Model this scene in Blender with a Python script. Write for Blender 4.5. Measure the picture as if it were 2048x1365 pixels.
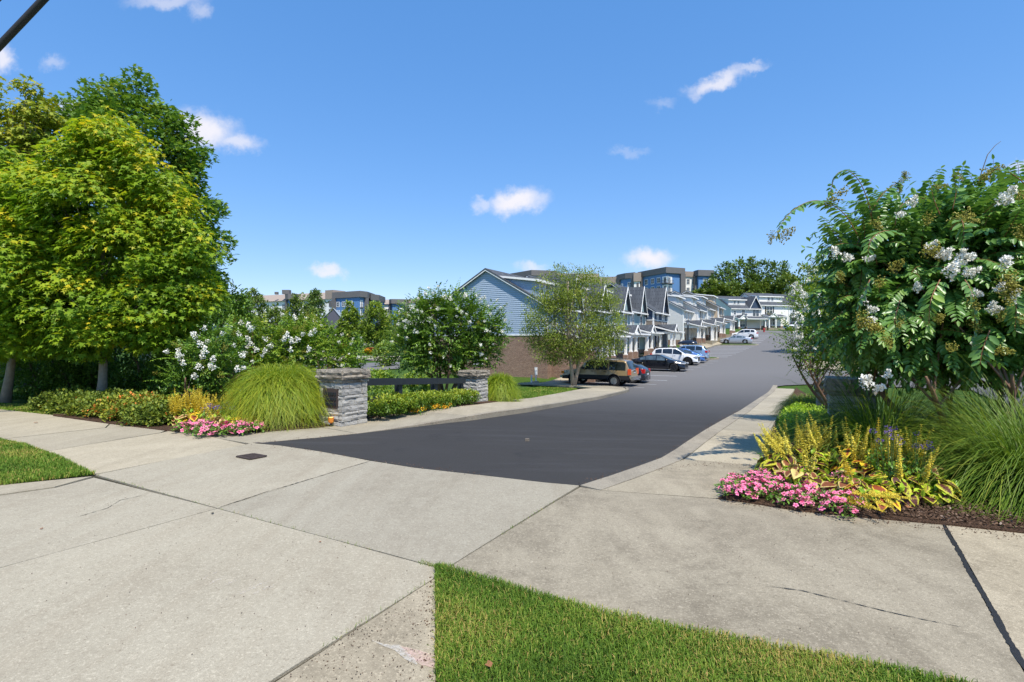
import bpy, bmesh, math, random
import numpy as np
from mathutils import Vector, Matrix

for _o in list(bpy.data.objects):
    bpy.data.objects.remove(_o)
SC = bpy.context.scene
COL = SC.collection
PI = math.pi
R = math.radians
rnd = random.Random(7)
rg = np.random.default_rng(11)

# ------------------------------------------------------------------ camera
CAMZ = 1.6
cam_data = bpy.data.cameras.new('camera')
cam_data.lens = 18.0
cam_data.sensor_width = 36.0
cam_data.clip_start = 0.05
cam_data.clip_end = 4000
cam = bpy.data.objects.new('camera', cam_data)
cam.location = (0, 0, CAMZ)
cam.rotation_euler = (R(90), 0, 0)
COL.objects.link(cam)
SC.camera = cam

# ------------------------------------------------------------------ sky
SUN_DIR = Vector((0.36, -0.93, 0.0)).normalized()
SUN_EL = R(61)
SUN_VEC = Vector((SUN_DIR.x * math.cos(SUN_EL), SUN_DIR.y * math.cos(SUN_EL), math.sin(SUN_EL)))
W = bpy.data.worlds.new('World')
SC.world = W
W.use_nodes = True
wn, wl = W.node_tree.nodes, W.node_tree.links
wn.clear()
w_out = wn.new('ShaderNodeOutputWorld')
w_bg = wn.new('ShaderNodeBackground')
w_sky = wn.new('ShaderNodeTexSky')
w_sky.sky_type = 'NISHITA'
w_sky.sun_disc = False
w_sky.sun_elevation = SUN_EL
w_sky.sun_rotation = math.atan2(SUN_VEC.x, SUN_VEC.y)
w_sky.altitude = 150
w_sky.air_density = 1.0
w_sky.dust_density = 0.0
w_sky.ozone_density = 2.0
w_bg.inputs['Strength'].default_value = 0.15
wl.new(w_bg.outputs[0], w_out.inputs[0])
# small fair-weather clouds, placed by direction
w_tc = wn.new('ShaderNodeTexCoord')
w_sep = wn.new('ShaderNodeSeparateXYZ')
wl.new(w_tc.outputs['Generated'], w_sep.inputs[0])
def wmath(op, a, b=None, c=None):
    n = wn.new('ShaderNodeMath'); n.operation = op
    for i, v in enumerate((a, b, c)):
        if v is None: continue
        if isinstance(v, (int, float)): n.inputs[i].default_value = v
        else: wl.new(v, n.inputs[i])
    return n.outputs[0]
w_y = wmath('MAXIMUM', w_sep.outputs[1], 0.02)
w_gx = wmath('DIVIDE', w_sep.outputs[0], w_y)
w_gz = wmath('DIVIDE', w_sep.outputs[2], w_y)
w_cmb = wn.new('ShaderNodeCombineXYZ')
wl.new(w_gx, w_cmb.inputs[0]); wl.new(w_gz, w_cmb.inputs[1])
def wnoise(scale, det, rough):
    n = wn.new('ShaderNodeTexNoise')
    n.inputs['Scale'].default_value = scale
    n.inputs['Detail'].default_value = det
    n.inputs['Roughness'].default_value = rough
    wl.new(w_cmb.outputs[0], n.inputs['Vector'])
    return n
w_n1 = wnoise(26, 6, 0.62)
w_sub = wn.new('ShaderNodeVectorMath'); w_sub.operation = 'SUBTRACT'
wl.new(w_n1.outputs['Color'], w_sub.inputs[0]); w_sub.inputs[1].default_value = (0.5, 0.5, 0.5)
w_scl = wn.new('ShaderNodeVectorMath'); w_scl.operation = 'SCALE'
wl.new(w_sub.outputs[0], w_scl.inputs[0]); w_scl.inputs['Scale'].default_value = 0.06
w_add = wn.new('ShaderNodeVectorMath'); w_add.operation = 'ADD'
wl.new(w_cmb.outputs[0], w_add.inputs[0]); wl.new(w_scl.outputs[0], w_add.inputs[1])
CLOUDS = [  # centre px, radii px, tilt, density
    (412, 262, 95, 52, -12, .95), (478, 285, 60, 30, -10, .7), (145, 218, 66, 30, 5, .85), (5, 120, 40, 42, 0, .85),
    (105, 126, 36, 20, 20, .35), (335, 2, 110, 24, 3, .5), (402, 20, 30, 28, 0, .4),
    (1032, 404, 84, 38, 8, .98), (965, 412, 30, 22, 0, .5), (1298, 518, 66, 34, 4, .98),
    (1438, 164, 96, 27, 24, .8), (1392, 184, 40, 20, 10, .4), (1500, 134, 50, 15, 14, .5), (1262, 306, 62, 13, 0, .2),
    (1326, 206, 34, 16, 0, .2), (658, 542, 48, 20, -8, .8), (1064, 536, 44, 20, 0, .6), (2046, 332, 40, 16, 0, .6),
    (2300, 240, 150, 60, 5, .9), (-260, 300, 160, 60, 0, .9), (-700, 150, 220, 80, 5, .9), (2750, 430, 170, 60, 0, .9)]
w_mask = None
for (cx, cy, rx, ry, tilt, den) in CLOUDS:
    mp = wn.new('ShaderNodeMapping'); mp.vector_type = 'TEXTURE'
    mp.inputs['Location'].default_value = ((cx - 1024) / 1024, (682.5 - cy) / 1024, 0)
    mp.inputs['Rotation'].default_value = (0, 0, R(tilt))
    mp.inputs['Scale'].default_value = (rx / 1024, ry / 1024, 1)
    wl.new(w_add.outputs[0], mp.inputs['Vector'])
    ln = wn.new('ShaderNodeVectorMath'); ln.operation = 'LENGTH'
    wl.new(mp.outputs[0], ln.inputs[0])
    mr = wn.new('ShaderNodeMapRange'); mr.interpolation_type = 'SMOOTHSTEP'
    mr.inputs['From Min'].default_value = 0.98; mr.inputs['From Max'].default_value = 0.12
    mr.inputs['To Min'].default_value = 0.0; mr.inputs['To Max'].default_value = den
    wl.new(ln.outputs['Value'], mr.inputs['Value'])
    w_mask = mr.outputs[0] if w_mask is None else wmath('MAXIMUM', w_mask, mr.outputs[0])
w_front = wmath('GREATER_THAN', w_sep.outputs[1], 0.05)
w_mask = wmath('MULTIPLY', w_mask, w_front)
w_hs = wn.new('ShaderNodeHueSaturation')
w_hs.inputs['Saturation'].default_value = 1.62
w_hs.inputs['Value'].default_value = 1.15
w_gm = wn.new('ShaderNodeGamma')
w_gm.inputs['Gamma'].default_value = 0.50
wl.new(w_sky.outputs[0], w_gm.inputs['Color'])
w_tn = wn.new('ShaderNodeMix'); w_tn.data_type = 'RGBA'; w_tn.blend_type = 'MULTIPLY'
w_tn.inputs['Factor'].default_value = 1.0
wl.new(w_gm.outputs[0], w_tn.inputs['A'])
w_tn.inputs['B'].default_value = (0.95, 0.985, 1.12, 1)
wl.new(w_tn.outputs['Result'], w_hs.inputs['Color'])
w_mix = wn.new('ShaderNodeMix'); w_mix.data_type = 'RGBA'
wl.new(w_mask, w_mix.inputs['Factor'])
wl.new(w_hs.outputs[0], w_mix.inputs['A'])
w_mix.inputs['B'].default_value = (2.75, 2.7, 2.9, 1)
wl.new(w_mix.outputs['Result'], w_bg.inputs['Color'])

# ------------------------------------------------------------------ sun
sun_data = bpy.data.lights.new('sun', 'SUN')
sun_data.energy = 2.6
sun_data.angle = R(0.6)
sun_data.color = (1.0, 0.94, 0.85)
sun = bpy.data.objects.new('sun', sun_data)
sun.rotation_euler = SUN_VEC.to_track_quat('Z', 'Y').to_euler()
sun.location = (20, 0, 40)
COL.objects.link(sun)

SC.view_settings.view_transform = 'Standard'
SC.view_settings.look = 'None'
SC.view_settings.exposure = 1.2
SC.view_settings.gamma = 1.0
SC.view_settings.use_curve_mapping = False

# ------------------------------------------------------------------ frames and terrain
UX, UY = 0.490, 0.8717                    # street direction u ; v = (UY, -UX) points to the right of the street
UL = math.hypot(UX, UY); UX /= UL; UY /= UL
STREET_ROT = math.atan2(UY, UX)           # local x = u (along street), local y = -v (away from street)
def ST(s, t):
    return (UX * s + UY * t, UY * s - UX * t)
def toST(x, y):
    return (UX * x + UY * y, UY * x - UX * y)
def sst(a, b, x):
    k = np.clip((np.asarray(x, float) - a) / (b - a), 0, 1)
    return k * k * (3 - 2 * k)
_ps = np.arange(-60, 420, 0.5)
_pz = np.interp(_ps, [-200, 5, 8, 12.8, 20, 28, 34, 38, 45, 53.5, 57.5, 62, 75, 85, 93, 101, 110, 120, 128, 140, 170, 220, 420],
                [0, 0, -.07, -.35, -.8, -1.3, -1.55, -1.5, -1.05, -.78, -.62, -.4, .2, .75, 1.15, 2.0, 2.65, 3.4, 3.95, 4.6, 6, 9, 12])
_k = np.ones(7) / 7
_pzs = np.convolve(np.pad(_pz, 3, mode='edge'), _k, mode='valid')
def prof(s):
    return np.interp(s, _ps, _pzs)
def rt(s):
    return 0.06 * np.maximum(0, np.asarray(s, float) - 35)
def terrain(x, y):
    x = np.asarray(x, float); y = np.asarray(y, float)
    s = UX * x + UY * y; t = UY * x - UX * y
    z = prof(s)
    tt = t - rt(s)
    z = z + 0.55 * sst(-15.0, -17.6, tt) * sst(33, 38, s)
    low = np.where(s < 40, prof(np.minimum(s, 38)), -1.5 + 0.012 * (np.maximum(s, 40) - 40))
    k = sst(-33, -48, t)
    z = z * (1 - k) + low * k
    top = np.interp(x, [-140, -60, 60, 120], [6, 6.5, 15, 12])
    h = sst(172, 196, y) * sst(60, -10, x) + sst(142, 190, y) * sst(-10, 60, x)
    h = np.clip(h, 0, 1)
    z = z * (1 - h) + np.maximum(z, top) * h
    return z
def tz(x, y):
    return float(terrain(x, y))
def at(px, py, Y):
    return Vector(((px - 1024) * Y / 1024, Y, CAMZ - (py - 682.5) * Y / 1024))
def gp(px, py, off=0.0):
    """point on the terrain seen at a photograph position"""
    Ys = np.concatenate([np.arange(1.2, 30, .02), np.arange(30, 250, .1)])
    X = (px - 1024) / 1024 * Ys
    Z = CAMZ - (py - 682.5) / 1024 * Ys
    d = Z - (terrain(X, Ys) + off)
    i = int(np.argmax(d < 0))
    if d[i] >= 0: i = len(Ys) - 1
    return (float(X[i]), float(Ys[i]))
def gxy(px, Y):
    x = (px - 1024) / 1024 * Y
    return (x, Y, tz(x, Y))

# ------------------------------------------------------------------ object helpers
def tag(o, label=None, cat=None, group=None, kind=None):
    if label: o['label'] = label
    if cat: o['category'] = cat
    if group: o['group'] = group
    if kind: o['kind'] = kind
    return o
def thing(name, label, cat, loc=(0, 0, 0), rz=0.0, group=None):
    o = bpy.data.objects.new(name, None)
    o.empty_display_size = 0.2
    o.location = loc; o.rotation_euler = (0, 0, rz)
    COL.objects.link(o)
    return tag(o, label, cat, group)
def link(name, me, parent=None, mat=None, loc=None, rot=None, scale=None):
    o = bpy.data.objects.new(name, me)
    if mat is not None and not me.materials: me.materials.append(mat)
    if parent is not None: o.parent = parent
    if loc is not None: o.location = loc
    if rot is not None: o.rotation_euler = rot
    if scale is not None: o.scale = scale
    COL.objects.link(o)
    return o
def copy_thing(src, loc, rz=None, label=None):
    c = src.copy(); COL.objects.link(c); c.location = loc
    if rz is not None: c.rotation_euler = (0, 0, rz)
    if label: c['label'] = label
    for ch in src.children:
        d = ch.copy(); COL.objects.link(d); d.parent = c
        for g in ch.children:
            e = g.copy(); COL.objects.link(e); e.parent = d
    return c

class MB:
    def __init__(self):
        self.v = []; self.f = []
    def add(self, vs, fs):
        n = len(self.v)
        self.v.extend([tuple(p) for p in vs])
        self.f.extend([tuple(i + n for i in f) for f in fs])
    def box(self, x0, y0, z0, x1, y1, z1):
        self.add([(x0, y0, z0), (x1, y0, z0), (x1, y1, z0), (x0, y1, z0), (x0, y0, z1), (x1, y0, z1), (x1, y1, z1), (x0, y1, z1)],
                 [(0, 3, 2, 1), (4, 5, 6, 7), (0, 1, 5, 4), (1, 2, 6, 5), (2, 3, 7, 6), (3, 0, 4, 7)])
        return self
    def bar(self, a, b, w, h, up=(0, 0, 1)):
        a = Vector(a); b = Vector(b); d = (b - a).normalized()
        up = Vector(up); sd = d.cross(up)
        if sd.length < 1e-5: sd = Vector((1, 0, 0))
        sd.normalize(); u = sd.cross(d)
        o = [sd * (i * w / 2) + u * (j * h / 2) for i, j in ((-1, -1), (1, -1), (1, 1), (-1, 1))]
        self.add([a + k for k in o] + [b + k for k in o],
                 [(0, 1, 2, 3), (7, 6, 5, 4), (0, 4, 5, 1), (1, 5, 6, 2), (2, 6, 7, 3), (3, 7, 4, 0)])
        return self
    def tube(self, pts, rad, n=6, cap=True):
        pts = [Vector(p) for p in pts]
        if isinstance(rad, (int, float)): rad = [rad] * len(pts)
        ref = None; rings = []
        for i, p in enumerate(pts):
            d = (pts[min(i + 1, len(pts) - 1)] - pts[max(i - 1, 0)])
            if d.length < 1e-9: d = Vector((0, 0, 1))
            d.normalize()
            if ref is None:
                ref = d.cross(Vector((0.31, 0.95, 0.05)))
                if ref.length < 1e-3: ref = d.cross(Vector((1, 0, 0)))
            ref = (ref - d * ref.dot(d)).normalized()
            b = d.cross(ref)
            rings.append([p + (ref * math.cos(2 * PI * k / n) + b * math.sin(2 * PI * k / n)) * rad[i] for k in range(n)])
        base = len(self.v)
        for r_ in rings: self.v.extend([tuple(q) for q in r_])
        for i in range(len(rings) - 1):
            for k in range(n):
                a = base + i * n + k; b2 = base + i * n + (k + 1) % n
                self.f.append((a, b2, b2 + n, a + n))
        if cap:
            self.f.append(tuple(base + k for k in reversed(range(n))))
            self.f.append(tuple(base + (len(rings) - 1) * n + k for k in range(n)))
        return self
    def lathe(self, prof_, n=16, c=(0, 0, 0), axis='z'):
        base = len(self.v)
        for (r_, h) in prof_:
            for k in range(n):
                a = 2 * PI * k / n
                if axis == 'z': p = (c[0] + r_ * math.cos(a), c[1] + r_ * math.sin(a), c[2] + h)
                else: p = (c[0] + r_ * math.cos(a), c[1] + h, c[2] + r_ * math.sin(a))
                self.v.append(p)
        for i in range(len(prof_) - 1):
            for k in range(n):
                a = base + i * n + k; b = base + i * n + (k + 1) % n
                f = (a, b, b + n, a + n)
                self.f.append(f if axis == 'z' else f[::-1])
        return self
    def prism(self, poly, z0, z1):
        n = len(poly)
        self.add([(p[0], p[1], z0) for p in poly] + [(p[0], p[1], z1) for p in poly],
                 [tuple(range(n - 1, -1, -1)), tuple(range(n, 2 * n))] + [(i, (i + 1) % n, n + (i + 1) % n, n + i) for i in range(n)])
        return self
    def plate(self, pts, th):
        """polygon in space thickened downwards along -z"""
        n = len(pts)
        self.add([tuple(p) for p in pts] + [(p[0], p[1], p[2] - th) for p in pts],
                 [tuple(range(n)), tuple(range(2 * n - 1, n - 1, -1))] + [((i + 1) % n, i, n + i, n + (i + 1) % n) for i in range(n)])
        return self
    def mesh(self, name, smooth=False):
        me = bpy.data.meshes.new(name)
        me.from_pydata(self.v, [], self.f)
        me.update()
        if smooth:
            for p in me.polygons: p.use_smooth = True
        return me
    def build(self, name, mat, parent=None, smooth=False, fix=True, **kw):
        me = self.mesh(name, smooth)
        if fix:
            bm = bmesh.new(); bm.from_mesh(me)
            bmesh.ops.recalc_face_normals(bm, faces=bm.faces)
            bm.to_mesh(me); bm.free()
        return link(name, me, parent, mat, **kw)

def np_mesh(name, V, F, tint=None, smooth=False):
    """V (n,3); F list of (m,k) int arrays"""
    me = bpy.data.meshes.new(name)
    V = np.ascontiguousarray(V, dtype=np.float32)
    me.vertices.add(len(V)); me.vertices.foreach_set('co', V.ravel())
    loops = np.concatenate([f.ravel() for f in F]).astype(np.int32)
    sizes = np.concatenate([np.full(len(f), f.shape[1], np.int32) for f in F])
    starts = np.concatenate([[0], np.cumsum(sizes)[:-1]]).astype(np.int32)
    me.loops.add(len(loops)); me.loops.foreach_set('vertex_index', loops)
    me.polygons.add(len(sizes)); me.polygons.foreach_set('loop_start', starts)
    if smooth: me.polygons.foreach_set('use_smooth', np.ones(len(sizes), bool))
    if tint is not None:
        a = me.attributes.new('tint', 'FLOAT', 'POINT')
        a.data.foreach_set('value', np.ascontiguousarray(tint, np.float32))
    me.update(calc_edges=True)
    return me

# leaf templates: (x side, y along, z normal)
OVAL = (np.array([(0, 0, 0), (-.23, .33, .07), (-.17, .74, .05), (0, 1, -.06), (.17, .74, .05), (.23, .33, .07)]), [(0, 3, 2, 1), (0, 5, 4, 3)])
DIAM = (np.array([(0, 0, 0), (-.3, .5, .06), (0, 1, 0), (.3, .5, .06)]), [(0, 2, 1), (0, 3, 2)])
MAPL = (np.array([(0, 0, 0), (-.42, .10, .02), (-.19, .36, .05), (-.52, .66, -.06), (-.14, .62, .05), (0, 1.05, -.12), (.14, .62, .05), (.52, .66, -.06), (.19, .36, .05), (.42, .10, .02)]),
        [(0, 9, 8), (0, 8, 6), (8, 7, 6), (0, 6, 5, 4), (0, 4, 2), (2, 4, 3), (0, 2, 1)])
def unit(a):
    return a / np.maximum(np.linalg.norm(a, axis=-1, keepdims=True), 1e-9)
def leaf_arrays(P, A, N, S, tpl):
    A = unit(A); B = unit(np.cross(N, A)); Nn = np.cross(A, B)
    tv = tpl[0]; k = len(tv)
    V = P[:, None, :] + S[:, None, None] * (tv[None, :, 0:1] * B[:, None, :] + tv[None, :, 1:2] * A[:, None, :] + tv[None, :, 2:3] * Nn[:, None, :])
    idx = (np.arange(len(P)) * k)[:, None]
    by = {}
    for f in tpl[1]: by.setdefault(len(f), []).append(f)
    F = [(idx[:, :, None] + np.array(fs)[None, :, :]).reshape(-1, n) for n, fs in by.items()]
    return V.reshape(-1, 3), F, k
def leaf_obj(name, P, A, N, S, tpl, mat, parent, tint, origin=(0, 0, 0)):
    V, F, k = leaf_arrays(P - np.array(origin)[None, :], A, N, S, tpl)
    me = np_mesh(name, V, F, np.repeat(tint, k))
    return link(name, me, parent, mat)

def drape(name, poly, mat, off=0.0, parent=None, step=1.0, thick=0.0, kind=None, lim=None):
    """polygon (xy) triangulated, cut along the street direction and laid on the terrain"""
    bm = bmesh.new()
    vs = [bm.verts.new((p[0], p[1], 0)) for p in poly]
    f = bm.faces.new(vs)
    if f.normal.z < 0: f.normal_flip()
    bm.normal_update()
    if bm.faces[:][0].normal.z < 0: bmesh.ops.reverse_faces(bm, faces=bm.faces)
    bmesh.ops.triangulate(bm, faces=bm.faces)
    ss = [toST(p[0], p[1]) for p in poly]
    s0, s1 = min(a for a, b in ss), max(a for a, b in ss)
    t0, t1 = min(b for a, b in ss), max(b for a, b in ss)
    if s1 > 4:
        k = max(4.0, s0)
        n = int((s1 - k) / step)
        for i in range(1, n + 1):
            c = k + i * step
            x, y = ST(c, 0)
            bmesh.ops.bisect_plane(bm, geom=bm.verts[:] + bm.edges[:] + bm.faces[:], plane_co=(x, y, 0), plane_no=(UX, UY, 0))
    offf = off if callable(off) else (lambda s, t: off)
    for v in bm.verts:
        s, t = toST(v.co.x, v.co.y)
        v.co.z = tz(v.co.x, v.co.y) + offf(s, t)
    if thick:
        edges = [e for e in bm.edges if len(e.link_faces) == 1]
        ret = bmesh.ops.extrude_edge_only(bm, edges=edges)
        for g in ret['geom']:
            if isinstance(g, bmesh.types.BMVert): g.co.z -= thick
    bm.normal_update()
    me = bpy.data.meshes.new(name); bm.to_mesh(me); bm.free()
    o = link(name, me, parent, mat)
    if kind: o['kind'] = kind
    return o
# ------------------------------------------------------------------ materials
def lin(h):
    h = h.lstrip('#')
    c = [int(h[i:i + 2], 16) / 255 for i in (0, 2, 4)]
    return tuple(x / 12.92 if x <= .04045 else ((x + .055) / 1.055) ** 2.4 for x in c) + (1.0,)
class NT:
    def __init__(self, name):
        self.m = bpy.data.materials.new(name); self.m.use_nodes = True
        self.n = self.m.node_tree.nodes; self.l = self.m.node_tree.links
        self.bsdf = self.n['Principled BSDF']; self.out = self.n['Material Output']
    def new(self, t, **kw):
        n = self.n.new(t)
        for k, v in kw.items(): setattr(n, k, v)
        return n
    def put(self, sock, v):
        if isinstance(v, bpy.types.NodeSocket): self.l.new(v, sock)
        else: sock.default_value = v
    def pos(self, obj=False):
        if obj: return self.new('ShaderNodeTexCoord').outputs['Object']
        return self.new('ShaderNodeNewGeometry').outputs['Position']
    def noise(self, scale, det=3, rough=.5, vec=None, dist=0):
        n = self.new('ShaderNodeTexNoise')
        n.inputs['Scale'].default_value = scale; n.inputs['Detail'].default_value = det
        n.inputs['Roughness'].default_value = rough; n.inputs['Distortion'].default_value = dist
        self.l.new(vec if vec is not None else self.pos(), n.inputs['Vector'])
        return n.outputs['Fac']
    def vor(self, scale, vec=None, feat='F1', out='Distance'):
        n = self.new('ShaderNodeTexVoronoi', feature=feat)
        n.inputs['Scale'].default_value = scale
        self.l.new(vec if vec is not None else self.pos(), n.inputs['Vector'])
        return n.outputs[out]
    def scale(self, vec, s, rot=0):
        n = self.new('ShaderNodeMapping')
        n.inputs['Scale'].default_value = s; n.inputs['Rotation'].default_value = (0, 0, rot)
        self.l.new(vec, n.inputs['Vector']); return n.outputs[0]
    def rng(self, v, a, b, c=0., d=1.):
        n = self.new('ShaderNodeMapRange')
        self.put(n.inputs['Value'], v)
        for k, x in zip(('From Min', 'From Max', 'To Min', 'To Max'), (a, b, c, d)): n.inputs[k].default_value = x
        return n.outputs[0]
    def mix(self, f, a, b, mode='MIX'):
        n = self.new('ShaderNodeMix', data_type='RGBA', blend_type=mode)
        self.put(n.inputs['Factor'], f); self.put(n.inputs['A'], a); self.put(n.inputs['B'], b)
        return n.outputs['Result']
    def math(self, op, a, b=0.):
        n = self.new('ShaderNodeMath', operation=op)
        self.put(n.inputs[0], a); self.put(n.inputs[1], b); return n.outputs[0]
    def bump(self, h, strength=.3, dist=.01):
        n = self.new('ShaderNodeBump'); n.inputs['Strength'].default_value = strength
        n.inputs['Distance'].default_value = dist
        self.l.new(h, n.inputs['Height']); self.l.new(n.outputs[0], self.bsdf.inputs['Normal'])
    def ramp(self, f, stops):
        n = self.new('ShaderNodeValToRGB'); e = n.color_ramp.elements
        while len(e) < len(stops): e.new(.5)
        for i, (p, c) in enumerate(stops): e[i].position = p; e[i].color = c
        self.put(n.inputs[0], f); return n.outputs[0]
    def done(self, color=None, rough=.7, metal=0., spec=.4):
        if color is not None: self.put(self.bsdf.inputs['Base Color'], color)
        self.put(self.bsdf.inputs['Roughness'], rough)
        self.bsdf.inputs['Metallic'].default_value = metal
        self.bsdf.inputs['Specular IOR Level'].default_value = spec
        return self.m
def mul(c, k): return (c[0] * k, c[1] * k, c[2] * k, 1.0)

def m_plain(name, col, rough=.6, metal=0., spec=.4, var=.12, scale=3.0, bump=0.0):
    t = NT(name); c = lin(col) if isinstance(col, str) else col
    o = t.pos(True)
    f = t.noise(scale, 5, .6, o)
    col_ = t.mix(f, mul(c, 1 - var), mul(c, 1 + var))
    if bump: t.bump(t.noise(scale * 12, 4, .6, o), bump, .01)
    return t.done(col_, rough, metal, spec)

def m_concrete(name, c0, c1, stain, stain_amt=.5, big=.35):
    t = NT(name); p = t.pos()
    base = t.mix(t.noise(1.3, 6, .62, p), c0, c1)
    rot = t.scale(p, (5.0, .35, 1), -STREET_ROT + R(8))
    st = t.noise(.9, 5, .6, rot)
    base = t.mix(t.math('MULTIPLY', t.rng(st, .45, .68), .45), base, mul(stain, 1.35))
    blot = t.noise(big, 6, .68, p, .6)
    blot2 = t.noise(7, 4, .7, p)
    k = t.math('MULTIPLY', t.rng(blot, .42, .60), t.rng(blot2, .28, .58))
    base = t.mix(t.math('MULTIPLY', k, stain_amt), base, stain)
    sp = t.vor(140, p)
    base = t.mix(t.math('MULTIPLY', t.rng(sp, .28, .05), .35), base, mul(stain, .55))
    gr = t.noise(170, 4, .8, p)
    base = t.mix(t.rng(gr, .34, .60, 0, 1), mul(c0, .70), base)
    base = t.mix(t.math('MULTIPLY', t.rng(t.noise(60, 5, .85, p), .52, .66), .6), base, mul(c1, 1.35))
    base = t.mix(t.math('MULTIPLY', t.rng(t.noise(34, 5, .85, p), .54, .66), .55), base, mul(stain, .8))
    sp2 = t.vor(28, p, 'F1')
    base = t.mix(t.math('MULTIPLY', t.rng(sp2, .10, .03), .5), base, mul(stain, .35))
    inf = t.new('ShaderNodeObjectInfo').outputs['Random']
    base = t.mix(1.0, base, t.ramp(inf, [(0, (.85, .85, .85, 1)), (1, (1.08, 1.06, 1.02, 1))]), 'MULTIPLY')
    t.bump(t.math('ADD', gr, t.math('MULTIPLY', sp, 1.2)), .35, .004)
    return t.done(base, .88, 0, .25)
M = {}
M['concrete'] = m_concrete('concrete_light', (.385, .345, .26, 1), (.465, .422, .325, 1), (.23, .19, .135, 1), .6)
M['concrete_old'] = m_concrete('concrete_weathered', (.37, .318, .225, 1), (.475, .415, .305, 1), (.18, .15, .105, 1), .8, 1.1)
M['concrete_far'] = m_concrete('concrete_walk', (.42, .365, .265, 1), (.48, .428, .32, 1), (.21, .178, .125, 1), .6)
M['concrete_curb'] = m_concrete('concrete_curb', (.33, .29, .22, 1), (.41, .365, .285, 1), (.16, .14, .11, 1), .7, .9)

def m_asphalt():
    t = NT('asphalt'); p = t.pos()
    base = t.mix(t.noise(.35, 6, .6, p, .4), (.041, .0388, .0365, 1), (.068, .0645, .061, 1))
    rot = t.scale(p, (.5, 6, 1), -STREET_ROT)
    base = t.mix(t.math('MULTIPLY', t.rng(t.noise(.5, 5, .65, rot), .50, .70), .75), base, (.095, .094, .098, 1))
    base = t.mix(t.math('MULTIPLY', t.rng(t.noise(1.1, 6, .7, p, .8), .56, .66), .55), base, (.022, .022, .024, 1))
    g = t.noise(420, 2, .8, p)
    v = t.vor(110, p)
    base = t.mix(t.rng(g, .35, .72), mul((.048, .045, .042, 1), .75), base)
    base = t.mix(t.math('MULTIPLY', t.rng(v, .22, .06), .35), base, (.16, .155, .15, 1))
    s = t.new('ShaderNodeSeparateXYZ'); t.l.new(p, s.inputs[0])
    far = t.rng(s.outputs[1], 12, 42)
    base = t.mix(t.math('MULTIPLY', far, .82), base, (.185, .177, .17, 1))   # base colour turns paler grey with distance along y
    t.bump(t.math('ADD', g, v), .5, .006)
    return t.done(base, t.rng(g, .2, .8, .75, .92), 0, .2)
M['asphalt'] = m_asphalt()

def m_lawn(name='lawn', c=((.035, .075, .012, 1), (.075, .135, .02, 1), (.16, .17, .05, 1))):
    t = NT(name); p = t.pos()
    b = t.mix(t.rng(t.noise(2.2, 5, .65, p), .3, .7), c[0], c[1])
    b = t.mix(t.rng(t.noise(.25, 5, .6, p), .5, .75, 0, .55), b, c[2])
    b = t.mix(t.rng(t.noise(90, 3, .75, p), .35, .7), mul(c[0], .7), b)
    t.bump(t.noise(110, 3, .8, p), .9, .03)
    return t.done(b, .9, 0, .15)
M['lawn'] = m_lawn(c=((.05, .105, .014, 1), (.105, .18, .024, 1), (.20, .20, .06, 1)))
M['turf'] = m_lawn('turf_soil', ((.03, .05, .01, 1), (.06, .085, .018, 1), (.11, .10, .04, 1)))
def m_mulch():
    t = NT('mulch'); p = t.pos()
    b = t.mix(t.rng(t.noise(9, 5, .7, p), .3, .7), (.05, .028, .017, 1), (.13, .075, .045, 1))
    v = t.vor(55, t.scale(p, (1, 2.2, 1), .7), 'F1', 'Color')
    b = t.mix(.45, b, t.mix(v, (.03, .017, .011, 1), (.24, .15, .10, 1)))
    t.bump(t.math('ADD', t.noise(60, 4, .8, p), t.vor(50, p)), 1, .03)
    return t.done(b, .95, 0, .1)
M['mulch'] = m_mulch()
def m_tint(name, stops, rough=.75, spec=.2):
    t = NT(name)
    a = t.new('ShaderNodeAttribute', attribute_name='tint')
    return t.done(t.ramp(a.outputs['Fac'], stops), rough, 0, spec)
def m_leaf(name, stops, trans=.3, rough=.5, spec=.35, tcol=1.25, k=1.0):
    """leaf colour by the leaf's own tint; light also comes through the blade"""
    t = NT(name)
    a = t.new('ShaderNodeAttribute', attribute_name='tint')
    c = t.ramp(a.outputs['Fac'], [(p_, (k_[0] * 2.45 * k, k_[1] * 2.2 * k, k_[2] * 1.5 * k, 1)) for p_, k_ in stops])
    m = t.done(c, rough, 0, spec)
    tr = t.new('ShaderNodeBsdfTranslucent')
    tc = t.mix(1.0, c, (tcol, tcol, .75, 1), 'MULTIPLY')
    t.l.new(tc, tr.inputs['Color'])
    mx = t.new('ShaderNodeMixShader'); mx.inputs[0].default_value = trans
    t.l.new(t.bsdf.outputs[0], mx.inputs[1]); t.l.new(tr.outputs[0], mx.inputs[2])
    t.l.new(mx.outputs[0], t.out.inputs['Surface'])
    return m
def L4(*hs): return [(i / (len(hs) - 1), h) for i, h in enumerate(hs)]
M['maple'] = m_leaf('maple_leaf', [(0, (.045, .098, .012, 1)), (.5, (.095, .165, .014, 1)), (.8, (.155, .21, .016, 1)), (1, (.25, .235, .018, 1))], .40)
M['sycamore'] = m_leaf('broad_leaf', [(0, (.03, .075, .016, 1)), (.6, (.065, .13, .022, 1)), (1, (.15, .18, .03, 1))], .3)
M['syc_yellow'] = m_leaf('yellowing_leaf', [(0, (.06, .10, .016, 1)), (.5, (.13, .17, .02, 1)), (1, (.27, .23, .03, 1))], .3)
M['evergreen'] = m_leaf('evergreen_leaf', [(0, (.028, .062, .014, 1)), (.6, (.055, .112, .02, 1)), (1, (.10, .17, .028, 1))], .25, .4)
M['myrtle'] = m_leaf('myrtle_leaf', [(0, (.026, .066, .016, 1)), (.5, (.062, .122, .022, 1)), (.85, (.11, .178, .024, 1)), (1, (.17, .19, .03, 1))], .25, .38, .5)
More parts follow.
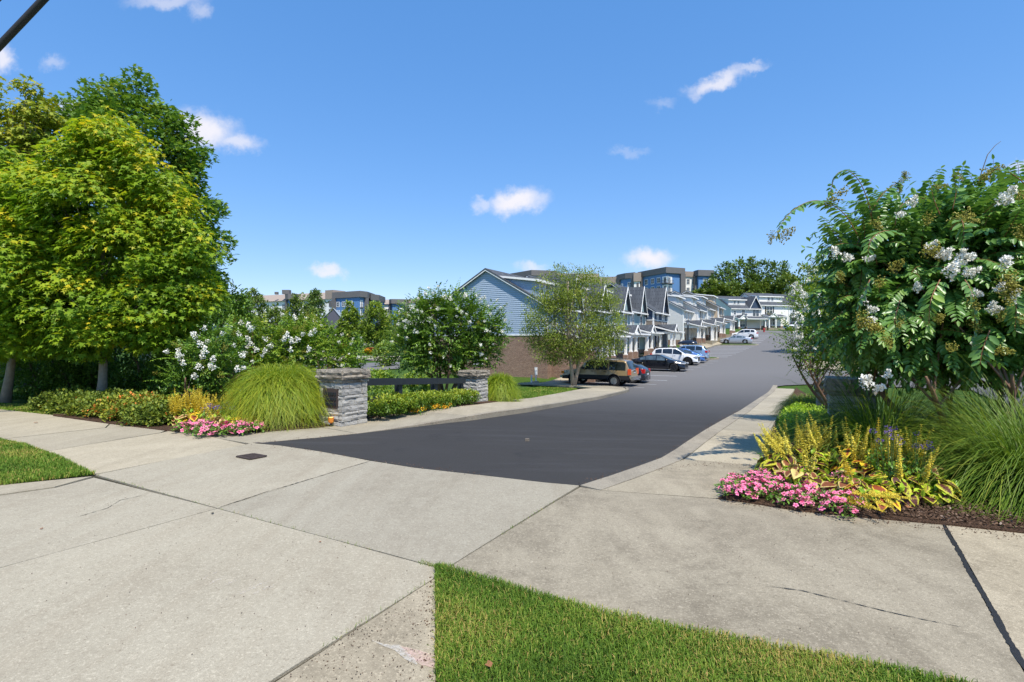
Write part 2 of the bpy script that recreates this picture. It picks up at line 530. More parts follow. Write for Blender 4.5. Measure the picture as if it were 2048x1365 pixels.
M['myrtle_near'] = m_leaf('myrtle_leaf_glossy', [(0, (.032, .078, .024, 1)), (.55, (.056, .122, .036, 1)), (1, (.12, .19, .04, 1))], .25, .36, .5, k=1.08)
M['myrtle_yel'] = m_leaf('myrtle_leaf_light', [(0, (.045, .10, .018, 1)), (.5, (.085, .15, .02, 1)), (1, (.19, .20, .03, 1))], .28)
M['birch'] = m_leaf('birch_leaf', [(0, (.06, .095, .028, 1)), (.6, (.12, .165, .04, 1)), (1, (.18, .20, .05, 1))], .3)
M['far_tree'] = m_leaf('far_leaf', [(0, (.045, .085, .02, 1)), (.6, (.095, .15, .03, 1)), (1, (.17, .20, .045, 1))], .3)
M['far_mid'] = m_leaf('far_leaf_mid', [(0, (.035, .07, .018, 1)), (.6, (.07, .115, .026, 1)), (1, (.12, .15, .04, 1))], .25, k=.85)
M['far_dark'] = m_leaf('far_leaf_dark', [(0, (.03, .06, .024, 1)), (.6, (.055, .10, .032, 1)), (1, (.11, .15, .05, 1))], .25)
M['box'] = m_leaf('hedge_leaf', [(0, (.03, .065, .010, 1)), (.6, (.07, .125, .016, 1)), (1, (.17, .20, .025, 1))], .2, .4)
M['box_bright'] = m_leaf('hedge_leaf_bright', [(0, (.04, .10, .016, 1)), (.5, (.09, .18, .02, 1)), (1, (.22, .32, .03, 1))], .25, .4)
M['juniper'] = m_leaf('juniper_leaf', [(0, (.03, .055, .014, 1)), (.6, (.075, .11, .016, 1)), (.93, (.14, .15, .02, 1)), (1, (.30, .10, .03, 1))], .15, .6)
M['blade'] = m_leaf('grass_blade', [(0, (.028, .06, .012, 1)), (.5, (.062, .112, .018, 1)), (.85, (.12, .155, .03, 1)), (1, (.20, .16, .06, 1))], .3, .5)
M['blade_lime'] = m_leaf('grass_blade_lime', [(0, (.040, .082, .010, 1)), (.5, (.095, .150, .013, 1)), (1, (.19, .21, .025, 1))], .3, .5)
M['lawn_blade'] = m_leaf('lawn_blade', [(0, (.025, .055, .009, 1)), (.5, (.060, .118, .018, 1)), (.78, (.115, .155, .034, 1)), (1, (.22, .165, .085, 1))], .28, .6, .2)
M['spike'] = m_tint('spike_flower', [(0, (.66, .52, .05, 1)), (.7, (.86, .70, .09, 1)), (1, (.80, .68, .25, 1))])
M['spike_dull'] = m_tint('spike_flower_dull', [(0, (.54, .46, .05, 1)), (.7, (.76, .67, .10, 1)), (1, (.74, .66, .24, 1))])
M['bark'] = m_plain('bark', (.16, .125, .09, 1), .9, 0, .2, .35, 9, .8)
M['bark_pale'] = m_plain('bark_pale', (.30, .255, .20, 1), .85, 0, .2, .35, 14, .8)
M['bark_birch'] = m_plain('bark_birch', (.42, .32, .23, 1), .85, 0, .2, .5, 11, .9)
M['bark_syc'] = m_plain('bark_mottled', (.42, .36, .27, 1), .85, 0, .2, .45, 5, .5)
M['bark_myrtle'] = m_plain('bark_smooth', (.19, .11, .07, 1), .7, 0, .3, .3, 6, .4)
M['stem'] = m_plain('young_stem', (.25, .12, .05, 1), .6)
M['stem_green'] = m_plain('green_stem', (.10, .14, .03, 1), .6)
M['petal_white'] = m_tint('white_petal', [(0, (.62, .60, .44, 1)), (.3, (.84, .81, .72, 1)), (1, (.92, .90, .82, 1))], .7)
M['seed'] = m_tint('seed_head', [(0, (.15, .15, .02, 1)), (.5, (.28, .26, .035, 1)), (1, (.42, .36, .10, 1))], .6)
M['petal_pink'] = m_tint('pink_petal', [(0, (.50, .02, .09, 1)), (.35, (.80, .12, .27, 1)), (1, (.86, .30, .44, 1))], .6)
M['petal_purple'] = m_tint('purple_petal', [(0, (.10, .06, .22, 1)), (1, (.24, .16, .40, 1))], .6)
M['petal_gold'] = m_tint('gold_petal', [(0, (.70, .30, .01, 1)), (1, (.85, .50, .03, 1))], .6)
M['petal_red'] = m_tint('red_petal', [(0, (.55, .04, .03, 1)), (1, (.80, .15, .08, 1))], .6)
def m_coleus(name, mid, rim):
    t = NT(name)
    a = t.new('ShaderNodeAttribute', attribute_name='tint')
    o = t.pos(True)
    e = t.math('ADD', a.outputs['Fac'], t.rng(t.noise(9, 4, .7, o), .3, .7, -.22, .22))
    inf = t.new('ShaderNodeObjectInfo').outputs['Random']
    e = t.math('ADD', e, t.rng(inf, 0, 1, -.18, .3))
    c = t.ramp(e, [(.22, mid), (.40, mul(mid, 1.3)), (.52, rim), (1, mul(rim, 1.25))])
    t.bump(t.noise(25, 2, .5, o), .4, .01)
    m = t.done(c, .5, 0, .35)
    tr = t.new('ShaderNodeBsdfTranslucent'); t.l.new(c, tr.inputs['Color'])
    mx = t.new('ShaderNodeMixShader'); mx.inputs[0].default_value = .25
    t.l.new(t.bsdf.outputs[0], mx.inputs[1]); t.l.new(tr.outputs[0], mx.inputs[2])
    t.l.new(mx.outputs[0], t.out.inputs['Surface'])
    return m
M['coleus'] = m_coleus('coleus_leaf', (.10, .030, .022, 1), (.50, .48, .04, 1))
M['coleus_gold'] = m_coleus('coleus_leaf_gold', (.30, .06, .018, 1), (.74, .52, .03, 1))
M['coleus_cream'] = m_coleus('coleus_leaf_cream', (.24, .08, .035, 1), (.66, .52, .18, 1))
M['under'] = m_leaf('bedding_leaf', [(0, (.03, .075, .016, 1)), (1, (.085, .17, .03, 1))], .2, .4)

def m_stone():
    t = NT('ledge_stone'); o = t.pos()
    inf = t.new('ShaderNodeObjectInfo').outputs['Random']
    b = t.ramp(inf, [(0, (.36, .345, .315, 1)), (.4, (.46, .44, .40, 1)), (.75, (.55, .52, .46, 1)), (1, (.43, .39, .32, 1))])
    b = t.mix(t.rng(t.noise(6, 6, .7, t.scale(o, (1, 1, 3))), .45, .75), b, (.20, .19, .175, 1))
    b = t.mix(t.rng(t.noise(38, 4, .7, o), .35, .7, 0, .6), b, mul((.62, .60, .55, 1), .85))
    t.bump(t.noise(30, 6, .75, t.scale(o, (1, 1, 2.2))), 1, .03)
    return t.done(b, .9, 0, .2)
M['stone'] = m_stone()
def m_capstone():
    t = NT('cap_stone'); o = t.pos()
    inf = t.new('ShaderNodeObjectInfo').outputs['Random']
    b = t.ramp(inf, [(0, (.24, .20, .155, 1)), (.5, (.34, .29, .22, 1)), (1, (.42, .37, .29, 1))])
    b = t.mix(t.rng(t.noise(9, 6, .7, o), .42, .7), b, (.10, .092, .08, 1))
    t.bump(t.noise(25, 6, .75, o), 1, .03)
    return t.done(b, .9, 0, .2)
M['capstone'] = m_capstone()
M['mortar'] = m_plain('mortar', (.20, .19, .17, 1), .95, 0, .1, .2, 20, .5)

def m_siding(name, col, pitch=.16, bump=.6):
    t = NT(name); c = lin(col); o = t.pos(True)
    s = t.new('ShaderNodeSeparateXYZ'); t.l.new(o, s.inputs[0])
    fr = t.math('FRACT', t.math('DIVIDE', s.outputs[2], pitch))
    b = t.mix(t.noise(.8, 4, .6, o), mul(c, .93), mul(c, 1.06))
    t.bump(fr, bump, .02)
    return t.done(b, .6, 0, .3)
def m_batten(name, col):
    t = NT(name); c = lin(col); o = t.pos(True)
    s = t.new('ShaderNodeSeparateXYZ'); t.l.new(o, s.inputs[0])
    fr = t.math('FRACT', t.math('DIVIDE', s.outputs[0], .4))
    k = t.math('GREATER_THAN', fr, .88)
    b = t.mix(k, mul(c, .94), mul(c, 1.12))
    t.bump(k, .8, .02)
    return t.done(b, .6, 0, .3)
M['s_blue'] = m_siding('siding_slate_blue', '#9fb0c2')
M['board_blue'] = m_plain('siding_board_blue', '#a3b3c4', .55, 0, .3, .04, 1.5)
M['s_teal'] = m_batten('siding_teal_batten', '#9db2b2')
M['s_navy'] = m_siding('siding_navy', '#3a4a60')
M['s_grey'] = m_siding('siding_light_grey', '#dcdad5')
M['s_white'] = m_siding('siding_white', '#f4f0e8')
M['s_sky'] = m_siding('siding_sky_grey', '#cdd2d3')
M['s_tan'] = m_siding('siding_tan', '#cbb69b')
M['trim'] = m_plain('white_trim', '#f6f3ec', .5, 0, .4, .03, 2)
M['trim_d'] = m_plain('dark_trim', '#45413e', .6)
def m_shingle():
    t = NT('roof_shingle'); o = t.pos(True)
    br = t.new('ShaderNodeTexBrick')
    br.inputs['Scale'].default_value = 1.0
    br.inputs['Brick Width'].default_value = .5; br.inputs['Row Height'].default_value = .16
    br.inputs['Mortar Size'].default_value = .012
    br.inputs['Color1'].default_value = (.075, .083, .095, 1); br.inputs['Color2'].default_value = (.115, .126, .14, 1)
    br.inputs['Mortar'].default_value = (.03, .035, .045, 1)
    t.l.new(o, br.inputs['Vector'])
    b = t.mix(t.noise(40, 3, .7, o), mul((1, 1, 1, 1), .7), mul((1, 1, 1, 1), 1.2))
    t.bump(br.outputs['Fac'], .5, .01)
    return t.done(t.mix(1.0, br.outputs['Color'], b, 'MULTIPLY'), .9, 0, .2)
M['shingle'] = m_shingle()
def m_brick(name, a, b_, mo):
    t = NT(name); o = t.pos(True)
    g = t.new('ShaderNodeNewGeometry').outputs['Normal']
    s = t.new('ShaderNodeSeparateXYZ'); t.l.new(o, s.inputs[0])
    cx = t.math('ADD', s.outputs[0], s.outputs[1])
    cm = t.new('ShaderNodeCombineXYZ'); t.l.new(cx, cm.inputs[0]); t.l.new(s.outputs[2], cm.inputs[1])
    br = t.new('ShaderNodeTexBrick'); br.inputs['Scale'].default_value = 1
    br.inputs['Brick Width'].default_value = .21; br.inputs['Row Height'].default_value = .072
    br.inputs['Mortar Size'].default_value = .007; br.inputs['Bias'].default_value = -.1
    br.inputs['Color1'].default_value = a; br.inputs['Color2'].default_value = b_; br.inputs['Mortar'].default_value = mo
    t.l.new(cm.outputs[0], br.inputs['Vector'])
    b = t.mix(t.rng(t.noise(5, 6, .8, o), .35, .65), br.outputs['Color'], mul(br.inputs['Color1'].default_value, .7))
    b = t.mix(.75, b, br.outputs['Color'])
    v = t.mix(t.rng(t.noise(14, 2, .5, o), .3, .7), (.75, .75, .75, 1), (1.25, 1.2, 1.15, 1))
    t.bump(br.outputs['Fac'], -.4, .01)
    return t.done(t.mix(1.0, b, v, 'MULTIPLY'), .9, 0, .2)
M['brick'] = m_brick('brick_brown', (.235, .135, .095, 1), (.33, .215, .155, 1), (.36, .31, .26, 1))
M['stone_veneer'] = m_brick('stone_veneer', (.22, .19, .16, 1), (.36, .31, .26, 1), (.16, .14, .12, 1))
def m_glass(name, c=(.03, .04, .05, 1), rough=.06):
    t = NT(name); o = t.pos(True)
    b = t.mix(t.rng(t.noise(1.2, 3, .5, o), .35, .65), mul(c, .6), mul(c, 1.8))
    return t.done(b, rough, 0, .9)
M['glass'] = m_glass('window_glass', (.06, .075, .09, 1))
M['glass_car'] = m_glass('car_glass', (.012, .016, .02, 1), .04)
M['glass_car_l'] = m_glass('car_glass_light', (.06, .085, .10, 1), .05)
M['black'] = m_plain('black_paint', (.018, .022, .03, 1), .45, 0, .45, .2, 5)
M['tyre'] = m_plain('tyre_rubber', (.018, .018, .019, 1), .85, 0, .3)
M['rim'] = m_plain('wheel_alloy', (.55, .55, .56, 1), .3, .85, .5, .05)
M['rim_dark'] = m_plain('wheel_dark', (.05, .05, .055, 1), .35, .6, .5, .05)
M['chrome'] = m_plain('bumper_metal', (.42, .43, .45, 1), .28, .85)
M['cladding'] = m_plain('dark_cladding', (.022, .022, .024, 1), .6)
M['tail'] = m_plain('tail_lens', (.55, .02, .02, 1), .2, 0, .6)
M['tail_or'] = m_plain('tail_lens_orange', (.75, .10, .03, 1), .2, 0, .6)
M['amber'] = m_plain('amber_lens', (.7, .22, .03, 1), .2, 0, .6)
M['headlamp'] = m_plain('head_lens', (.62, .64, .66, 1), .1, 0, .8)
M['plate'] = m_plain('licence_plate', (.55, .57, .62, 1), .5)
def m_paint(name, c, rough=.25, metal=.3):
    t = NT(name)
    t.bsdf.inputs['Coat Weight'].default_value = .6; t.bsdf.inputs['Coat Roughness'].default_value = .08
    o = t.pos(True)
    return t.done(t.mix(t.noise(2.5, 3, .5, o), mul(c, .92), mul(c, 1.06)), rough, metal, .5)
M['p_tan'] = m_paint('paint_tan', (.36, .255, .13, 1))
M['p_black'] = m_paint('paint_black', (.012, .013, .018, 1), .2, .1)
M['p_navy'] = m_paint('paint_near_black', (.016, .02, .032, 1), .2, .2)
M['p_white'] = m_paint('paint_white', (.74, .75, .76, 1), .3, 0)
M['p_blue'] = m_paint('paint_blue', (.07, .17, .42, 1), .25, .3)
M['p_pale'] = m_paint('paint_pale_blue', (.24, .36, .52, 1), .25, .3)
M['p_silver'] = m_paint('paint_silver', (.50, .52, .56, 1), .28, .5)
M['line'] = m_plain('road_paint', (.52, .53, .54, 1), .8, 0, .2, .3, 12)
M['tar'] = m_plain('joint_tar', (.02, .02, .021, 1), .6, 0, .4, .3, 40, .6)
M['crack'] = m_plain('crack_dirt', (.075, .065, .05, 1), .95, 0, .1, .3, 30)
M['joint'] = m_plain('joint_dirt', (.055, .05, .035, 1), .95, 0, .1, .35, 20, .6)
M['grate'] = m_plain('cast_iron', (.07, .052, .045, 1), .8, .2, .3, .3, 30)
M['cable'] = m_plain('cable_jacket', (.032, .030, .032, 1), .55, 0, .4, .2, 30)
M['white_pl'] = m_plain('white_plastic', (.72, .74, .75, 1), .5)
M['apt_blue'] = m_siding('apartment_blue', '#5f86b4', .25, .3)
M['apt_white'] = m_siding('apartment_white', '#f0eee8', .25, .2)
M['apt_frame'] = m_plain('apartment_frame', '#6d6a69', .7, 0, .3, .1, .6)
M['apt_roof'] = m_plain('apartment_roof', '#9c8e82', .85, 0, .2, .15, 1.5)
M['apt_pale'] = m_plain('apartment_stucco', '#9db4cf', .8)
M['metal_roof'] = m_plain('metal_roof', '#b4bcc0', .5, .2, .4, .08, 1)
M['tav'] = m_siding('dark_cladding_boards', '#5b5b66', .3, .4)
M['hyd'] = m_plain('hydrant_red', (.45, .03, .03, 1), .5)
M['dead_leaf'] = m_plain('dead_leaf', (.27, .115, .05, 1), .8)
M['chip'] = m_tint('bark_chip', [(0, (.035, .02, .013, 1)), (.5, (.11, .065, .04, 1)), (.85, (.22, .145, .10, 1)), (1, (.45, .38, .32, 1))], .95)
def m_glow():
    t = NT('lamp_glow')
    t.bsdf.inputs['Emission Color'].default_value = (1, .55, .12, 1); t.bsdf.inputs['Emission Strength'].default_value = 2.2
    return t.done((.8, .6, .2, 1), .4)
M['glow'] = m_glow()
def m_chalk(name, c, thr):
    t = NT(name); p = t.pos()
    m = t.done(c, .9, 0, .1)
    tr = t.new('ShaderNodeBsdfTransparent')
    mx = t.new('ShaderNodeMixShader')
    n = t.math('MULTIPLY', t.noise(45, 5, .75, p), 1.0)
    t.l.new(t.rng(n, thr - .14, thr + .22, 0, .7), mx.inputs[0])
    t.l.new(tr.outputs[0], mx.inputs[1]); t.l.new(t.bsdf.outputs[0], mx.inputs[2])
    t.l.new(mx.outputs[0], t.out.inputs['Surface'])
    return m
M['paint_pink'] = m_chalk('worn_pink_paint', (.72, .50, .43, 1), .46)
M['paint_white'] = m_chalk('worn_white_paint', (.66, .62, .55, 1), .47)
M['paint_faint'] = m_chalk('faint_chalk', (.72, .64, .56, 1), .60)
# ------------------------------------------------------------------ ground
def build_ground():
    xs = np.concatenate([np.arange(-700, -120, 20), np.arange(-120, -40, 4), np.arange(-40, 60, 1.5), np.arange(60, 140, 4), np.arange(140, 721, 20)])
    ys = np.concatenate([np.arange(-200, -20, 20), np.arange(-20, 0, 4), np.arange(0, 62, 1.0), np.arange(62, 140, 2), np.arange(140, 260, 4), np.arange(260, 1501, 40)])
    X, Y = np.meshgrid(xs, ys)
    Z = terrain(X, Y) - 0.055
    Z = np.where(Y > 260, np.minimum(Z, 12), Z)
    V = np.stack([X, Y, Z], -1).reshape(-1, 3)
    ny, nx = X.shape
    i = (np.arange(ny - 1)[:, None] * nx + np.arange(nx - 1)[None, :]).ravel()
    F = np.stack([i, i + 1, i + 1 + nx, i + nx], -1)
    o = link('ground', np_mesh('ground', V, [F], smooth=True), None, M['lawn'])
    o['kind'] = 'structure'
build_ground()

G = gp
PRpx = [(1160, 974), (1225, 953), (1330, 918), (1400, 880), (1480, 830), (1520, 800), (1546, 775)]
PR = [G(*p) for p in PRpx]
PR = [PR[0], PR[1], PR[2]] + [PR[3], PR[4], PR[5], PR[6]]
def offset_line(pl, d):
    out = []
    for i, p in enumerate(pl):
        a = Vector(pl[max(0, i - 1)]); b = Vector(pl[min(len(pl) - 1, i + 1)])
        n = (b - a).normalized(); n = Vector((n.y, -n.x))
        out.append((p[0] + n.x * d, p[1] + n.y * d))
    return out
PRb = offset_line(PR, .27)
PLpx = [(505, 888), (640, 876.5), (714, 869.5), (831, 855.5), (948, 842), (1060, 825.6), (1198, 800), (1258, 784)]
PL = [G(*p) for p in PLpx]
EDGEpx = [(505, 888.5), (560, 893), (640, 905), (740, 923), (830, 938), (960, 953), (1090, 967.5)]
EDGE = [G(*p) for p in EDGEpx]
def shift(s): return float(rt(s))
T_WALK = -14.7
stall_edge = [ST(s, T_WALK + shift(s)) for s in (33, 38, 45, 52, 60, 68, 76, 84, 92, 100, 108, 116)]
right_far = [ST(s, -1.0 + shift(s)) for s in (122, 110, 100, 90, 80, 70, 62, 56, 51.5)]
nose = [ST(30.6, -9.05), ST(31.8, -9.4), ST(32.6, -10.4), ST(33, -12)]
lot = [ST(50.4, .6), ST(50.3, 9), ST(58, 9), ST(58, 28), ST(27, 28), ST(27, 9), ST(40.5, 9), ST(40.4, .8), ST(39.3, -.9)]
asph = PL + nose + stall_edge + [ST(123, -11.5), ST(126, 2), ST(122, 8)] + right_far + lot + PR[::-1] + EDGE[::-1][:-1]
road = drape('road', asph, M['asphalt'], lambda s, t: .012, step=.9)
road['kind'] = 'structure'

def ramp(s, t=0):
    return .012 + .115 * float(sst(6.4, 10.5, s))
joint = drape('paving_bed', [G(-480, 1320), G(195, 1640), G(900, 1640), G(873, 1160), G(1160, 1226), G(1350, 1271), G(1840, 1366), G(2100, 1431), G(2500, 1400), G(2500, 1100), G(2048, 1067), G(1885, 1050), G(1700, 1033), G(1523, 940), PRb[2], PRb[1], PR[0]] + EDGE[::-1] + [G(716, 869), G(640, 856), G(520, 865), G(350, 866), G(220, 847), G(108, 832), G(0, 820), G(-150, 803), G(-150, 838), G(0, 886), G(185, 951), G(0, 971), G(-480, 1015)],
              M['joint'], -.004, kind='structure')
drive = thing('driveway', None, None); drive['kind'] = 'structure'
def inset(poly, d):
    a = sum(poly[i][0] * poly[(i + 1) % len(poly)][1] - poly[(i + 1) % len(poly)][0] * poly[i][1] for i in range(len(poly)))
    if a < 0: poly = poly[::-1]
    out = []; n = len(poly)
    for i in range(n):
        p0, p, p1 = Vector(poly[i - 1]), Vector(poly[i]), Vector(poly[(i + 1) % n])
        d0, d1 = (p - p0).normalized(), (p1 - p).normalized()
        n0, n1 = Vector((-d0.y, d0.x)), Vector((-d1.y, d1.x))
        m = (n0 + n1)
        m = m / max(.35, m.dot(n0)) if m.length > 1e-6 else n0
        if m.length > 3: m = m.normalized() * 3
        q = p + m * d
        out.append((q.x, q.y))
    return out
def jag(poly, seg=.5, amp=.004):
    """break long edges so that slab edges are not ruler straight"""
    out = []; n = len(poly)
    for i in range(n):
        a, b = Vector(poly[i]), Vector(poly[(i + 1) % n]); L = (b - a).length
        k = max(1, int(L / seg)) if L < 12 else 1
        nn = (b - a).normalized(); nn = Vector((-nn.y, nn.x))
        for j in range(k):
            q = a.lerp(b, j / k)
            if j: q = q + nn * rnd.uniform(-amp, amp)
            out.append((q.x, q.y))
    return out
def slab(px, mat, gap=.006, off=ramp, world=False, parent=None):
    poly = px if world else [G(*p) for p in px]
    return drape('slab', jag(inset(poly, gap)), M[mat], off, parent or drive, thick=.10)
A0, A1, A2 = (190, 952), (435, 1020), (880, 1142)
gE = [G(*p) for p in [A0, A1, (741, 924)]] + [EDGE[2], EDGE[1], EDGE[0]]
slab(gE, 'concrete', world=True)
slab([G(*A1), G(*A2), G(890, 1143), PR[0]] + EDGE[:3:-1] + [G(741, 924)], 'concrete', world=True)
slab([A1, (-480, 1276), (-480, 1640), (195, 1600), (555, 1365), (868, 1162), A2], 'concrete')
slab([(188, 958), A1, (-480, 1276), (-480, 1060), (0, 994), (110, 979)], 'concrete')
slab([(186, 955), (110, 977), (0, 992), (-480, 1056), (-480, 1018), (0, 973)], 'concrete_far', .004)
slab([(872, 1161), (555, 1366), (195, 1600), (875, 1600), (873.5, 1365)], 'concrete_old')
slab([(-150, 804), (0, 820), (108, 832), (220, 848), (211, 857), (-14, 882), (-150, 838)], 'concrete_far')
slab([(-12, 882.5), (212, 857.5), (222, 848), (338, 860), (322, 867), (80, 907), (50, 898)], 'concrete_far', .004)
slab([(81, 907.5), (323, 867.5), (345, 862), (424, 876), (496, 892), (193, 951), (186, 951), (110, 918)], 'concrete_far', .004)
slab([(350, 862), (425, 876.5), (501, 890), (640, 877), (714, 869), (640, 856), (522, 864)], 'concrete_far', .004)
wl_px = [(641, 855.7), (728, 842), (845, 829), (948, 818), (1009, 809), (1060, 804), (1100, 796), (1160, 783)]
wr_px = [(716, 868.6), (775, 861.5), (870, 849), (985, 830.5), (1060, 818), (1110, 810), (1174, 799), (1225, 787)]
WLp = [G(p[0], p[1], .0) for p in wl_px]
WRp = [G(p[0], p[1], .0) for p in wr_px]
PLo = offset_line(PL, -.17)
lw = thing('pavement_left', None, None); lw['kind'] = 'structure'
# pavement along the left side of the road: inner edge WLp, outer edge runs along the kerb PL
s_list = [toST(*p)[0] for p in PL]
def on_line(pl, s):
    ss = [toST(*p)[0] for p in pl]
    tt = [toST(*p)[1] for p in pl]
    return float(np.interp(s, ss, tt))
j0 = toST(*G(690, 863))[0]
cuts = [j0, 9.4, 12.2, 15.0, 17.8, 20.6, 23.4, 26.2, 29.2]
for a, b in zip(cuts[:-1], cuts[1:]):
    n = 5
    outer = [ST(s, on_line(PL, s) - .17) for s in np.linspace(a, b, n)]
    inner = [ST(s, on_line(WLp, s)) for s in np.linspace(b, a, n)]
    if a == j0:
        outer[0] = G(716, 869); inner[-1] = G(642, 856)
    slab(outer + inner, 'concrete_far', .005, world=True, parent=lw)
slab([ST(29.2, on_line(PL, 29.2) - .17), ST(30.6, -9.3), ST(31.5, -9.7), ST(32.3, -10.6), ST(32.7, -12.2), ST(32.8, -17.0), ST(31.0, -17.0), ST(30.6, -12.6), ST(29.2, on_line(WLp, 29.2))], 'concrete_far', .005, world=True, parent=lw)
def kerb(name, line, w, parent=None, off=.004, thick=.25, side=-1, mat='concrete_curb', h=ramp):
    """kerb stones of about 3 m along a line"""
    root = thing(name, None, None); root['kind'] = 'structure'
    pts = [Vector(p) for p in line]
    L = [0]
    for a, b in zip(pts[:-1], pts[1:]): L.append(L[-1] + (b - a).length)
    def P(d):
        x = np.interp(d, L, [p.x for p in pts]); y = np.interp(d, L, [p.y for p in pts]); return (float(x), float(y))
    n = max(1, int(L[-1] / 3.0))
    for i in range(n):
        d = np.linspace(L[-1] * i / n, L[-1] * (i + 1) / n, 6)
        ln = [P(k) for k in d]
        bk = offset_line(ln, side * w)
        drape('kerb_stone', inset(ln + bk[::-1], .004), M[mat], lambda s, t: h(s) + off, root, thick=thick)
    return root
kerb('kerb_left', PL[2:] + [ST(30.6, -9.08), ST(31.7, -9.45), ST(32.5, -10.4), ST(32.85, -12), ST(32.95, -14.6)], .165)
kerb('kerb_right', PR, .27, side=1)
# right pavement
rp = thing('pavement_right', None, None); rp['kind'] = 'structure'
slab([G(890, 1145), G(1160, 977), PRb[0], G(1440, 1002), G(1600, 1023), G(1790, 1041), G(1884, 1051), G(2040, 1335), G(2092, 1425), G(1840, 1364), G(1350, 1269), G(1160, 1224)], 'concrete_old', .005, world=True, parent=rp)
slab([G(1889, 1052), G(2048, 1067), G(2500, 1105), G(2500, 1400), G(2100, 1428), G(2046, 1335)], 'concrete_old', .007, world=True, parent=rp)
bR = [(1523, 939), (1535, 890), (1552, 850), (1567, 815), (1580, 795), (1592, 776)]
slab([PRb[0], PRb[1], PRb[2], G(1523, 938), G(1500, 962), G(1440, 1001)], 'concrete_old', .004, world=True, parent=rp)
BR = [G(*p) for p in bR]
PRb_s = [toST(*p) for p in PRb[2:]]
BR_s = [toST(*p) for p in BR]
cuts = [PRb_s[0][0], 10.5, 13.5, 16.5, 20, 24, 28, 32, 36.5]
for a, b in zip(cuts[:-1], cuts[1:]):
    f = lambda q, s: float(np.interp(s, [k[0] for k in q], [k[1] for k in q]))
    lf = [ST(s, f(PRb_s, s)) for s in np.linspace(a, b, 4)]
    rr = [ST(s, f(BR_s, s)) for s in np.linspace(b, a, 4)]
    if a == cuts[0]: rr[-1] = G(1523, 938)
    slab(lf + rr, 'concrete_far', .005, world=True, parent=rp)
# pavement beyond the side entrance, and in front of the houses
fr = thing('pavement_far', None, None); fr['kind'] = 'structure'
for s in np.arange(51, 110, 4.0):
    slab([ST(s, -.85 + shift(s)), ST(s, 2.0 + shift(s)), ST(s + 4, 2.0 + shift(s + 4)), ST(s + 4, -.85 + shift(s + 4))] if s > 51 else
         [ST(51.6, -.85 + shift(52)), ST(50.6, .2), ST(50.5, 6), ST(53, 6), ST(54, 2.1), ST(s + 4, 2.0 + shift(s + 4)), ST(s + 4, -.85 + shift(s + 4))], 'concrete_far', .005, world=True, parent=fr)
fw = thing('pavement_houses', None, None); fw['kind'] = 'structure'
for s in np.arange(33, 117, 3.0):
    slab([ST(s, T_WALK - .02 + shift(s)), ST(s, T_WALK - 1.5 + shift(s)), ST(s + 3, T_WALK - 1.5 + shift(s + 3)), ST(s + 3, T_WALK - .02 + shift(s + 3))], 'concrete_far', .006, world=True, parent=fw)
# paved end of the road and left of the far lots
def island(s0, s1, t0, t1, label):
    r_ = thing('kerb_island', label, 'kerb island', (*ST(s0, t0), 0), 0)
    sm = (s0 + s1) / 2; hw = (s1 - s0) / 2
    def outl(k):
        pts = [ST(s0 + k, t0 + k), ST(s0 + k, t1 - hw + k * .3)]
        for a in np.linspace(-PI / 2, PI / 2, 9)[1:-1]:
            pts.append(ST(sm + (hw - k) * math.sin(a), t1 - hw + (hw - k) * math.cos(a)))
        return pts + [ST(s1 - k, t1 - hw + k * .3), ST(s1 - k, t0 + k)]
    o1 = drape('kerb', outl(0), M['concrete_curb'], .14, None, thick=.2)
    o2 = drape('grass', outl(.22), M['lawn'], .155, None, thick=.05)
    for o in (o1, o2):
        o.parent = r_; o.location = (-r_.location.x, -r_.location.y, 0)
island(60.4, 62.7, T_WALK + shift(61) + .03, -7.9, 'small grass island with pale kerb between the blue cars and empty stalls')
island(87.6, 90.2, T_WALK + shift(89) + .03, -5.6, 'far grass island with pale kerb below the silver sedan')
# painted stall lines
for i, s in enumerate(list(np.arange(34.0, 60, 2.72)) + list(np.arange(64.5, 87, 2.72)) + list(np.arange(92.2, 112, 2.72))):
    t1 = -9.0 + shift(s) * (1.0 if s < 62 else .95)
    hw = .05 if s < 62 else .11
    m = drape('parking_line', [ST(s - hw, T_WALK + .3 + shift(s)), ST(s + hw, T_WALK + .3 + shift(s)), ST(s + hw, t1), ST(s - hw, t1)], M['line'], .02)
    grp = 'painted stall lines in front of the town houses'
    tag(m, 'white painted stall line beside the nearest parked cars' if s < 62 else ('white painted line of the empty stalls between the two grass islands' if s < 90 else 'white painted stall line near the silver sedan'), 'parking line', 'stall lines by the near cars' if s < 62 else ('stall lines of the empty stalls' if s < 90 else 'stall lines by the silver sedan'))
for i, s in enumerate((33.0, 35.7, 38.4)):
    m = drape('parking_line', [ST(s - .05, 12), ST(s + .05, 12), ST(s + .05, 17.5), ST(s - .05, 17.5)], M['line'], .02)
    tag(m, 'white painted stall line in the side lot behind the right flowering bush', 'parking line', 'stall lines in the side lot')
# planting beds
rb = drape('mulch_bed', [BR[5], BR[4], BR[3], BR[2], BR[1], G(1524, 939), G(1500, 963), G(1436, 1002), G(1500, 1011), G(1600, 1027), G(1700, 1038), G(1790, 1045), G(1885, 1054), G(2048, 1071), G(2500, 1106), (9.5, 6), (9.8, 10), (11, 15), (15, 24)], M['mulch'], .026, step=1.0, thick=.05)
rb['kind'] = 'structure'
lb = drape('mulch_bed', [G(106, 834), G(220, 850), G(335, 864), G(350, 866), G(520, 867), G(640, 857.5), G(728, 843.5), G(845, 830.5), G(948, 819.5), G(1012, 810), G(1030, 803), G(985, 802), G(920, 806), G(860, 814), G(800, 822), G(735, 832), G(660, 835), G(560, 830), G(300, 815), G(105, 814)], M['mulch'], lambda s, t: .015 + ramp(s), thick=.06)
lb['kind'] = 'structure'
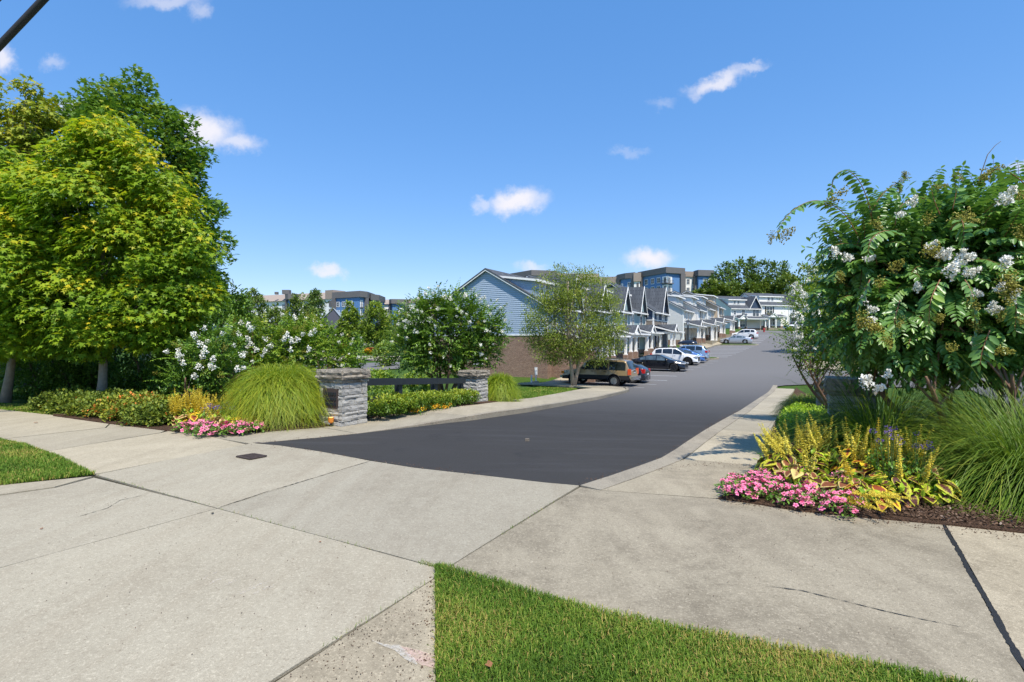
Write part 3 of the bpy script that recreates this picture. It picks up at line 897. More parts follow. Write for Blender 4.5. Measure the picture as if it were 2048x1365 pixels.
# loose asphalt lane and kerb in the hollow on the left
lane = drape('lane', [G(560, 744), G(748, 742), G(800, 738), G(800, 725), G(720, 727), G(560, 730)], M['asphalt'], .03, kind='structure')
lk = drape('lane_kerb', [G(560, 722), G(800, 722), G(800, 713), G(560, 713)], M['concrete_far'], .05, kind='structure')

# ------------------------------------------------------------------ grass blades
def in_poly(px, py, poly):
    inside = np.zeros(len(px), bool); n = len(poly)
    for i in range(n):
        x1, y1 = poly[i]; x2, y2 = poly[(i + 1) % n]
        c = ((y1 > py) != (y2 > py)) & (px < (x2 - x1) * (py - y1) / (y2 - y1 + 1e-12) + x1)
        inside ^= c
    return inside
def scatter(poly, n, xlim=None):
    P = np.array(poly); lo, hi = P.min(0), P.max(0)
    out = []; tot = 0
    while tot < n:
        q = rg.uniform(lo, hi, (n * 2, 2))
        q = q[in_poly(q[:, 0], q[:, 1], poly)]
        if xlim is not None: q = q[np.abs(q[:, 0]) < xlim * q[:, 1] + .3]
        out.append(q); tot += len(q)
        if len(q) == 0: break
    return np.concatenate(out)[:n]
def blades(name, poly, n, h, w, mat, label_kind='stuff', z=.0, lean=.9, xlim=1.0, tb=(0, 1)):
    p = scatter(poly, n, xlim); n = len(p)
    az = rg.uniform(0, 2 * PI, n); d = np.stack([np.cos(az), np.sin(az), np.zeros(n)], -1)
    sd = np.stack([-np.sin(az), np.cos(az), np.zeros(n)], -1)
    hh = rg.uniform(.5, 1.25, n) * h
    le = rg.uniform(.1, 1.0, n) * lean
    patch = np.sin(p[:, 0] * 5.1 + 1.3 * np.sin(p[:, 1] * 3.7)) * np.sin(p[:, 1] * 4.3 + p[:, 0] * 2)
    base = np.stack([p[:, 0], p[:, 1], terrain(p[:, 0], p[:, 1]) + z], -1)
    hw = (rg.uniform(.7, 1.3, n) * w / 2)[:, None]
    mid = base + d * (hh * le * .45)[:, None] + np.array([0, 0, 1]) * (hh * .62)[:, None]
    tip = base + d * (hh * le * 1.15)[:, None] + np.array([0, 0, 1]) * (hh * (1 - .45 * le))[:, None]
    V = np.stack([base - sd * hw, base + sd * hw, mid - sd * hw * .8, mid + sd * hw * .8, tip], 1).reshape(-1, 3)
    i = np.arange(n) * 5
    F4 = np.stack([i, i + 1, i + 3, i + 2], -1); F3 = np.stack([i + 2, i + 3, i + 4], -1)
    patch2 = np.sin(p[:, 0] * 2.3 + 2.0 * np.sin(p[:, 1] * 1.9 + .5)) * np.cos(p[:, 1] * 2.9 - p[:, 0] * 1.1)
    tint = np.clip(rg.normal(.44, .2, n) + .14 * patch + .16 * patch2, 0, 1) * (tb[1] - tb[0]) + tb[0]
    dry = rg.random(n) < (.06 + .12 * np.clip(patch, 0, 1) + .30 * np.clip(patch2, 0, 1) ** 2); tint[dry] = rg.uniform(.8, 1, dry.sum())
    me = np_mesh(name, V, [F4, F3], np.repeat(tint, 5))
    o = link(name, me, None, mat); o['kind'] = 'stuff'
    return o
wedge = [G(874, 1147), G(905, 1150), G(1160, 1226), G(1350, 1271), G(1840, 1366), G(2100, 1431), G(2150, 1640), G(876, 1640)]
t1 = drape('verge', wedge, M['turf'], .018, thick=.08); t1['kind'] = 'structure'
wedge_e = [G(870, 1140), G(905, 1143), G(1160, 1219), G(1350, 1263), G(1840, 1358), G(2100, 1425), G(2150, 1640), G(873, 1640)]
tag(blades('grass', wedge_e, 66000, .044, .0042, M['lawn_blade'], z=.015), 'short green lawn grass in the corner nearest the camera', 'grass')
edge_pts = [G(872, 1150), G(874, 1142), G(890, 1144), G(890, 1156)]
tag(blades('grass', edge_pts, 500, .05, .004, M['lawn_blade'], z=.012), 'tuft of grass at the meeting of the paving joints', 'grass')
isl = [G(-150, 838), G(0, 886), G(50, 897), G(110, 917), G(188, 951), G(0, 973), G(-150, 988)]
t2 = drape('verge', isl, M['turf'], .018, thick=.08); t2['kind'] = 'structure'
isl_e = [G(-150, 834), G(0, 882), G(50, 893), G(112, 915), G(190, 952), G(0, 975), G(-150, 990)]
tag(blades('grass', isl_e, 30000, .055, .007, M['lawn_blade'], z=.015, tb=(.1, .9), xlim=1.05), 'mown grass tongue between driveway and pavement on the left', 'grass')
up = [G(-60, 806), G(108, 812), G(118, 830), G(108, 832), G(0, 820), G(-60, 813)]
tag(blades('grass', up, 9000, .07, .014, M['lawn_blade'], z=-.03, tb=(.3, .95)), 'narrow strip of lawn behind the far left pavement', 'grass')
bl = [G(1000, 806), G(1060, 803), G(1100, 795), G(1160, 782), G(1150, 776), G(1080, 774), G(1040, 777), G(1010, 795)]
tag(blades('grass', bl, 16000, .09, .022, M['lawn_blade'], z=-.04, tb=(.1, .7)), 'lawn between the pavement and the birch tree', 'grass')
bl2 = [G(735, 832), G(800, 822), G(800, 812), G(740, 818)]
tag(blades('grass', bl2, 3500, .07, .014, M['lawn_blade'], z=-.04, tb=(.2, .7)), 'lawn seen under the clipped hedge beside the left stone pillar', 'grass')

# ------------------------------------------------------------------ marks, cracks, litter on the paving
def ribbon(name, px, w, mat, off, jitter=.5, label=None, cat=None, seg=.05, base=ramp):
    pts = [Vector(G(*p)) for p in px]; L = [0]
    for a, b in zip(pts[:-1], pts[1:]): L.append(L[-1] + (b - a).length)
    n = max(3, int(L[-1] / seg)); V = []; F = []
    wob = 0
    for i in range(n + 1):
        d = L[-1] * i / n
        x = np.interp(d, L, [p.x for p in pts]); y = np.interp(d, L, [p.y for p in pts])
        k = min(len(pts) - 2, int(np.searchsorted(L, d, side='right') - 1)); k = max(0, k)
        dr = (pts[k + 1] - pts[k]).normalized(); nn = Vector((-dr.y, dr.x))
        wob = wob * .8 + rnd.uniform(-1, 1) * w * jitter * .35
        ww = w * rnd.uniform(1 - jitter, 1 + jitter) / 2
        taper = min(1, i / (n * .12) + .15, (n - i) / (n * .12) + .15)
        for sgn in (-1, 1):
            q = Vector((x, y)) + nn * (wob + sgn * ww * taper)
            s, t = toST(q.x, q.y)
            V.append((q.x, q.y, tz(q.x, q.y) + base(s, t) + off))
        if i: F.append((2 * i - 2, 2 * i - 1, 2 * i + 1, 2 * i))
    mb = MB(); mb.add(V, F)
    o = mb.build(name, mat)
    if label: tag(o, label, cat)
    return o
ribbon('joint_sealant', [(1884, 1049), (1920, 1110), (1965, 1195), (2010, 1275), (2052, 1345), (2080, 1400)], .03, M['tar'], .004, .3, 'black tar sealant in the wide joint of the right pavement', 'joint seal', .03)
ribbon('crack', [(1538, 1178), (1600, 1188), (1680, 1206), (1760, 1226), (1845, 1245), (1925, 1260)], .0055, M['tar'], .003, .9, 'thin dark crack across the near right pavement slab', 'crack', .02)
ribbon('crack', [(290, 993), (240, 1005), (215, 1020), (150, 1040)], .006, M['crack'], .003, .8, 'hairline crack in the slab beside the left grass tongue', 'crack', .03)
ribbon('crack', [(437, 1019), (540, 985), (600, 968), (680, 943), (738, 926)], .010, M['crack'], .003, .8, 'dirty line across the driveway slab towards the asphalt edge', 'crack', .03)
def blob(name, pts, mat, off, label, cat, n=40, rough_=.12):
    P = [Vector(G(*p)) for p in pts]
    c = sum(P, Vector((0, 0))) / len(P); V = [(c.x, c.y, ramp(0) + off)]; out = []
    for i in range(len(P)):
        a, b = P[i], P[(i + 1) % len(P)]
        for j in range(4):
            q = a.lerp(b, j / 4); q = c + (q - c) * rnd.uniform(1 - rough_, 1 + rough_)
            V.append((q.x, q.y, ramp(0) + off)); out.append(len(V) - 1)
    mb = MB(); mb.add(V, [(0, out[i], out[(i + 1) % len(out)]) for i in range(len(out))])
    return tag(mb.build(name, mat), label, cat)
blob('paint_mark', [(800, 1302), (840, 1309), (872, 1319), (872, 1345), (845, 1341), (820, 1325)], M['paint_pink'], .004, 'worn pink paint mark at the edge of the near grass', 'paint mark')
blob('paint_mark', [(738, 1287), (765, 1294), (800, 1302), (822, 1318), (835, 1338), (812, 1328), (790, 1310), (765, 1302)], M['paint_white'], .006, 'worn white paint streak running into the pink mark', 'paint mark')
for k, (x, y, l) in enumerate([(405, 1158, 30), (420, 1166, 34), (445, 1172, 30), (478, 1188, 40), (495, 1176, 45), (505, 1188, 45), (520, 1182, 30)]):
    ribbon('chalk_mark', [(x, y + 8), (x + l * .5, y), (x + l, y - 8)], .03, M['paint_faint'], .004, .6, 'faint pale chalk stroke on the big left driveway slab', 'chalk mark', .03)['group'] = 'faint chalk strokes on the slab'
# cast iron drain grate
gc = [Vector(G(*p)) for p in ((474, 917), (501, 922.5), (532, 916), (506, 911.5))]
gr = thing('drain_grate', 'rusty cast iron drain grate set flush in the driveway slab', 'drain grate', (0, 0, 0))
mb = MB(); z0 = ramp(0) + .004
mb.add([(p.x, p.y, z0) for p in gc], [(0, 1, 2, 3)]); mb.build('pit', M['tyre'], gr)
for i in range(4):
    a, b = gc[i], gc[(i + 1) % 4]
    MB().bar((a.x, a.y, z0 + .004), (b.x, b.y, z0 + .004), .035, .012).build('frame', M['grate'], gr)
for i in range(1, 9):
    a = gc[0].lerp(gc[1], i / 9); b = gc[3].lerp(gc[2], i / 9)
    MB().bar((a.x, a.y, z0 + .004), (b.x, b.y, z0 + .004), .018, .010).build('bar', M['grate'], gr)
a = gc[0].lerp(gc[3], .5); b = gc[1].lerp(gc[2], .5)
MB().bar((a.x, a.y, z0 + .005), (b.x, b.y, z0 + .005), .02, .010).build('bar', M['grate'], gr)
# litter
def litter(px, py, size, mat, label, name='fallen_leaf', z=.03):
    x, y = G(px, py); n = 7
    V = []; 
    for i in range(n):
        a = 2 * PI * i / n; r_ = size * (1 if i % 2 == 0 else .6)
        V.append((x + r_ * math.cos(a) * .7, y + r_ * math.sin(a), tz(x, y) + z + rnd.uniform(0, size * .35)))
    mb = MB(); mb.add(V + [(x, y, tz(x, y) + z + size * .1)], [(i, (i + 1) % n, n) for i in range(n)])
    tag(mb.build(name, M[mat]), label, 'leaf')
litter(977, 1350, .03, 'dead_leaf', 'curled brown dead leaf lying in the near grass', z=.045)
litter(1818, 1027, .045, 'dead_leaf', 'tan dead leaf on the mulch beside the right flower bed', z=.05)
litter(425, 1032, .022, 'crack', 'dark narrow leaf on the slab below the joint crossing', z=.018)
litter(83, 1063, .018, 'dead_leaf', 'small brown leaf on the slab at the far left', z=.018)
litter(640, 1089, .014, 'dead_leaf', 'tiny tan leaf on the middle of the near slab', z=.018)
litter(72, 848, .05, 'dead_leaf', 'brown leaf on the shaded pavement under the maple', z=.02)
x, y = G(1055, 884)
mb = MB(); mb.box(x - .04, y - .02, tz(x, y) + .012, x + .03, y + .03, tz(x, y) + .05)
tag(mb.build('stone_chip', M['capstone']), 'single loose pebble lying on the asphalt', 'pebble')
# bark chips in the near right bed
def chips(name, poly, n, size, label):
    p = scatter(poly, n, 1.05); n = len(p)
    P = np.stack([p[:, 0], p[:, 1], terrain(p[:, 0], p[:, 1]) + rg.uniform(.03, .065, n)], -1)
    A = unit(rg.normal(0, 1, (n, 3)) * np.array([1, 1, .3])); N = unit(rg.normal(0, .45, (n, 3)) + np.array([0, 0, 1]))
    tpl = (np.array([(-.3, 0, 0), (.25, .05, 0), (.3, .9, .0), (-.2, 1, 0), (-.05, .5, .16)]), [(0, 1, 4), (1, 2, 4), (2, 3, 4), (3, 0, 4)])
    o = leaf_obj(name, P, A, N, rg.uniform(.4, 1.5, n) * size, tpl, M['chip'], None, np.clip(rg.beta(1.6, 2.4, n), 0, 1))
    tag(o, label, 'mulch', kind='stuff')
chips('bark_chips', [G(1690, 1034), G(1790, 1040), G(1885, 1050), G(2048, 1066), G(2300, 1085), G(2300, 960), G(1900, 960), G(1700, 1000)], 9000, .022, 'brown bark chips covering the near right bed')
chips('bark_chips', [G(522, 864), G(640, 855), G(728, 841.5), G(845, 828.5), G(948, 817.5), G(1012, 808.5), G(1000, 803), G(850, 822), G(735, 835), G(560, 845)], 6000, .04, 'brown bark chips along the left bed')
# ------------------------------------------------------------------ town houses
def bars_frame(mb, x0, z0, x1, z1, y, fw, dp, mull=1, sash=True):
    """window casing in the plane y (front towards -y)"""
    mb.box(x0 - fw, y - dp, z0 - fw, x0, y, z1 + fw); mb.box(x1, y - dp, z0 - fw, x1 + fw, y, z1 + fw)
    mb.box(x0, y - dp, z0 - fw, x1, y, z0); mb.box(x0, y - dp, z1, x1, y, z1 + fw)
    b = .022
    for k in range(1, mull):
        xc = x0 + (x1 - x0) * k / mull
        mb.box(xc - b - .02, y - dp * .7, z0, xc + b + .02, y, z1)
    if sash:
        zc = (z0 + z1) / 2
        mb.box(x0, y - dp * .6, zc - b, x1, y, zc + b)
def window(par, x, z, w, h, y=0.0, mull=1, fw=.11, frame='trim', sash=True, shutters=None):
    mb = MB(); bars_frame(mb, x, z, x + w, z + h, y, fw, .06, mull, sash)
    f = mb.build('window', M[frame], par)
    p = MB().box(x, y - .02, z, x + w, y - .002, z + h)
    p.build('pane', M['glass'], f)
    if shutters:
        for xs in (x - fw - .36, x + w + fw + .02):
            m = MB().box(xs, y - .045, z - fw, xs + .34, y - .003, z + h + fw)
            for k in range(5):
                zz = z - fw + (h + 2 * fw) * (k + .5) / 5
                m.box(xs + .04, y - .06, zz - .06, xs + .30, y - .045, zz + .06)
            m.build('shutter', M[shutters], par)
    return f
def slope_plate(mb, a, b, c, d, th):
    """roof panel a-b (eave) c-d (ridge) with thickness downwards"""
    mb.plate([a, b, c, d], th)

def townhouse(label, s, t, rot, z, w, D=11.0, eave=5.2, rise=3.1, wall='s_grey', brick_h=.6, base='brick', front='shed',
              gable_wall=None, porch='trim', stone2=False, wins=None, porch_x=(.5, None), sh=None, group='town houses along the street',
              front_wall=None, gw=3.0, gh=2.6, gx=None, porch_stone=True, boards=False, xy=None):
    x, y = xy if xy else ST(s, t)
    h = thing('town_house', label, 'house', (x, y, z), rot, group)
    w2 = w - .02
    fm = front_wall or wall
    # walls above the masonry base
    mb = MB()
    prof2 = [(0, brick_h), (D, brick_h), (D, eave), (D / 2, eave + rise), (0, eave)]
    mb.add([(0, a, b) for a, b in prof2] + [(w2, a, b) for a, b in prof2],
           [(0, 1, 2, 3, 4), (9, 8, 7, 6, 5)] + [(i, 5 + i, 5 + (i + 1) % 5, (i + 1) % 5) for i in range(5)])
    if front_wall:
        mb.build('wall', M[wall], h)
        m = MB().box(.0, -.02, brick_h, w2, .001, eave - .02); m.build('front_wall', M[front_wall], h)
    else:
        mb.build('wall', M[wall], h)
    MB().box(-.03, -.045, -1.6, w2 + .02, D + .03, brick_h).build('base_wall', M[base], h)
    if stone2:
        MB().box(-.02, -.05, 3.45, w2 + .01, .0, 4.05).build('stone_band', M['stone_veneer'], h)
        MB().box(-.06, -.09, 4.05, w2 + .03, 1.4, 4.14).build('stone_cap', M['trim'], h)
        MB().box(-.025, -.03, 3.2, .0, 2.2, 4.05).build('stone_band', M['stone_veneer'], h)
    # corner boards and skirt trim
    m = MB()
    m.box(-.025, -.05, brick_h, .12, .001, eave - .05); m.build('corner_board', M['trim'], h)
    MB().box(w2 - .12, -.05, brick_h, w2 + .02, .001, eave - .05).build('corner_board', M['trim'], h)
    MB().box(-.045, -.03, brick_h, -.026, .14, eave - .05).build('corner_board', M['trim'], h)
    # main roof
    ov, so = .38, .28; sl = rise / (D / 2); th = .12
    m = MB()
    zo = eave - ov * sl + .16; zr = eave + rise + .16
    slope_plate(m, (-so, -ov, zo), (w2 + .01, -ov, zo), (w2 + .01, D / 2, zr), (-so, D / 2, zr), th)
    slope_plate(m, (w2 + .01, D + ov, zo), (-so, D + ov, zo), (-so, D / 2, zr), (w2 + .01, D / 2, zr), th)
    m.build('roof', M['shingle'], h)
    # rake boards and gutter
    m = MB()
    for yy, sg in ((-ov, 1), (D + ov, -1)):
        a = (-so + .015, yy, zo - th - .10); b = (-so + .015, D / 2, zr - th - .10)
        m.add([(a[0], a[1], a[2] + .2), (b[0], b[1], b[2] + .2), b, (a[0], a[1], a[2]),
               (a[0] + .05, a[1], a[2] + .2), (b[0] + .05, b[1], b[2] + .2), (b[0] + .05, b[1], b[2]), (a[0] + .05, a[1], a[2])],
              [(0, 1, 2, 3), (7, 6, 5, 4), (0, 4, 5, 1), (3, 2, 6, 7), (0, 3, 7, 4), (1, 5, 6, 2)])
    m.build('rake_board', M['trim'], h)
    MB().box(-so, -ov - .10, zo - .20, w2, -ov + .02, zo - .06).build('gutter', M['trim'], h)
    MB().box(-so + .06, -ov + .02, zo - .20, w2, -.02, zo - .155).build('soffit', M['trim'], h)
    gx = gx if gx is not None else w / 2
    # front feature
    if front in ('gable', 'both'):
        x0, x1 = gx - gw / 2, gx + gw / 2; zb = eave + .05; zp = eave + gh
        g = MB().add([(x0, -.03, zb), (x1, -.03, zb), (gx, -.03, zp), (x0, .12, zb), (x1, .12, zb), (gx, .12, zp)],
                     [(0, 1, 2), (5, 4, 3), (0, 3, 4, 1), (1, 4, 5, 2), (2, 5, 3, 0)])
        g = MB(); g.add([(x0, -.03, zb), (x1, -.03, zb), (gx, -.03, zp), (x0, .12, zb), (x1, .12, zb), (gx, .12, zp)],
                        [(0, 1, 2), (5, 4, 3), (0, 3, 4, 1), (1, 4, 5, 2), (2, 5, 3, 0)])
        gwall = g.build('gable_wall', M[gable_wall or fm], h)
        yb = (zp + .1 - (eave + .16)) / sl; k = gh / (gw / 2); e = .25
        r_ = MB()
        for sg in (-1, 1):
            xe = gx + sg * (gw / 2 + e); ze = zb - e * k + .12
            r_.plate([(xe, -.42, ze), (gx, -.42, zp + .14), (gx, min(yb, D / 2), zp + .14), (xe, max(0, (ze - eave) / sl), ze)][::sg], .10)
        r_.build('gable_roof', M['shingle'], h)
        r_ = MB()
        for sg in (-1, 1):
            xe = gx + sg * (gw / 2 + e); ze = zb - e * k
            a, b = (xe, ze - .10), (gx, zp - .06)
            r_.add([(a[0], -.45, a[1] + .24), (b[0], -.45, b[1] + .24), (b[0], -.45, b[1]), (a[0], -.45, a[1]),
                    (a[0], -.40, a[1] + .24), (b[0], -.40, b[1] + .24), (b[0], -.40, b[1]), (a[0], -.40, a[1])],
                   [(0, 1, 2, 3), (7, 6, 5, 4), (0, 4, 5, 1), (3, 2, 6, 7), (0, 3, 7, 4), (1, 5, 6, 2)])
        r_.build('gable_trim', M['trim'], h)
    if front in ('shed', 'both'):
        sx0, sx1 = (.5, w - .9) if front == 'shed' else ((.2, gx - gw / 2 - .1) if gx > w / 2 else (gx + gw / 2 + .1, w - .3))
        yf = 1.15; zf0 = eave + .16 + yf * sl - .25; zt = eave + 2.05
        yb = (zt + .5 - eave - .16) / sl
        g = MB()
        g.add([(sx0, yf, zf0), (sx1, yf, zf0), (sx1, yf, zt), (sx0, yf, zt), (sx0, yb, zt + .42), (sx1, yb, zt + .42), (sx0, yb, zt - .6), (sx1, yb, zt - .6)],
              [(0, 1, 2, 3), (0, 3, 4, 6), (1, 7, 5, 2), (3, 2, 5, 4)])
        dw = g.build('dormer_wall', M[wall], h)
        r_ = MB(); kk = .42 / (yb - yf)
        r_.plate([(sx0 - .2, yf - .32, zt + .05 - .32 * kk + .05), (sx1 + .2, yf - .32, zt + .05 - .32 * kk + .05), (sx1 + .2, yb + .3, zt + .42 + .1 + .3 * kk), (sx0 - .2, yb + .3, zt + .42 + .1 + .3 * kk)], .10)
        r_.build('dormer_roof', M['shingle'], h)
        r_ = MB().box(sx0 - .24, yf - .36, zt - .14, sx1 + .24, yf - .30, zt + .06)
        r_.add([(sx0 - .25, yf - .34, zt - .12), (sx0 - .25, yb + .3, zt + .42), (sx0 - .25, yb + .3, zt + .57), (sx0 - .25, yf - .34, zt + .05),
                (sx0 - .21, yf - .34, zt - .12), (sx0 - .21, yb + .3, zt + .42), (sx0 - .21, yb + .3, zt + .57), (sx0 - .21, yf - .34, zt + .05)],
               [(0, 1, 2, 3), (7, 6, 5, 4), (0, 4, 5, 1), (3, 2, 6, 7), (0, 3, 7, 4), (1, 5, 6, 2)])
        r_.build('dormer_trim', M['trim'], h)
        wc = (sx0 + sx1) / 2
        if sx1 - sx0 > 3:
            window(h, wc - .95, zf0 + .55, .6, .75, yf, 1, .09); window(h, wc + .1, zf0 + .55, .6, .75, yf, 1, .09)
        else:
            window(h, wc - .3, zf0 + .5, .6, .8, yf, 1, .09)
    # windows of the upper storey
    for (wx, wz, ww, wh, mu) in (wins if wins is not None else [(1.0, 3.7, .55, 1.15, 1), (w - 2.7, 3.35, 1.5, 1.6, 2)]):
        window(h, wx, wz, ww, wh, -.022 if front_wall else 0.0, mu, .11, shutters=sh)
    # ground floor behind the porch
    px0, px1 = porch_x[0], porch_x[1] or w - .4
    pd = 2.0
    d = MB().box(px0 + .35, -.09, .18, px0 + 1.3, -.046, 2.3)
    for k in range(3): d.box(px0 + .5, -.105, .4 + .6 * k, px0 + 1.15, -.09, .85 + .6 * k)
    door = d.build('door', M['p_navy'], h)
    MB().box(px0 + 1.16, -.14, 1.15, px0 + 1.22, -.105, 1.30).build('handle', M['chrome'], door)
    window(h, px0 + 2.0, .85, 1.5, 1.45, -.046, 2, .11)
    MB().box(px0 - .1, -pd - .1, -.5, px1 + .1, -.05, .13).build('porch_floor', M['concrete_far'], h)
    # porch roof with a small front gable
    zt_, zf_ = 3.35, 2.72
    r_ = MB()
    r_.plate([(px0 - .3, -pd - .32, zf_), (px1 + .3, -pd - .32, zf_), (px1 + .3, -.03, zt_), (px0 - .3, -.03, zt_)], .10)
    gxc = px0 + 1.1; ghw = .95; gz = .85
    ybk = -pd - .32 + (gz) / ((zt_ - zf_) / (pd + .29))
    ybk = min(-.05, ybk)
    for sg in (-1, 1):
        r_.plate([(gxc + sg * (ghw + .1), -pd - .45, zf_ + .02), (gxc, -pd - .45, zf_ + gz), (gxc, ybk, zf_ + gz), (gxc + sg * (ghw + .1), -pd - .2, zf_ + .03)][::sg], .08)
    r_.build('porch_roof', M['shingle'], h)
    b = MB().box(px0 - .05, -pd - .12, 2.38, px1 + .05, -pd + .1, 2.66)
    b.box(px0 - .05, -pd + .1, 2.38, px0 + .13, -.05, 2.66); b.box(px1 - .13, -pd + .1, 2.38, px1 + .05, -.05, 2.66)
    b.add([(gxc - ghw, -pd - .34, zf_ - .02), (gxc + ghw, -pd - .34, zf_ - .02), (gxc, -pd - .34, zf_ + gz - .1)], [(0, 1, 2)])
    for sg in (-1, 1):
        b.bar((gxc + sg * (ghw + .12), -pd - .47, zf_ - .05), (gxc, -pd - .47, zf_ + gz - .06), .05, .15)
    b.box(px0 - .34, -pd - .40, zf_ - .14, px1 + .34, -pd - .33, zf_ + .01)
    b.build('porch_beam', M['trim'], h)
    for xs in (px0 - .04, px1 - .02):
        sd = MB()
        sd.add([(xs, -pd, 2.66), (xs, -.05, 2.66), (xs, -.05, zt_ - .13), (xs, -pd, zf_ - .04), (xs + .06, -pd, 2.66), (xs + .06, -.05, 2.66), (xs + .06, -.05, zt_ - .13), (xs + .06, -pd, zf_ - .04)],
               [(0, 1, 2, 3), (7, 6, 5, 4), (3, 2, 6, 7), (0, 3, 7, 4)])
        sd.build('porch_cheek', M[wall], h)
    for xs in (px0 - .33, px1 + .27):
        MB().bar((xs, -pd - .36, zf_ - .08), (xs, -.04, zt_ - .08), .05, .15).build('porch_rake', M['trim'], h)
    cxs = [px0 + .12, gxc + ghw - .1, px1 - .12]
    for cx in cxs:
        pb = .85 if porch_stone else .13
        if porch_stone:
            MB().box(cx - .22, -pd - .2, .13, cx + .22, -pd + .2, pb).build('pedestal', M['stone_veneer'] if base != 'brick' or stone2 else M['brick'], h)
        c = MB().box(cx - .13, -pd - .11, pb, cx + .13, -pd + .11, 2.38)
        c.box(cx - .18, -pd - .16, pb, cx + .18, -pd + .16, pb + .12); c.box(cx - .18, -pd - .16, 2.24, cx + .18, -pd + .16, 2.385)
        c.build('column', M['trim'], h)
    # down pipe
    MB().tube([(w2 - .16, -.14, eave - .25), (w2 - .16, -.14, .1)], .04, 6).build('down_pipe', M['trim'], h)
    return h

RS = STREET_ROT
hz = lambda s, t: tz(*ST(s, t)) + .05
H1 = townhouse('slate blue end town house with tall brick ground floor behind the birch', 35.8, -17.0, RS, -.87, 7.2, brick_h=2.93, wall='s_blue', base='brick',
               front='both', gw=2.8, gh=2.9, gx=5.2, porch_x=(2.0, None))
# individual lap boards on the end gable of the first house
D, eave, rise = 11.0, 5.2, 3.1
zc = 2.99; pitch = .16
MB().box(-.075, .0, 2.90, .0, D, 2.99).build('ledge', M['trim'], H1)
while zc < eave + rise - .15:
    def span(zz):
        if zz <= eave: return 0.14, D - .02
        k = (zz - eave) / rise * D / 2
        return k + .05, D - k - .05
    a0, a1 = span(zc); b0, b1 = span(min(zc + pitch, eave + rise - .1))
    a0 = max(a0, .14) if zc < eave else a0
    mb = MB()
    mb.add([(-.042, a0, zc), (-.042, a1, zc), (-.012, b1, zc + pitch), (-.012, b0, zc + pitch), (-.004, a0, zc), (-.004, a1, zc)],
           [(0, 1, 2, 3), (0, 4, 5, 1)])
    mb.build('siding_board', M['board_blue'], H1)
    zc += pitch
# brick side wall of the first porch, small gable window, meters at the wall
MB().box(.75, -2.05, -1.4, .95, -.06, 2.35).box(.72, -3.55, -1.4, 1.0, -2.2, 1.75).build('porch_side_wall', M['brick'], H1)
wn_ = MB()
for q in (5.9,):
    wn_.box(-.10, q - .06, 0.55, -.032, q, 1.55); wn_.box(-.10, q + .9, .55, -.032, q + .96, 1.55); wn_.box(-.10, q, .5, -.032, q + .9, .56); wn_.box(-.10, q, 1.5, -.032, q + .9, 1.56)
    wn_.box(-.09, q + .42, .56, -.032, q + .48, 1.5)
f = wn_.build('window', M['trim'], H1)
MB().box(-.05, 5.9, .56, -.033, 6.8, 1.5).build('pane', M['glass'], f)
townhouse('grey blue town house with front gable partly hidden by the birch crown', 43.0, -16.9, RS, -.62, 6.8, brick_h=.7, wall='s_grey', front='both', gw=2.8, gh=2.5, gx=4.9, front_wall='s_teal')
townhouse('teal board and batten town house with a steep gable and shed dormer', 57.0 - 7.1, -16.75, RS, -.35, 7.1, brick_h=.7, wall='s_teal', front='both', gw=2.9, gh=2.5, gx=5.0)
townhouse('second teal batten town house with tall white framed window', 57.0, -16.9, RS, -.12, 7.0, brick_h=.7, wall='s_teal', front='both', gw=2.7, gh=3.0, gx=5.2,
          wins=[(1.3, 3.55, .6, 1.3, 1), (4.7, 3.0, .85, 2.0, 1)])
townhouse('dark navy town house with a stone band under its upper windows', 64.0, -15.8, RS, .12, 7.2, brick_h=.7, wall='s_navy', front='gable', gw=3.4, gh=3.2, gx=5.0, stone2=True,
          rise=3.7, wins=[(1.6, 4.1, .6, 1.0, 1), (4.3, 3.5, 1.4, 1.65, 2)])
townhouse('light grey lap sided town house starting the second row', 80.0, -15.3, RS, hz(82, -15), 6.6, wall='s_grey', front='shed', porch_x=(.4, None), wins=[(1.0, 3.6, .6, 1.3, 1), (3.4, 3.4, .9, 1.6, 1)])
townhouse('white town house with dark framed window beside the light grey one', 86.6, -14.3, RS, hz(89, -14.3), 6.5, wall='s_white', front='shed', porch_stone=False, wins=[(2.4, 3.2, 1.3, 1.8, 2)], sh='trim_d')
townhouse('pale sky grey town house between the white one and the tan one', 93.1, -13.8, RS, hz(96, -13.8), 6.5, wall='s_sky', front='shed')
townhouse('tan town house at the upper end of the second row', 99.6, -12.9, RS, hz(103, -12.9), 6.5, wall='s_tan', front='shed', wins=[(2.6, 3.3, 1.3, 1.7, 2)], sh='trim_d')
a15 = R(15)
hx, hy = gxy(1462, 118)[:2]
def hpt(k): return (hx + math.cos(a15) * k, hy + math.sin(a15) * k)
townhouse('light grey end house with dormer and dark gable facing down the street', 0, 0, a15, 4.0, 8.2, wall='s_grey', front='both', gw=3.2, gh=2.7, gx=6.5, gable_wall='s_navy',
          xy=hpt(0), wins=[(.7, 3.7, .6, .9, 1), (2.9, 3.3, .85, 1.6, 1), (5.9, 3.4, 1.7, 1.6, 2)], porch_x=(.4, None), stone2=False)
townhouse('white house with dark shutters at the far end of the street', 0, 0, a15, 4.55, 8.0, wall='s_white', front='shed', xy=hpt(8.2), wins=[(1.6, 3.4, 1.6, 1.7, 2)], sh='trim_d', porch_x=(.4, 5.4), porch_stone=False, eave=5.6)
townhouse('pale grey house half hidden by the white blossoms at the far end', 0, 0, a15, 4.75, 8.0, wall='s_sky', front='both', gw=3.0, gh=2.6, gx=2.4, xy=hpt(16.2), eave=5.3)
townhouse('last white house behind the flowering bush', 0, 0, a15, 5.1, 8.0, wall='s_white', front='shed', xy=hpt(24.4))

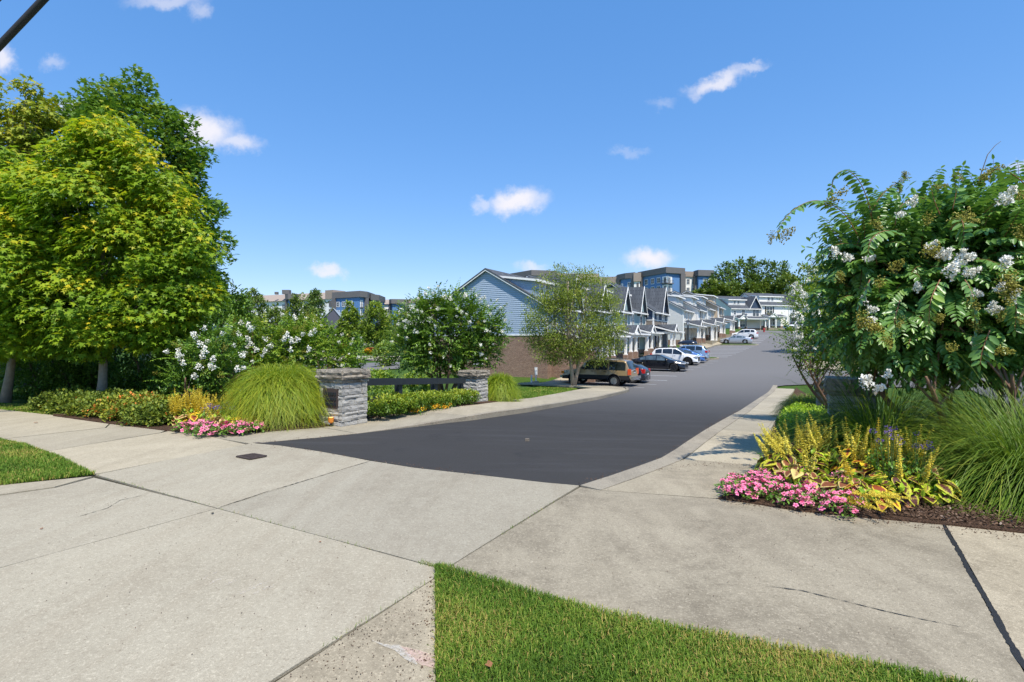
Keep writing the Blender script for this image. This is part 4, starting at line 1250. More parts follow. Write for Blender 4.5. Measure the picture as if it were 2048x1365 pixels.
# ------------------------------------------------------------------ apartment blocks on the hill
def panel(par, name, p0, p1, z0, z1, th, mat, inset_=0.0):
    """upright wall panel from p0 to p1 (plan), thickness th behind it (away from the camera side)"""
    a, b = Vector(p0), Vector(p1); d = (b - a).normalized(); n = Vector((-d.y, d.x))
    a2, b2 = a + n * inset_, b + n * inset_
    pts = [a2, b2, b2 + n * th, a2 + n * th]
    return MB().prism([(q.x, q.y) for q in pts], z0, z1).build(name, M[mat], par)
def awindow(par, p0, p1, u, z, w, h, mull=2, out=.06):
    a, b = Vector(p0), Vector(p1); d = (b - a).normalized(); ang = math.atan2(d.y, d.x)
    o = a + d * u
    mb = MB(); bars_frame(mb, 0, 0, w, h, 0, .14, out, mull, True)
    f = mb.build('window', M['trim'], par, loc=(o.x, o.y, z), rot=(0, 0, ang))
    MB().box(0, -.03, 0, w, -.005, h).build('pane', M['glass'], f)
def wins_row(par, p0, p1, us, zs, w=1.5, h=1.8, mull=2):
    for z in zs:
        for u in us: awindow(par, p0, p1, u, z, w, h, mull)
def balcony(par, p0, p1, u0, u1, z, dep=1.2, rail=True):
    """recess with back wall, slab, railing"""
    a, b = Vector(p0), Vector(p1); d = (b - a).normalized(); n = Vector((-d.y, d.x)); ang = math.atan2(d.y, d.x)
    o = a + d * u0; L = u1 - u0
    kw = dict(loc=(o.x, o.y, z), rot=(0, 0, ang))
    MB().box(0, -.05, 0, L, -.012, 2.55).build('balcony_recess', M['apt_white'], par, **kw)
    w_ = MB(); bars_frame(w_, L * .3, .05, L * .7, 2.2, -.05, .10, .05, 2, False)
    f = w_.build('balcony_door', M['trim'], par, **kw)
    MB().box(L * .3, -.075, .05, L * .7, -.055, 2.2).build('pane', M['glass'], f)
    MB().box(-.1, -dep, -.25, L + .1, -.05, 0).build('balcony_slab', M['apt_frame'], par, **kw)
    r_ = MB(); r_.box(-.1, -dep, 1.0, L + .1, -dep + .06, 1.07); r_.box(-.1, -dep, .08, L + .1, -dep + .05, .13)
    k = int(L / .22)
    for i in range(k + 1): r_.box(-.1 + (L + .2) * i / k - .015, -dep + .01, .1, -.1 + (L + .2) * i / k + .015, -dep + .04, 1.0)
    r_.box(-.1, -dep, 1.0, -.05, -.05, 1.06); r_.box(L + .05, -dep, 1.0, L + .1, -.05, 1.06)
    r_.build('railing', M['apt_frame'], par, **kw)
def framed_block(par, pa, pb, pc, zb, zt, wall='apt_blue', fr=1.6, top=2.2):
    """projecting bay: two faces pa-pb and pb-pc under a deep dark surround"""
    back = [Vector(pc) + Vector((0, 9)), Vector(pa) + Vector((0, 9))]
    poly = [pa, pb, pc] + [(q.x, q.y) for q in back]
    MB().prism(poly, zb, zt - .3).build('wall', M[wall], par)
    c = sum((Vector(p) for p in poly), Vector((0, 0))) / 5
    big = []
    for p in poly:
        v = Vector(p) - c; big.append(tuple(c + v * (1 + .9 / v.length)))
    MB().prism(big, zt - top, zt).build('parapet', M['apt_frame'], par)
    a, b = Vector(pa), Vector(pb); d = (b - a).normalized()
    for (p, q, first) in ((pa, pb, True), (pb, pc, False)):
        p, q = Vector(p), Vector(q); d = (q - p).normalized(); n = Vector((-d.y, d.x))
        o = p if first else q - d * fr
        e = p + d * fr if first else q
        pts = [o - n * .8 - d * (.6 if first else 0), e - n * .8 + d * (0 if first else .6), e + n * .5 + d * (0 if first else .6), o + n * .5 - d * (.6 if first else 0)]
        MB().prism([(k.x, k.y) for k in pts], zb, zt - top).build('pier', M['apt_frame'], par)
def gX(px, Y): return ((px - 1024) / 1024 * Y, Y)
apt = thing('apartment_building', 'tall blue and white apartment block with dark frames on the hill above the town houses', 'apartment building', (0, 0, 0))
ZT = 29.0; zb = 12.0
pa, pb, pc = gX(1281, 203), gX(1331, 190), gX(1366, 193)
framed_block(apt, pa, pb, pc, zb, ZT)
for zz in (23.6, 20.4, 17.2):
    for u in (1.9, 5.6, 9.0): awindow(apt, pa, pb, u + .8, zz, 1.6, 1.9, 2)
    balcony(apt, pa, pb, 12.6, 15.8, zz - .5, .9); balcony(apt, pb, pc, .2, 3.0, zz - .5, .9)
# recessed white wings and further framed bays
q0, q1 = gX(1369, 194.3), gX(1392, 195.5)
panel(apt, 'wing_wall', q0, q1, zb, 26.0, 8, 'apt_white'); panel(apt, 'wing_roof', (q0[0] - .5, q0[1] - .5), (q1[0] + .5, q1[1] - .5), 26.0, 28.0, 9, 'apt_roof')
wins_row(apt, q0, q1, (.9, 3.4), (23.2, 20.0, 16.8), 1.2, 1.9)
pa, pb, pc = gX(1392, 194), gX(1397, 192), gX(1424, 193)
framed_block(apt, pa, pb, pc, zb, 28.2, fr=.9)
wins_row(apt, pb, pc, (2.0,), (23.2, 20.0, 16.8), 1.1, 1.9)
balcony(apt, pb, pc, 3.8, 5.0, 22.7, .8); balcony(apt, pb, pc, 3.8, 5.0, 19.5, .8)
q0, q1 = gX(1268, 201.5), gX(1280, 201)
panel(apt, 'wing_wall', q0, q1, zb, 25.0, 8, 'apt_white'); panel(apt, 'wing_roof', (q0[0] - .3, q0[1] - .5), (q1[0] + .3, q1[1] - .5), 25.0, 28.4, 9, 'apt_roof')
for zz in (22.2, 18.8): panel(apt, 'loggia', (q0[0] + .6, q0[1]), (q1[0] - .5, q1[1]), zz, zz + 2.2, .2, 'apt_frame', -.06)
pa, pb, pc = gX(1239, 210), gX(1250, 206), gX(1268, 203)
framed_block(apt, pa, pb, pc, zb, 28.8, fr=.9)
wins_row(apt, pb, pc, (1.4,), (23, 19.8), 1.6, 2.0); balcony(apt, pa, pb, .6, 2.8, 22.4, .9)
q0, q1 = gX(1196, 214), gX(1240, 211)
panel(apt, 'wing_wall', q0, q1, zb, 25.6, 8, 'apt_white'); panel(apt, 'wing_roof', (q0[0], q0[1] - .5), (q1[0] + .3, q1[1] - .5), 25.6, 28.2, 9, 'apt_roof')
wins_row(apt, q0, q1, (2.2, 6.2), (22.4, 19.2), 1.5, 1.8)
pa, pb, pc = gX(1024, 214), gX(1063, 204), gX(1110, 206)
framed_block(apt, pa, pb, pc, zb, 29.8, wall='apt_pale', fr=1.2)
q0, q1 = gX(1108, 212), gX(1198, 213)
panel(apt, 'wing_wall', q0, q1, zb, 26.0, 8, 'apt_white'); panel(apt, 'wing_roof', (q0[0], q0[1] - .5), (q1[0], q1[1] - .5), 26.0, 29.6, 9, 'apt_roof')
wins_row(apt, q0, q1, (2.5, 6.5, 10.5), (22.6,), 1.5, 1.8)

apt2 = thing('apartment_building', 'long low lying apartment wing with brown roof and one blue bay far left', 'apartment building', (0, 0, 0))
zb = 4.0
q0, q1 = gX(462, 214), gX(672, 192)
panel(apt2, 'wing_wall', q0, q1, zb, 17.4, 10, 'apt_white')
r0 = Vector(q0); r1 = Vector(q1)
mb = MB()
dn = (r1 - r0).normalized(); nn = Vector((-dn.y, dn.x))
mb.add([(*(r0 - nn * .8), 17.4), (*(r1 - nn * .8), 17.4), (*(r1 + nn * 5), 20.6), (*(r0 + nn * 5), 20.6), (*(r0 + nn * 11), 17.4), (*(r1 + nn * 11), 17.4)], [(0, 1, 2, 3), (3, 2, 5, 4), (0, 3, 4), (1, 5, 2)])
mb.build('wing_roof', M['apt_roof'], apt2)
L_ = (r1 - r0).length
for zz in (14.2, 11.0, 7.8):
    for u in np.arange(2.5, L_ - 2, 4.4): awindow(apt2, q0, q1, float(u), zz, 1.6, 1.9, 2)
for (u0, u1) in ((6, 11), (31.5, 36)):
    o0 = r0 + dn * u0; o1 = r0 + dn * u1
    framed_block(apt2, tuple(o0), tuple((o0 + o1) / 2 - nn * 1.2), tuple(o1), zb, 19.8 if u0 < 20 else 20.0, fr=.7)
m = MB().box(570 / 1, 0, 0, 571, 1, 1)
hv = Vector(gX(571, 200)); MB().box(hv.x - 1.4, hv.y, 20.0, hv.x + 1.4, hv.y + 2, 21.6).build('roof_vent', M['apt_frame'], apt2)
hv = Vector(gX(552, 202)); MB().box(hv.x - .6, hv.y, 20.0, hv.x + .6, hv.y + 1, 21.0).build('roof_vent', M['apt_frame'], apt2)
q0, q1 = gX(652, 193), gX(668, 191)
panel(apt2, 'bay_wall', q0, q1, zb, 17.3, 6, 'apt_white', -.4); panel(apt2, 'bay_roof', (q0[0], q0[1] - .9), (q1[0], q1[1] - .9), 17.3, 20.6, 6, 'apt_roof')
for zz in (14.4, 11.2, 8.0):
    panel(apt2, 'loggia', (q0[0] + .7, q0[1]), (q1[0] - .6, q1[1]), zz, zz + 2.3, .2, 'apt_frame', -.46)
pa, pb, pc = gX(669, 190), gX(719, 184), gX(732, 187)
framed_block(apt2, pa, pb, pc, zb, 19.6, fr=.9)
for zz in (14.3, 11.2, 8.1):
    for u in (1.2, 3.9, 5.9): awindow(apt2, pa, pb, u, zz, 1.4, 1.6, 2)
    balcony(apt2, pa, pb, 7.6, 9.2, zz - .5, .9)
    balcony(apt2, pb, pc, .3, 1.7, zz - .5, .9)
q0, q1 = gX(731, 192), gX(742, 192)
panel(apt2, 'bay_wall', q0, q1, zb, 17.0, 6, 'apt_white'); wins_row(apt2, q0, q1, (.5,), (14.0, 10.9), .9, 1.6, 1)
pa, pb, pc = gX(741, 192), gX(743, 190), gX(757, 194)
framed_block(apt2, pa, pb, pc, zb, 19.0, fr=.5)
apt3 = thing('apartment_building', 'smaller white and blue apartment building to the right of the far left wing', 'apartment building', (0, 0, 0))
q0, q1 = gX(756, 206), gX(783, 206)
panel(apt3, 'wing_wall', q0, q1, zb, 16.4, 9, 'apt_white')
mb = MB(); a, b = q0, q1
mb.add([(a[0] - .4, a[1] - .6, 16.4), (b[0] + .4, b[1] - .6, 16.4), (b[0] - 1.2, b[1] + 4, 18.6), (a[0] + 2.0, a[1] + 4, 18.6), (a[0] - .4, a[1] + 9, 16.4), (b[0] + .4, b[1] + 9, 16.4)], [(0, 1, 2, 3), (3, 2, 5, 4), (0, 3, 4), (1, 5, 2)])
mb.build('wing_roof', M['apt_roof'], apt3)
wins_row(apt3, q0, q1, (.8, 3.2), (12.9, 9.9, 6.9), 1.3, 1.6)
pa, pb, pc = gX(782, 205), gX(785, 203), gX(812, 204)
framed_block(apt3, pa, pb, pc, zb, 18.2, fr=.5, top=1.8)
for zz in (12.2, 9.0): balcony(apt3, pb, pc, 2.2, 4.4, zz, .9)
q0, q1 = gX(812, 207), gX(900, 207)
panel(apt3, 'wing_wall', q0, q1, zb, 17, 9, 'apt_white'); panel(apt3, 'wing_roof', (q0[0], q0[1] - .4), (q1[0], q1[1] - .4), 17, 18.4, 9, 'apt_roof')
wins_row(apt3, q0, q1, (2, 6, 10, 14), (13, 9.9), 1.3, 1.6)

# ------------------------------------------------------------------ dark gabled building in the middle distance
bx, by = gX(637, 146)
tv = thing('gabled_building', 'charcoal boarded building with grey metal roof between the trees', 'building', (bx, by, tz(bx, by)), R(14))
W_, D_, E_, P_ = 7.2, 34, 8.4, 11.0
E_ = CAMZ - (646 - 682.5) * 146 / 1024 - tz(bx, by); P_ = CAMZ - (617 - 682.5) * 146 / 1024 - tz(bx, by)
mb = MB(); pf = [(0, -3), (W_, -3), (W_, E_), (W_ / 2 + .4, P_), (0, E_)]
mb.add([(a, 0, b) for a, b in pf] + [(a, D_, b) for a, b in pf], [(0, 1, 2, 3, 4), (9, 8, 7, 6, 5)] + [((i + 1) % 5, i, 5 + i, 5 + (i + 1) % 5) for i in range(5)])
mb.build('wall', M['tav'], tv)
r_ = MB(); xm = W_ / 2 + .4
r_.plate([(-.3, -.25, E_ - .1), (xm, -.25, P_ + .14), (xm, D_, P_ + .14), (-.3, D_, E_ - .1)][::-1], .12)
r_.plate([(xm, -.25, P_ + .14), (W_ + .3, -.25, E_ - .1), (W_ + .3, D_, E_ - .1), (xm, D_, P_ + .14)][::-1], .12)
r_.build('roof', M['metal_roof'], tv)
wg = MB(); wg.plate([(-15, 2, E_ + .3), (-.2, 2, E_ + .3), (-.2, 14, E_ + 3.4), (-15, 14, E_ + 3.4)][::-1], .12); wg.build('wing_roof', M['metal_roof'], tv)
MB().box(-15, 2.2, -3, 0, 14, E_ + .2).build('wing_wall', M['tav'], tv)
for k in (2.2, 5.0): window(tv, k, 3.2 + E_ * .14, 1.9, 2.1, -.0, 1, .10, 'trim_d', False)
MB().box(1.2, -.12, -.6, 6.8, -.02, 2.1).build('entrance', M['p_navy'], tv)
# ------------------------------------------------------------------ cars
def wheel_set(par, pos, r, w, rim_mat, spokes=5):
    for (x, y) in pos:
        sg = 1 if y > 0 else -1
        m = MB(); m.lathe([(r * .60, -w / 2), (r * .92, -w / 2), (r, -w * .36), (r, w * .36), (r * .92, w / 2), (r * .60, w / 2)], 24, (0, 0, 0), 'y')
        wh = m.build('wheel', M['tyre'], par, smooth=False, loc=(x, y, r))
        q = MB(); o = sg * w * .40
        q.lathe([(r * .63, o), (r * .63, o + sg * .02), (r * .54, o + sg * .02), (r * .54, o - sg * .02)], 22, (0, 0, 0), 'y')
        q.lathe([(.0, o - sg * .05), (r * .55, o - sg * .05)], 22, (0, 0, 0), 'y')
        for k in range(spokes):
            a = 2 * PI * k / spokes + .3
            q.bar((0, o - sg * .012, 0), (math.cos(a) * r * .58, o - sg * .005, math.sin(a) * r * .58), r * .17, .04, (0, 1, 0))
        q.lathe([(0, o + sg * .015), (r * .13, o + sg * .015), (r * .15, o - sg * .03)], 12, (0, 0, 0), 'y')
        q.build('rim', M[rim_mat], wh)
def car(name, label, cat, sp, paint, px=None, pos=None, rot=0, glass='glass_car', rim='rim', group='cars parked in front of the town houses', clad=None, low='p_black'):
    L, Wd, H = sp['L'], sp['W'], sp['H']; r = sp['r']; zl = sp['zl']
    xf, xr = sp['xf'], sp['xr']
    top = sp['top']; belt = sp['belt']
    wsx = sp['ws']; rgx = sp['rg']          # windshield base/top x ; rear glass top/base x
    keys = set([p[0] for p in top] + [p[0] for p in belt] + list(wsx) + list(rgx))
    for a, b in sp['side']: keys |= {a, b}
    xs = set(np.round(np.arange(-L / 2, L / 2 + 1e-6, .14), 3)) | {round(k, 3) for k in keys}
    ra = r + .075
    for xc in (xf, xr):
        for a in np.linspace(0, PI, 13): xs.add(round(xc + ra * math.cos(a), 3))
    xs = sorted(x for x in xs if -L / 2 <= x <= L / 2)
    out = [xs[0]]
    for x in xs[1:]:
        if x - out[-1] > .018 or any(abs(x - k) < 1e-6 for k in keys):
            if x - out[-1] <= .018 and len(out) > 1 and not any(abs(out[-1] - k) < 1e-6 for k in keys): out[-1] = x
            else: out.append(x)
    xs = out
    def zlow(x):
        z = zl
        for xc in (xf, xr):
            d = abs(x - xc)
            if d < ra: z = max(z, r + math.sqrt(max(0, ra * ra - d * d)))
        return z
    tp = np.array(top); bt = np.array(belt); cab = sp.get('tumble', .80)
    rings = []
    for x in xs:
        zt = float(np.interp(x, tp[:, 0], tp[:, 1])); zb = min(float(np.interp(x, bt[:, 0], bt[:, 1])), zt - .03)
        k = abs(x) / (L / 2)
        hw = Wd / 2 * (1 - sp.get('taper', .16) * max(0, (k - .55) / .45) ** 2.2)
        z0 = zlow(x); zm = max(z0 + .03, zl + (zb - zl) * .5)
        fr_ = min(1, max(0, (zt - zb) / .42))
        wr = hw * (.95 + (cab - .95) * fr_)
        zb2 = max(zb, zm + .03)
        ring = [(0, z0), (hw * .84, z0), (hw * .975, max(z0 + .004, zl + .08)), (hw, zm), (hw * .965, zb2),
                (hw * .965 + (wr - hw * .965) * .86, zb2 + (zt - .02 - zb2) * .86), (wr * .95, zt - .012), (wr * .6, zt + .012), (0, zt + .02)]
        rings.append(ring)
    n = 9
    V = []; 
    for x, ring in zip(xs, rings):
        V += [(x, y, z) for y, z in ring] + [(x, -y, z) for y, z in ring]
    parts = {'body': [], 'lower': [], 'windscreen': [], 'rear_window': []}
    sides = {}
    for i in range(len(xs) - 1):
        xm = (xs[i] + xs[i + 1]) / 2
        for sd in (0, 1):
            b0 = i * 2 * n + sd * n; b1 = (i + 1) * 2 * n + sd * n
            for j in range(n - 1):
                q = (b0 + j, b1 + j, b1 + j + 1, b0 + j + 1)
                if sd: q = q[::-1]
                key = 'body'
                if j in (6, 7) and wsx[1] < xm < wsx[0]: key = 'windscreen'
                elif j in (6, 7) and rgx[1] < xm < rgx[0]: key = 'rear_window'
                elif j == 4:
                    for wi, (a, b) in enumerate(sp['side']):
                        if a < xm < b: key = ('side', wi, sd)
                elif clad and j in clad: key = 'lower'
                if j in (0,): key = 'lower'
                if isinstance(key, tuple): sides.setdefault(key, []).append(q)
                else: parts[key].append(q)
    for idx, rv in ((0, True), (len(xs) - 1, False)):
        b = idx * 2 * n
        f = [b + j for j in range(n)] + [b + n + j for j in range(n - 2, 0, -1)]
        parts['body'].append(tuple(f[::-1] if not rv else f))
    if px is not None:
        pos = (*gxy(px[0], px[1])[:2],); pos = (pos[0], pos[1], tz(*pos) + .012)
    c = thing(name, label, cat, pos, rot, group)
    if sp.get('pitch'): c.rotation_euler = (0, sp['pitch'], rot)
    def mk(nm, faces, mat, smooth=True):
        if not faces: return
        used = sorted({i for f in faces for i in f}); mp = {k: i for i, k in enumerate(used)}
        mb = MB(); mb.add([V[k] for k in used], [tuple(mp[i] for i in f) for f in faces])
        me = mb.mesh(nm, smooth)
        bm = bmesh.new(); bm.from_mesh(me); bmesh.ops.remove_doubles(bm, verts=bm.verts, dist=1e-4); bmesh.ops.recalc_face_normals(bm, faces=bm.faces)
        for e in bm.edges:
            if len(e.link_faces) == 2 and e.calc_face_angle(0) > R(38): e.smooth = False
        bm.to_mesh(me); bm.free()
        return link(nm, me, c, mat)
    body = mk('body', parts['body'], M[paint])
    mk('lower_body', parts['lower'], M['cladding'])
    mk('windscreen', parts['windscreen'], M[glass]); mk('rear_window', parts['rear_window'], M[glass])
    for k in sides: mk('side_window', sides[k], M[glass])
    MB().box(-L * .46, -Wd * .33, zl + .02, L * .46, Wd * .33, zl + .42).build('underbody', M['tyre'], c)
    yo = Wd / 2 - .11
    wheel_set(c, [(xf, yo), (xf, -yo), (xr, yo), (xr, -yo)], r, .22, rim)
    zb_f = float(np.interp(L / 2 - .3, tp[:, 0], tp[:, 1])); hwf = Wd / 2 * (1 - sp.get('taper', .16))
    hz_ = sp.get('hz', zb_f - .12); tz_ = sp.get('tz', .95); th = sp.get('th', .16)
    for sg in (-1, 1):
        m = MB().box(L / 2 - .38, sg * hwf * .62 if sg > 0 else sg * (hwf + .045), hz_ - .06, L / 2 + .005, sg * (hwf + .045) if sg > 0 else sg * hwf * .62, hz_ + .055)
        m.build('headlight', M['headlamp'], c)
        tw = sp.get('tw', .16)
        y0 = sg * (hwf + .05 - tw); y1 = sg * (hwf + .05)
        m = MB().box(-L / 2 + sp.get('tx', .01), min(y0, y1), tz_ - th, -L / 2 + sp.get('td', .26), max(y0, y1), tz_ + th)
        m.build('tail_light', M[sp.get('tl', 'tail')], c)
        xm = wsx[0] - .35; zmr = float(np.interp(xm, bt[:, 0], bt[:, 1])) + .10
        m = MB().box(xm - .07, sg * (Wd / 2 + .0) if sg > 0 else sg * (Wd / 2 + .18), zmr - .08, xm + .06, sg * (Wd / 2 + .18) if sg > 0 else sg * (Wd / 2), zmr + .08)
        m.build('mirror', M[paint if not sp.get('mk') else sp['mk']], c)
    g = MB().box(L / 2 - .02, -hwf * .55, zl + .16, L / 2 + .012, hwf * .55, hz_ - .04); g.build('grille', M['cladding'], c)
    MB().box(-L / 2 - .012, -.17, sp.get('pz', .78) - .06, -L / 2 + .004, .17, sp.get('pz', .78) + .06).build('plate', M['plate'], c)
    # door gaps
    dg = MB()
    for a in sp.get('doors', []):
        z1 = float(np.interp(a, bt[:, 0], bt[:, 1])); z0 = max(zl + .12, zlow(a) + .03)
        for sg in (-1, 1):
            y = sg * (Wd / 2 + .003)
            dg.add([(a - .008, y, z0), (a + .008, y, z0), (a + .008, y * .985, z1), (a - .008, y * .985, z1)], [(0, 1, 2, 3)])
    if dg.v: dg.build('door_gap', M['cladding'], c, fix=False)
    for a in sp.get('handles', []):
        z1 = float(np.interp(a, bt[:, 0], bt[:, 1])) - .10
        for sg in (-1, 1):
            MB().box(a - .09, sg * Wd / 2 - .02, z1 - .018, a + .09, sg * Wd / 2 + .03, z1 + .018).build('handle', M['cladding' if sp.get('hk') else paint], c)
    return c, body
NOSE_L = STREET_ROT + PI / 2          # nose towards the houses
NOSE_R = STREET_ROT - PI / 2          # nose towards the road
def park(s, t_mid): x, y = ST(s, t_mid); return (x, y, tz(x, y) + .014)
SUV = dict(L=5.05, W=1.95, H=1.86, r=.385, zl=.42, xf=1.62, xr=-1.36, taper=.05, tumble=.88,
           top=[(-2.525, .62), (-2.50, 1.06), (-2.44, 1.12), (-2.16, 1.72), (-2.0, 1.80), (-1.0, 1.84), (.35, 1.83), (.62, 1.78), (1.22, 1.20), (1.35, 1.16), (2.35, 1.05), (2.46, .98), (2.525, .60)],
           belt=[(-2.525, .58), (-2.4, 1.10), (1.2, 1.13), (2.4, .92), (2.525, .55)], ws=(1.22, .62), rg=(-2.16, -2.44),
           side=[(-2.16, -1.02), (-.90, -.06), (.06, .72)], tz=1.02, th=.20, tw=.14, td=.20, tx=-.012, tl='tail_or', doors=[-.96, 0, 1.05], handles=[-.72, .2], hk=1, mk='cladding', pz=.98, hz=.92)
suv, body = car('parked_suv', 'tan boxy old sport utility vehicle with dark lower sides parked nearest the birch', 'car', SUV, 'p_tan', pos=park(34.9, -12.45), rot=NOSE_L, clad=(0, 1, 2))
for sg in (-1, 1):
    m = MB(); m.bar((-1.9, sg * .68, 1.90), (.2, sg * .68, 1.90), .05, .04)
    for x_ in (-1.7, -.8, .1): m.box(x_ - .04, sg * .68 - .02, 1.82, x_ + .04, sg * .68 + .02, 1.89)
    m.build('roof_rail', M['chrome'], suv)
m = MB()
for x_ in (-1.5, -.3): m.bar((x_, -.68, 1.915), (x_, .68, 1.915), .05, .03)
m.build('roof_rack_bar', M['cladding'], suv)
MB().box(-2.72, -.92, .50, -2.52, .92, .70).build('rear_bumper', M['chrome'], suv)
MB().box(2.50, -.92, .48, 2.66, .92, .68).build('front_bumper', M['chrome'], suv)
MB().tube([(-2.70, 0, .48), (-2.9, 0, .47)], .04, 8).build('tow_hitch', M['chrome'], suv)
MB().box(-2.56, -.16, 1.02, -2.49, .16, 1.10).build('latch', M['cladding'], suv)
for sg in (-1, 1):
    MB().box(2.32, sg * .99 if sg > 0 else sg * 1.0 , .80, 2.54, sg * 1.0 if sg > 0 else sg * .9, .98).build('side_marker', M['amber'], suv)
    for xc in (SUV['xf'], SUV['xr']):
        MB().tube([(xc + .47 * math.cos(a), sg * .985, .385 + .47 * math.sin(a)) for a in np.linspace(.15, PI - .15, 14)], .03, 6).build('wheel_flare', M['cladding'], suv)
HATCH = dict(L=4.45, W=1.75, H=1.48, r=.315, zl=.20, xf=1.38, xr=-1.32, taper=.16, tumble=.74,
             top=[(-2.225, .55), (-2.20, .88), (-2.12, 1.02), (-1.62, 1.30), (-.7, 1.46), (.1, 1.48), (.55, 1.42), (1.55, .98), (2.0, .82), (2.18, .66), (2.225, .40)],
             belt=[(-2.225, .50), (-2.1, .96), (-1.0, .98), (.9, .90), (1.6, .84), (2.225, .38)], ws=(1.45, .52), rg=(-1.45, -2.10),
             side=[(-1.45, -.72), (-.64, .12), (.18, .98)], tz=.88, th=.15, tw=.22, td=.34, tx=.03, doors=[-.68, .15, 1.1], pz=.66, hz=.68)
car('parked_car', 'near black hatchback seen from behind right beside the tan vehicle', 'car', HATCH, 'p_navy', pos=park(37.7, -11.95), rot=NOSE_L)
SEDAN = dict(L=4.80, W=1.84, H=1.42, r=.34, zl=.18, xf=1.48, xr=-1.38, taper=.17, tumble=.72,
             top=[(-2.4, .50), (-2.37, .86), (-2.25, 1.0), (-1.75, 1.06), (-.85, 1.37), (-.2, 1.42), (.3, 1.39), (1.22, 1.0), (1.5, .95), (2.2, .80), (2.36, .68), (2.4, .40)],
             belt=[(-2.4, .45), (-2.2, .94), (-1.6, .98), (.9, .93), (1.5, .88), (2.4, .38)], ws=(1.22, .28), rg=(-.88, -1.72),
             side=[(-1.42, -.98), (-.94, -.06), (.02, .86)], tz=.86, th=.08, tw=.42, td=.14, tx=-.005, doors=[-.98, -.02, 1.02], handles=[-.78, .22], pz=.62, hz=.70)
car('parked_car', 'glossy black sedan with its nose towards the road', 'car', SEDAN, 'p_black', pos=park(45.9, -10.9), rot=NOSE_R, glass='glass_car_l', rim='rim_dark')
CROSS = dict(L=4.62, W=1.87, H=1.69, r=.36, zl=.24, xf=1.40, xr=-1.28, taper=.13, tumble=.76,
             top=[(-2.31, .60), (-2.28, 1.02), (-2.14, 1.18), (-1.85, 1.56), (-1.4, 1.66), (-.3, 1.70), (.25, 1.66), (1.12, 1.12), (1.35, 1.06), (2.1, .95), (2.28, .80), (2.31, .45)],
             belt=[(-2.31, .55), (-2.1, 1.10), (-1.2, 1.14), (.9, 1.02), (1.4, .98), (2.31, .43)], ws=(1.15, .26), rg=(-1.80, -2.13),
             side=[(-1.78, -1.12), (-1.04, -.10), (-.04, .82)], tz=1.0, th=.10, tw=.36, td=.24, tx=.0, doors=[-1.08, -.07, .98], handles=[-.85, .15], pz=.72, hz=.84, mk='cladding')
cr, body = car('parked_suv', 'white compact sport utility car with black wheel arches facing the road', 'car', CROSS, 'p_white', pos=park(53.2, -11.0), rot=NOSE_R, rim='rim_dark', clad=(0, 1))
MB().box(-1.7, -.62, 1.665, .2, .62, 1.715).build('black_roof', M['p_black'], cr)
for sg in (-1, 1):
    MB().tube([(-1.5, sg * .62, 1.69), (-1.4, sg * .62, 1.76), (-.2, sg * .62, 1.78), (0, sg * .62, 1.71)], .022, 6).build('roof_rail', M['cladding'], cr)
    for xc in (CROSS['xf'], CROSS['xr']):
        MB().tube([(xc + .45 * math.cos(a), sg * .925, .36 + .45 * math.sin(a)) for a in np.linspace(.0, PI, 14)], .045, 6).build('wheel_arch', M['cladding'], cr)
car('parked_car', 'blue hatchback nosing out behind the white sport utility car', 'car', HATCH, 'p_blue', pos=park(56.1, -10.75), rot=NOSE_R, glass='glass_car_l')
sb, body = car('parked_suv', 'pale blue wagon carrying a dark roof box', 'car', CROSS, 'p_pale', pos=park(58.9, -10.95), rot=NOSE_L, clad=(0, 1))
bm_ = MB()
rows = []
for k, (x_, w_, h_) in enumerate([(-1.15, .18, .05), (-1.05, .34, .26), (-.5, .40, .36), (.3, .38, .34), (.8, .28, .22), (.95, .1, .05)]):
    rows.append([(x_, w_ * math.cos(a), 1.80 + max(0, h_ * math.sin(a)) ** .9 * 1.0) for a in np.linspace(0, PI, 9)])
for ring in rows: bm_.v.extend(ring)
for i in range(len(rows) - 1):
    for j in range(8): bm_.f.append((i * 9 + j, i * 9 + j + 1, i * 9 + 10 + j, i * 9 + 9 + j))
    bm_.f.append((i * 9 + 8, i * 9, i * 9 + 9, i * 9 + 17))
bm_.build('roof_box', M['p_navy'], sb, smooth=True)
m = MB()
for x_ in (-.7, .5): m.bar((x_, -.65, 1.75), (x_, .65, 1.75), .06, .06)
m.build('roof_rack_bar', M['cladding'], sb)
car('parked_car', 'silver sedan parked beyond the far grass island', 'car', SEDAN, 'p_silver', pos=park(92.6, -9.2), rot=NOSE_L, glass='glass_car_l')
car('parked_suv', 'white sport utility car parked right behind the silver sedan', 'car', CROSS, 'p_white', pos=park(101.4, -8.8), rot=NOSE_L)
x, y, z = gxy(1592, 113)
car('parked_suv', 'white sport utility car at the top of the street beside the white house', 'car', dict(SUV, H=1.75), 'p_white', pos=(x, y, z + .02), rot=R(188), group='cars at the far end')
# cars of the far left lot
x, y, z = gxy(735, 165)
car('parked_suv', 'white sport utility car with red tail lights in the far left lot', 'car', CROSS, 'p_white', pos=(x, y, z + .45), rot=R(155), group='cars in the far left lot', clad=(0, 1))
x, y, z = gxy(770, 166)
car('parked_car', 'dark grey car half hidden by shrubs in the far left lot', 'car', HATCH, 'p_navy', pos=(x, y, z + .45), rot=R(100), group='cars in the far left lot')

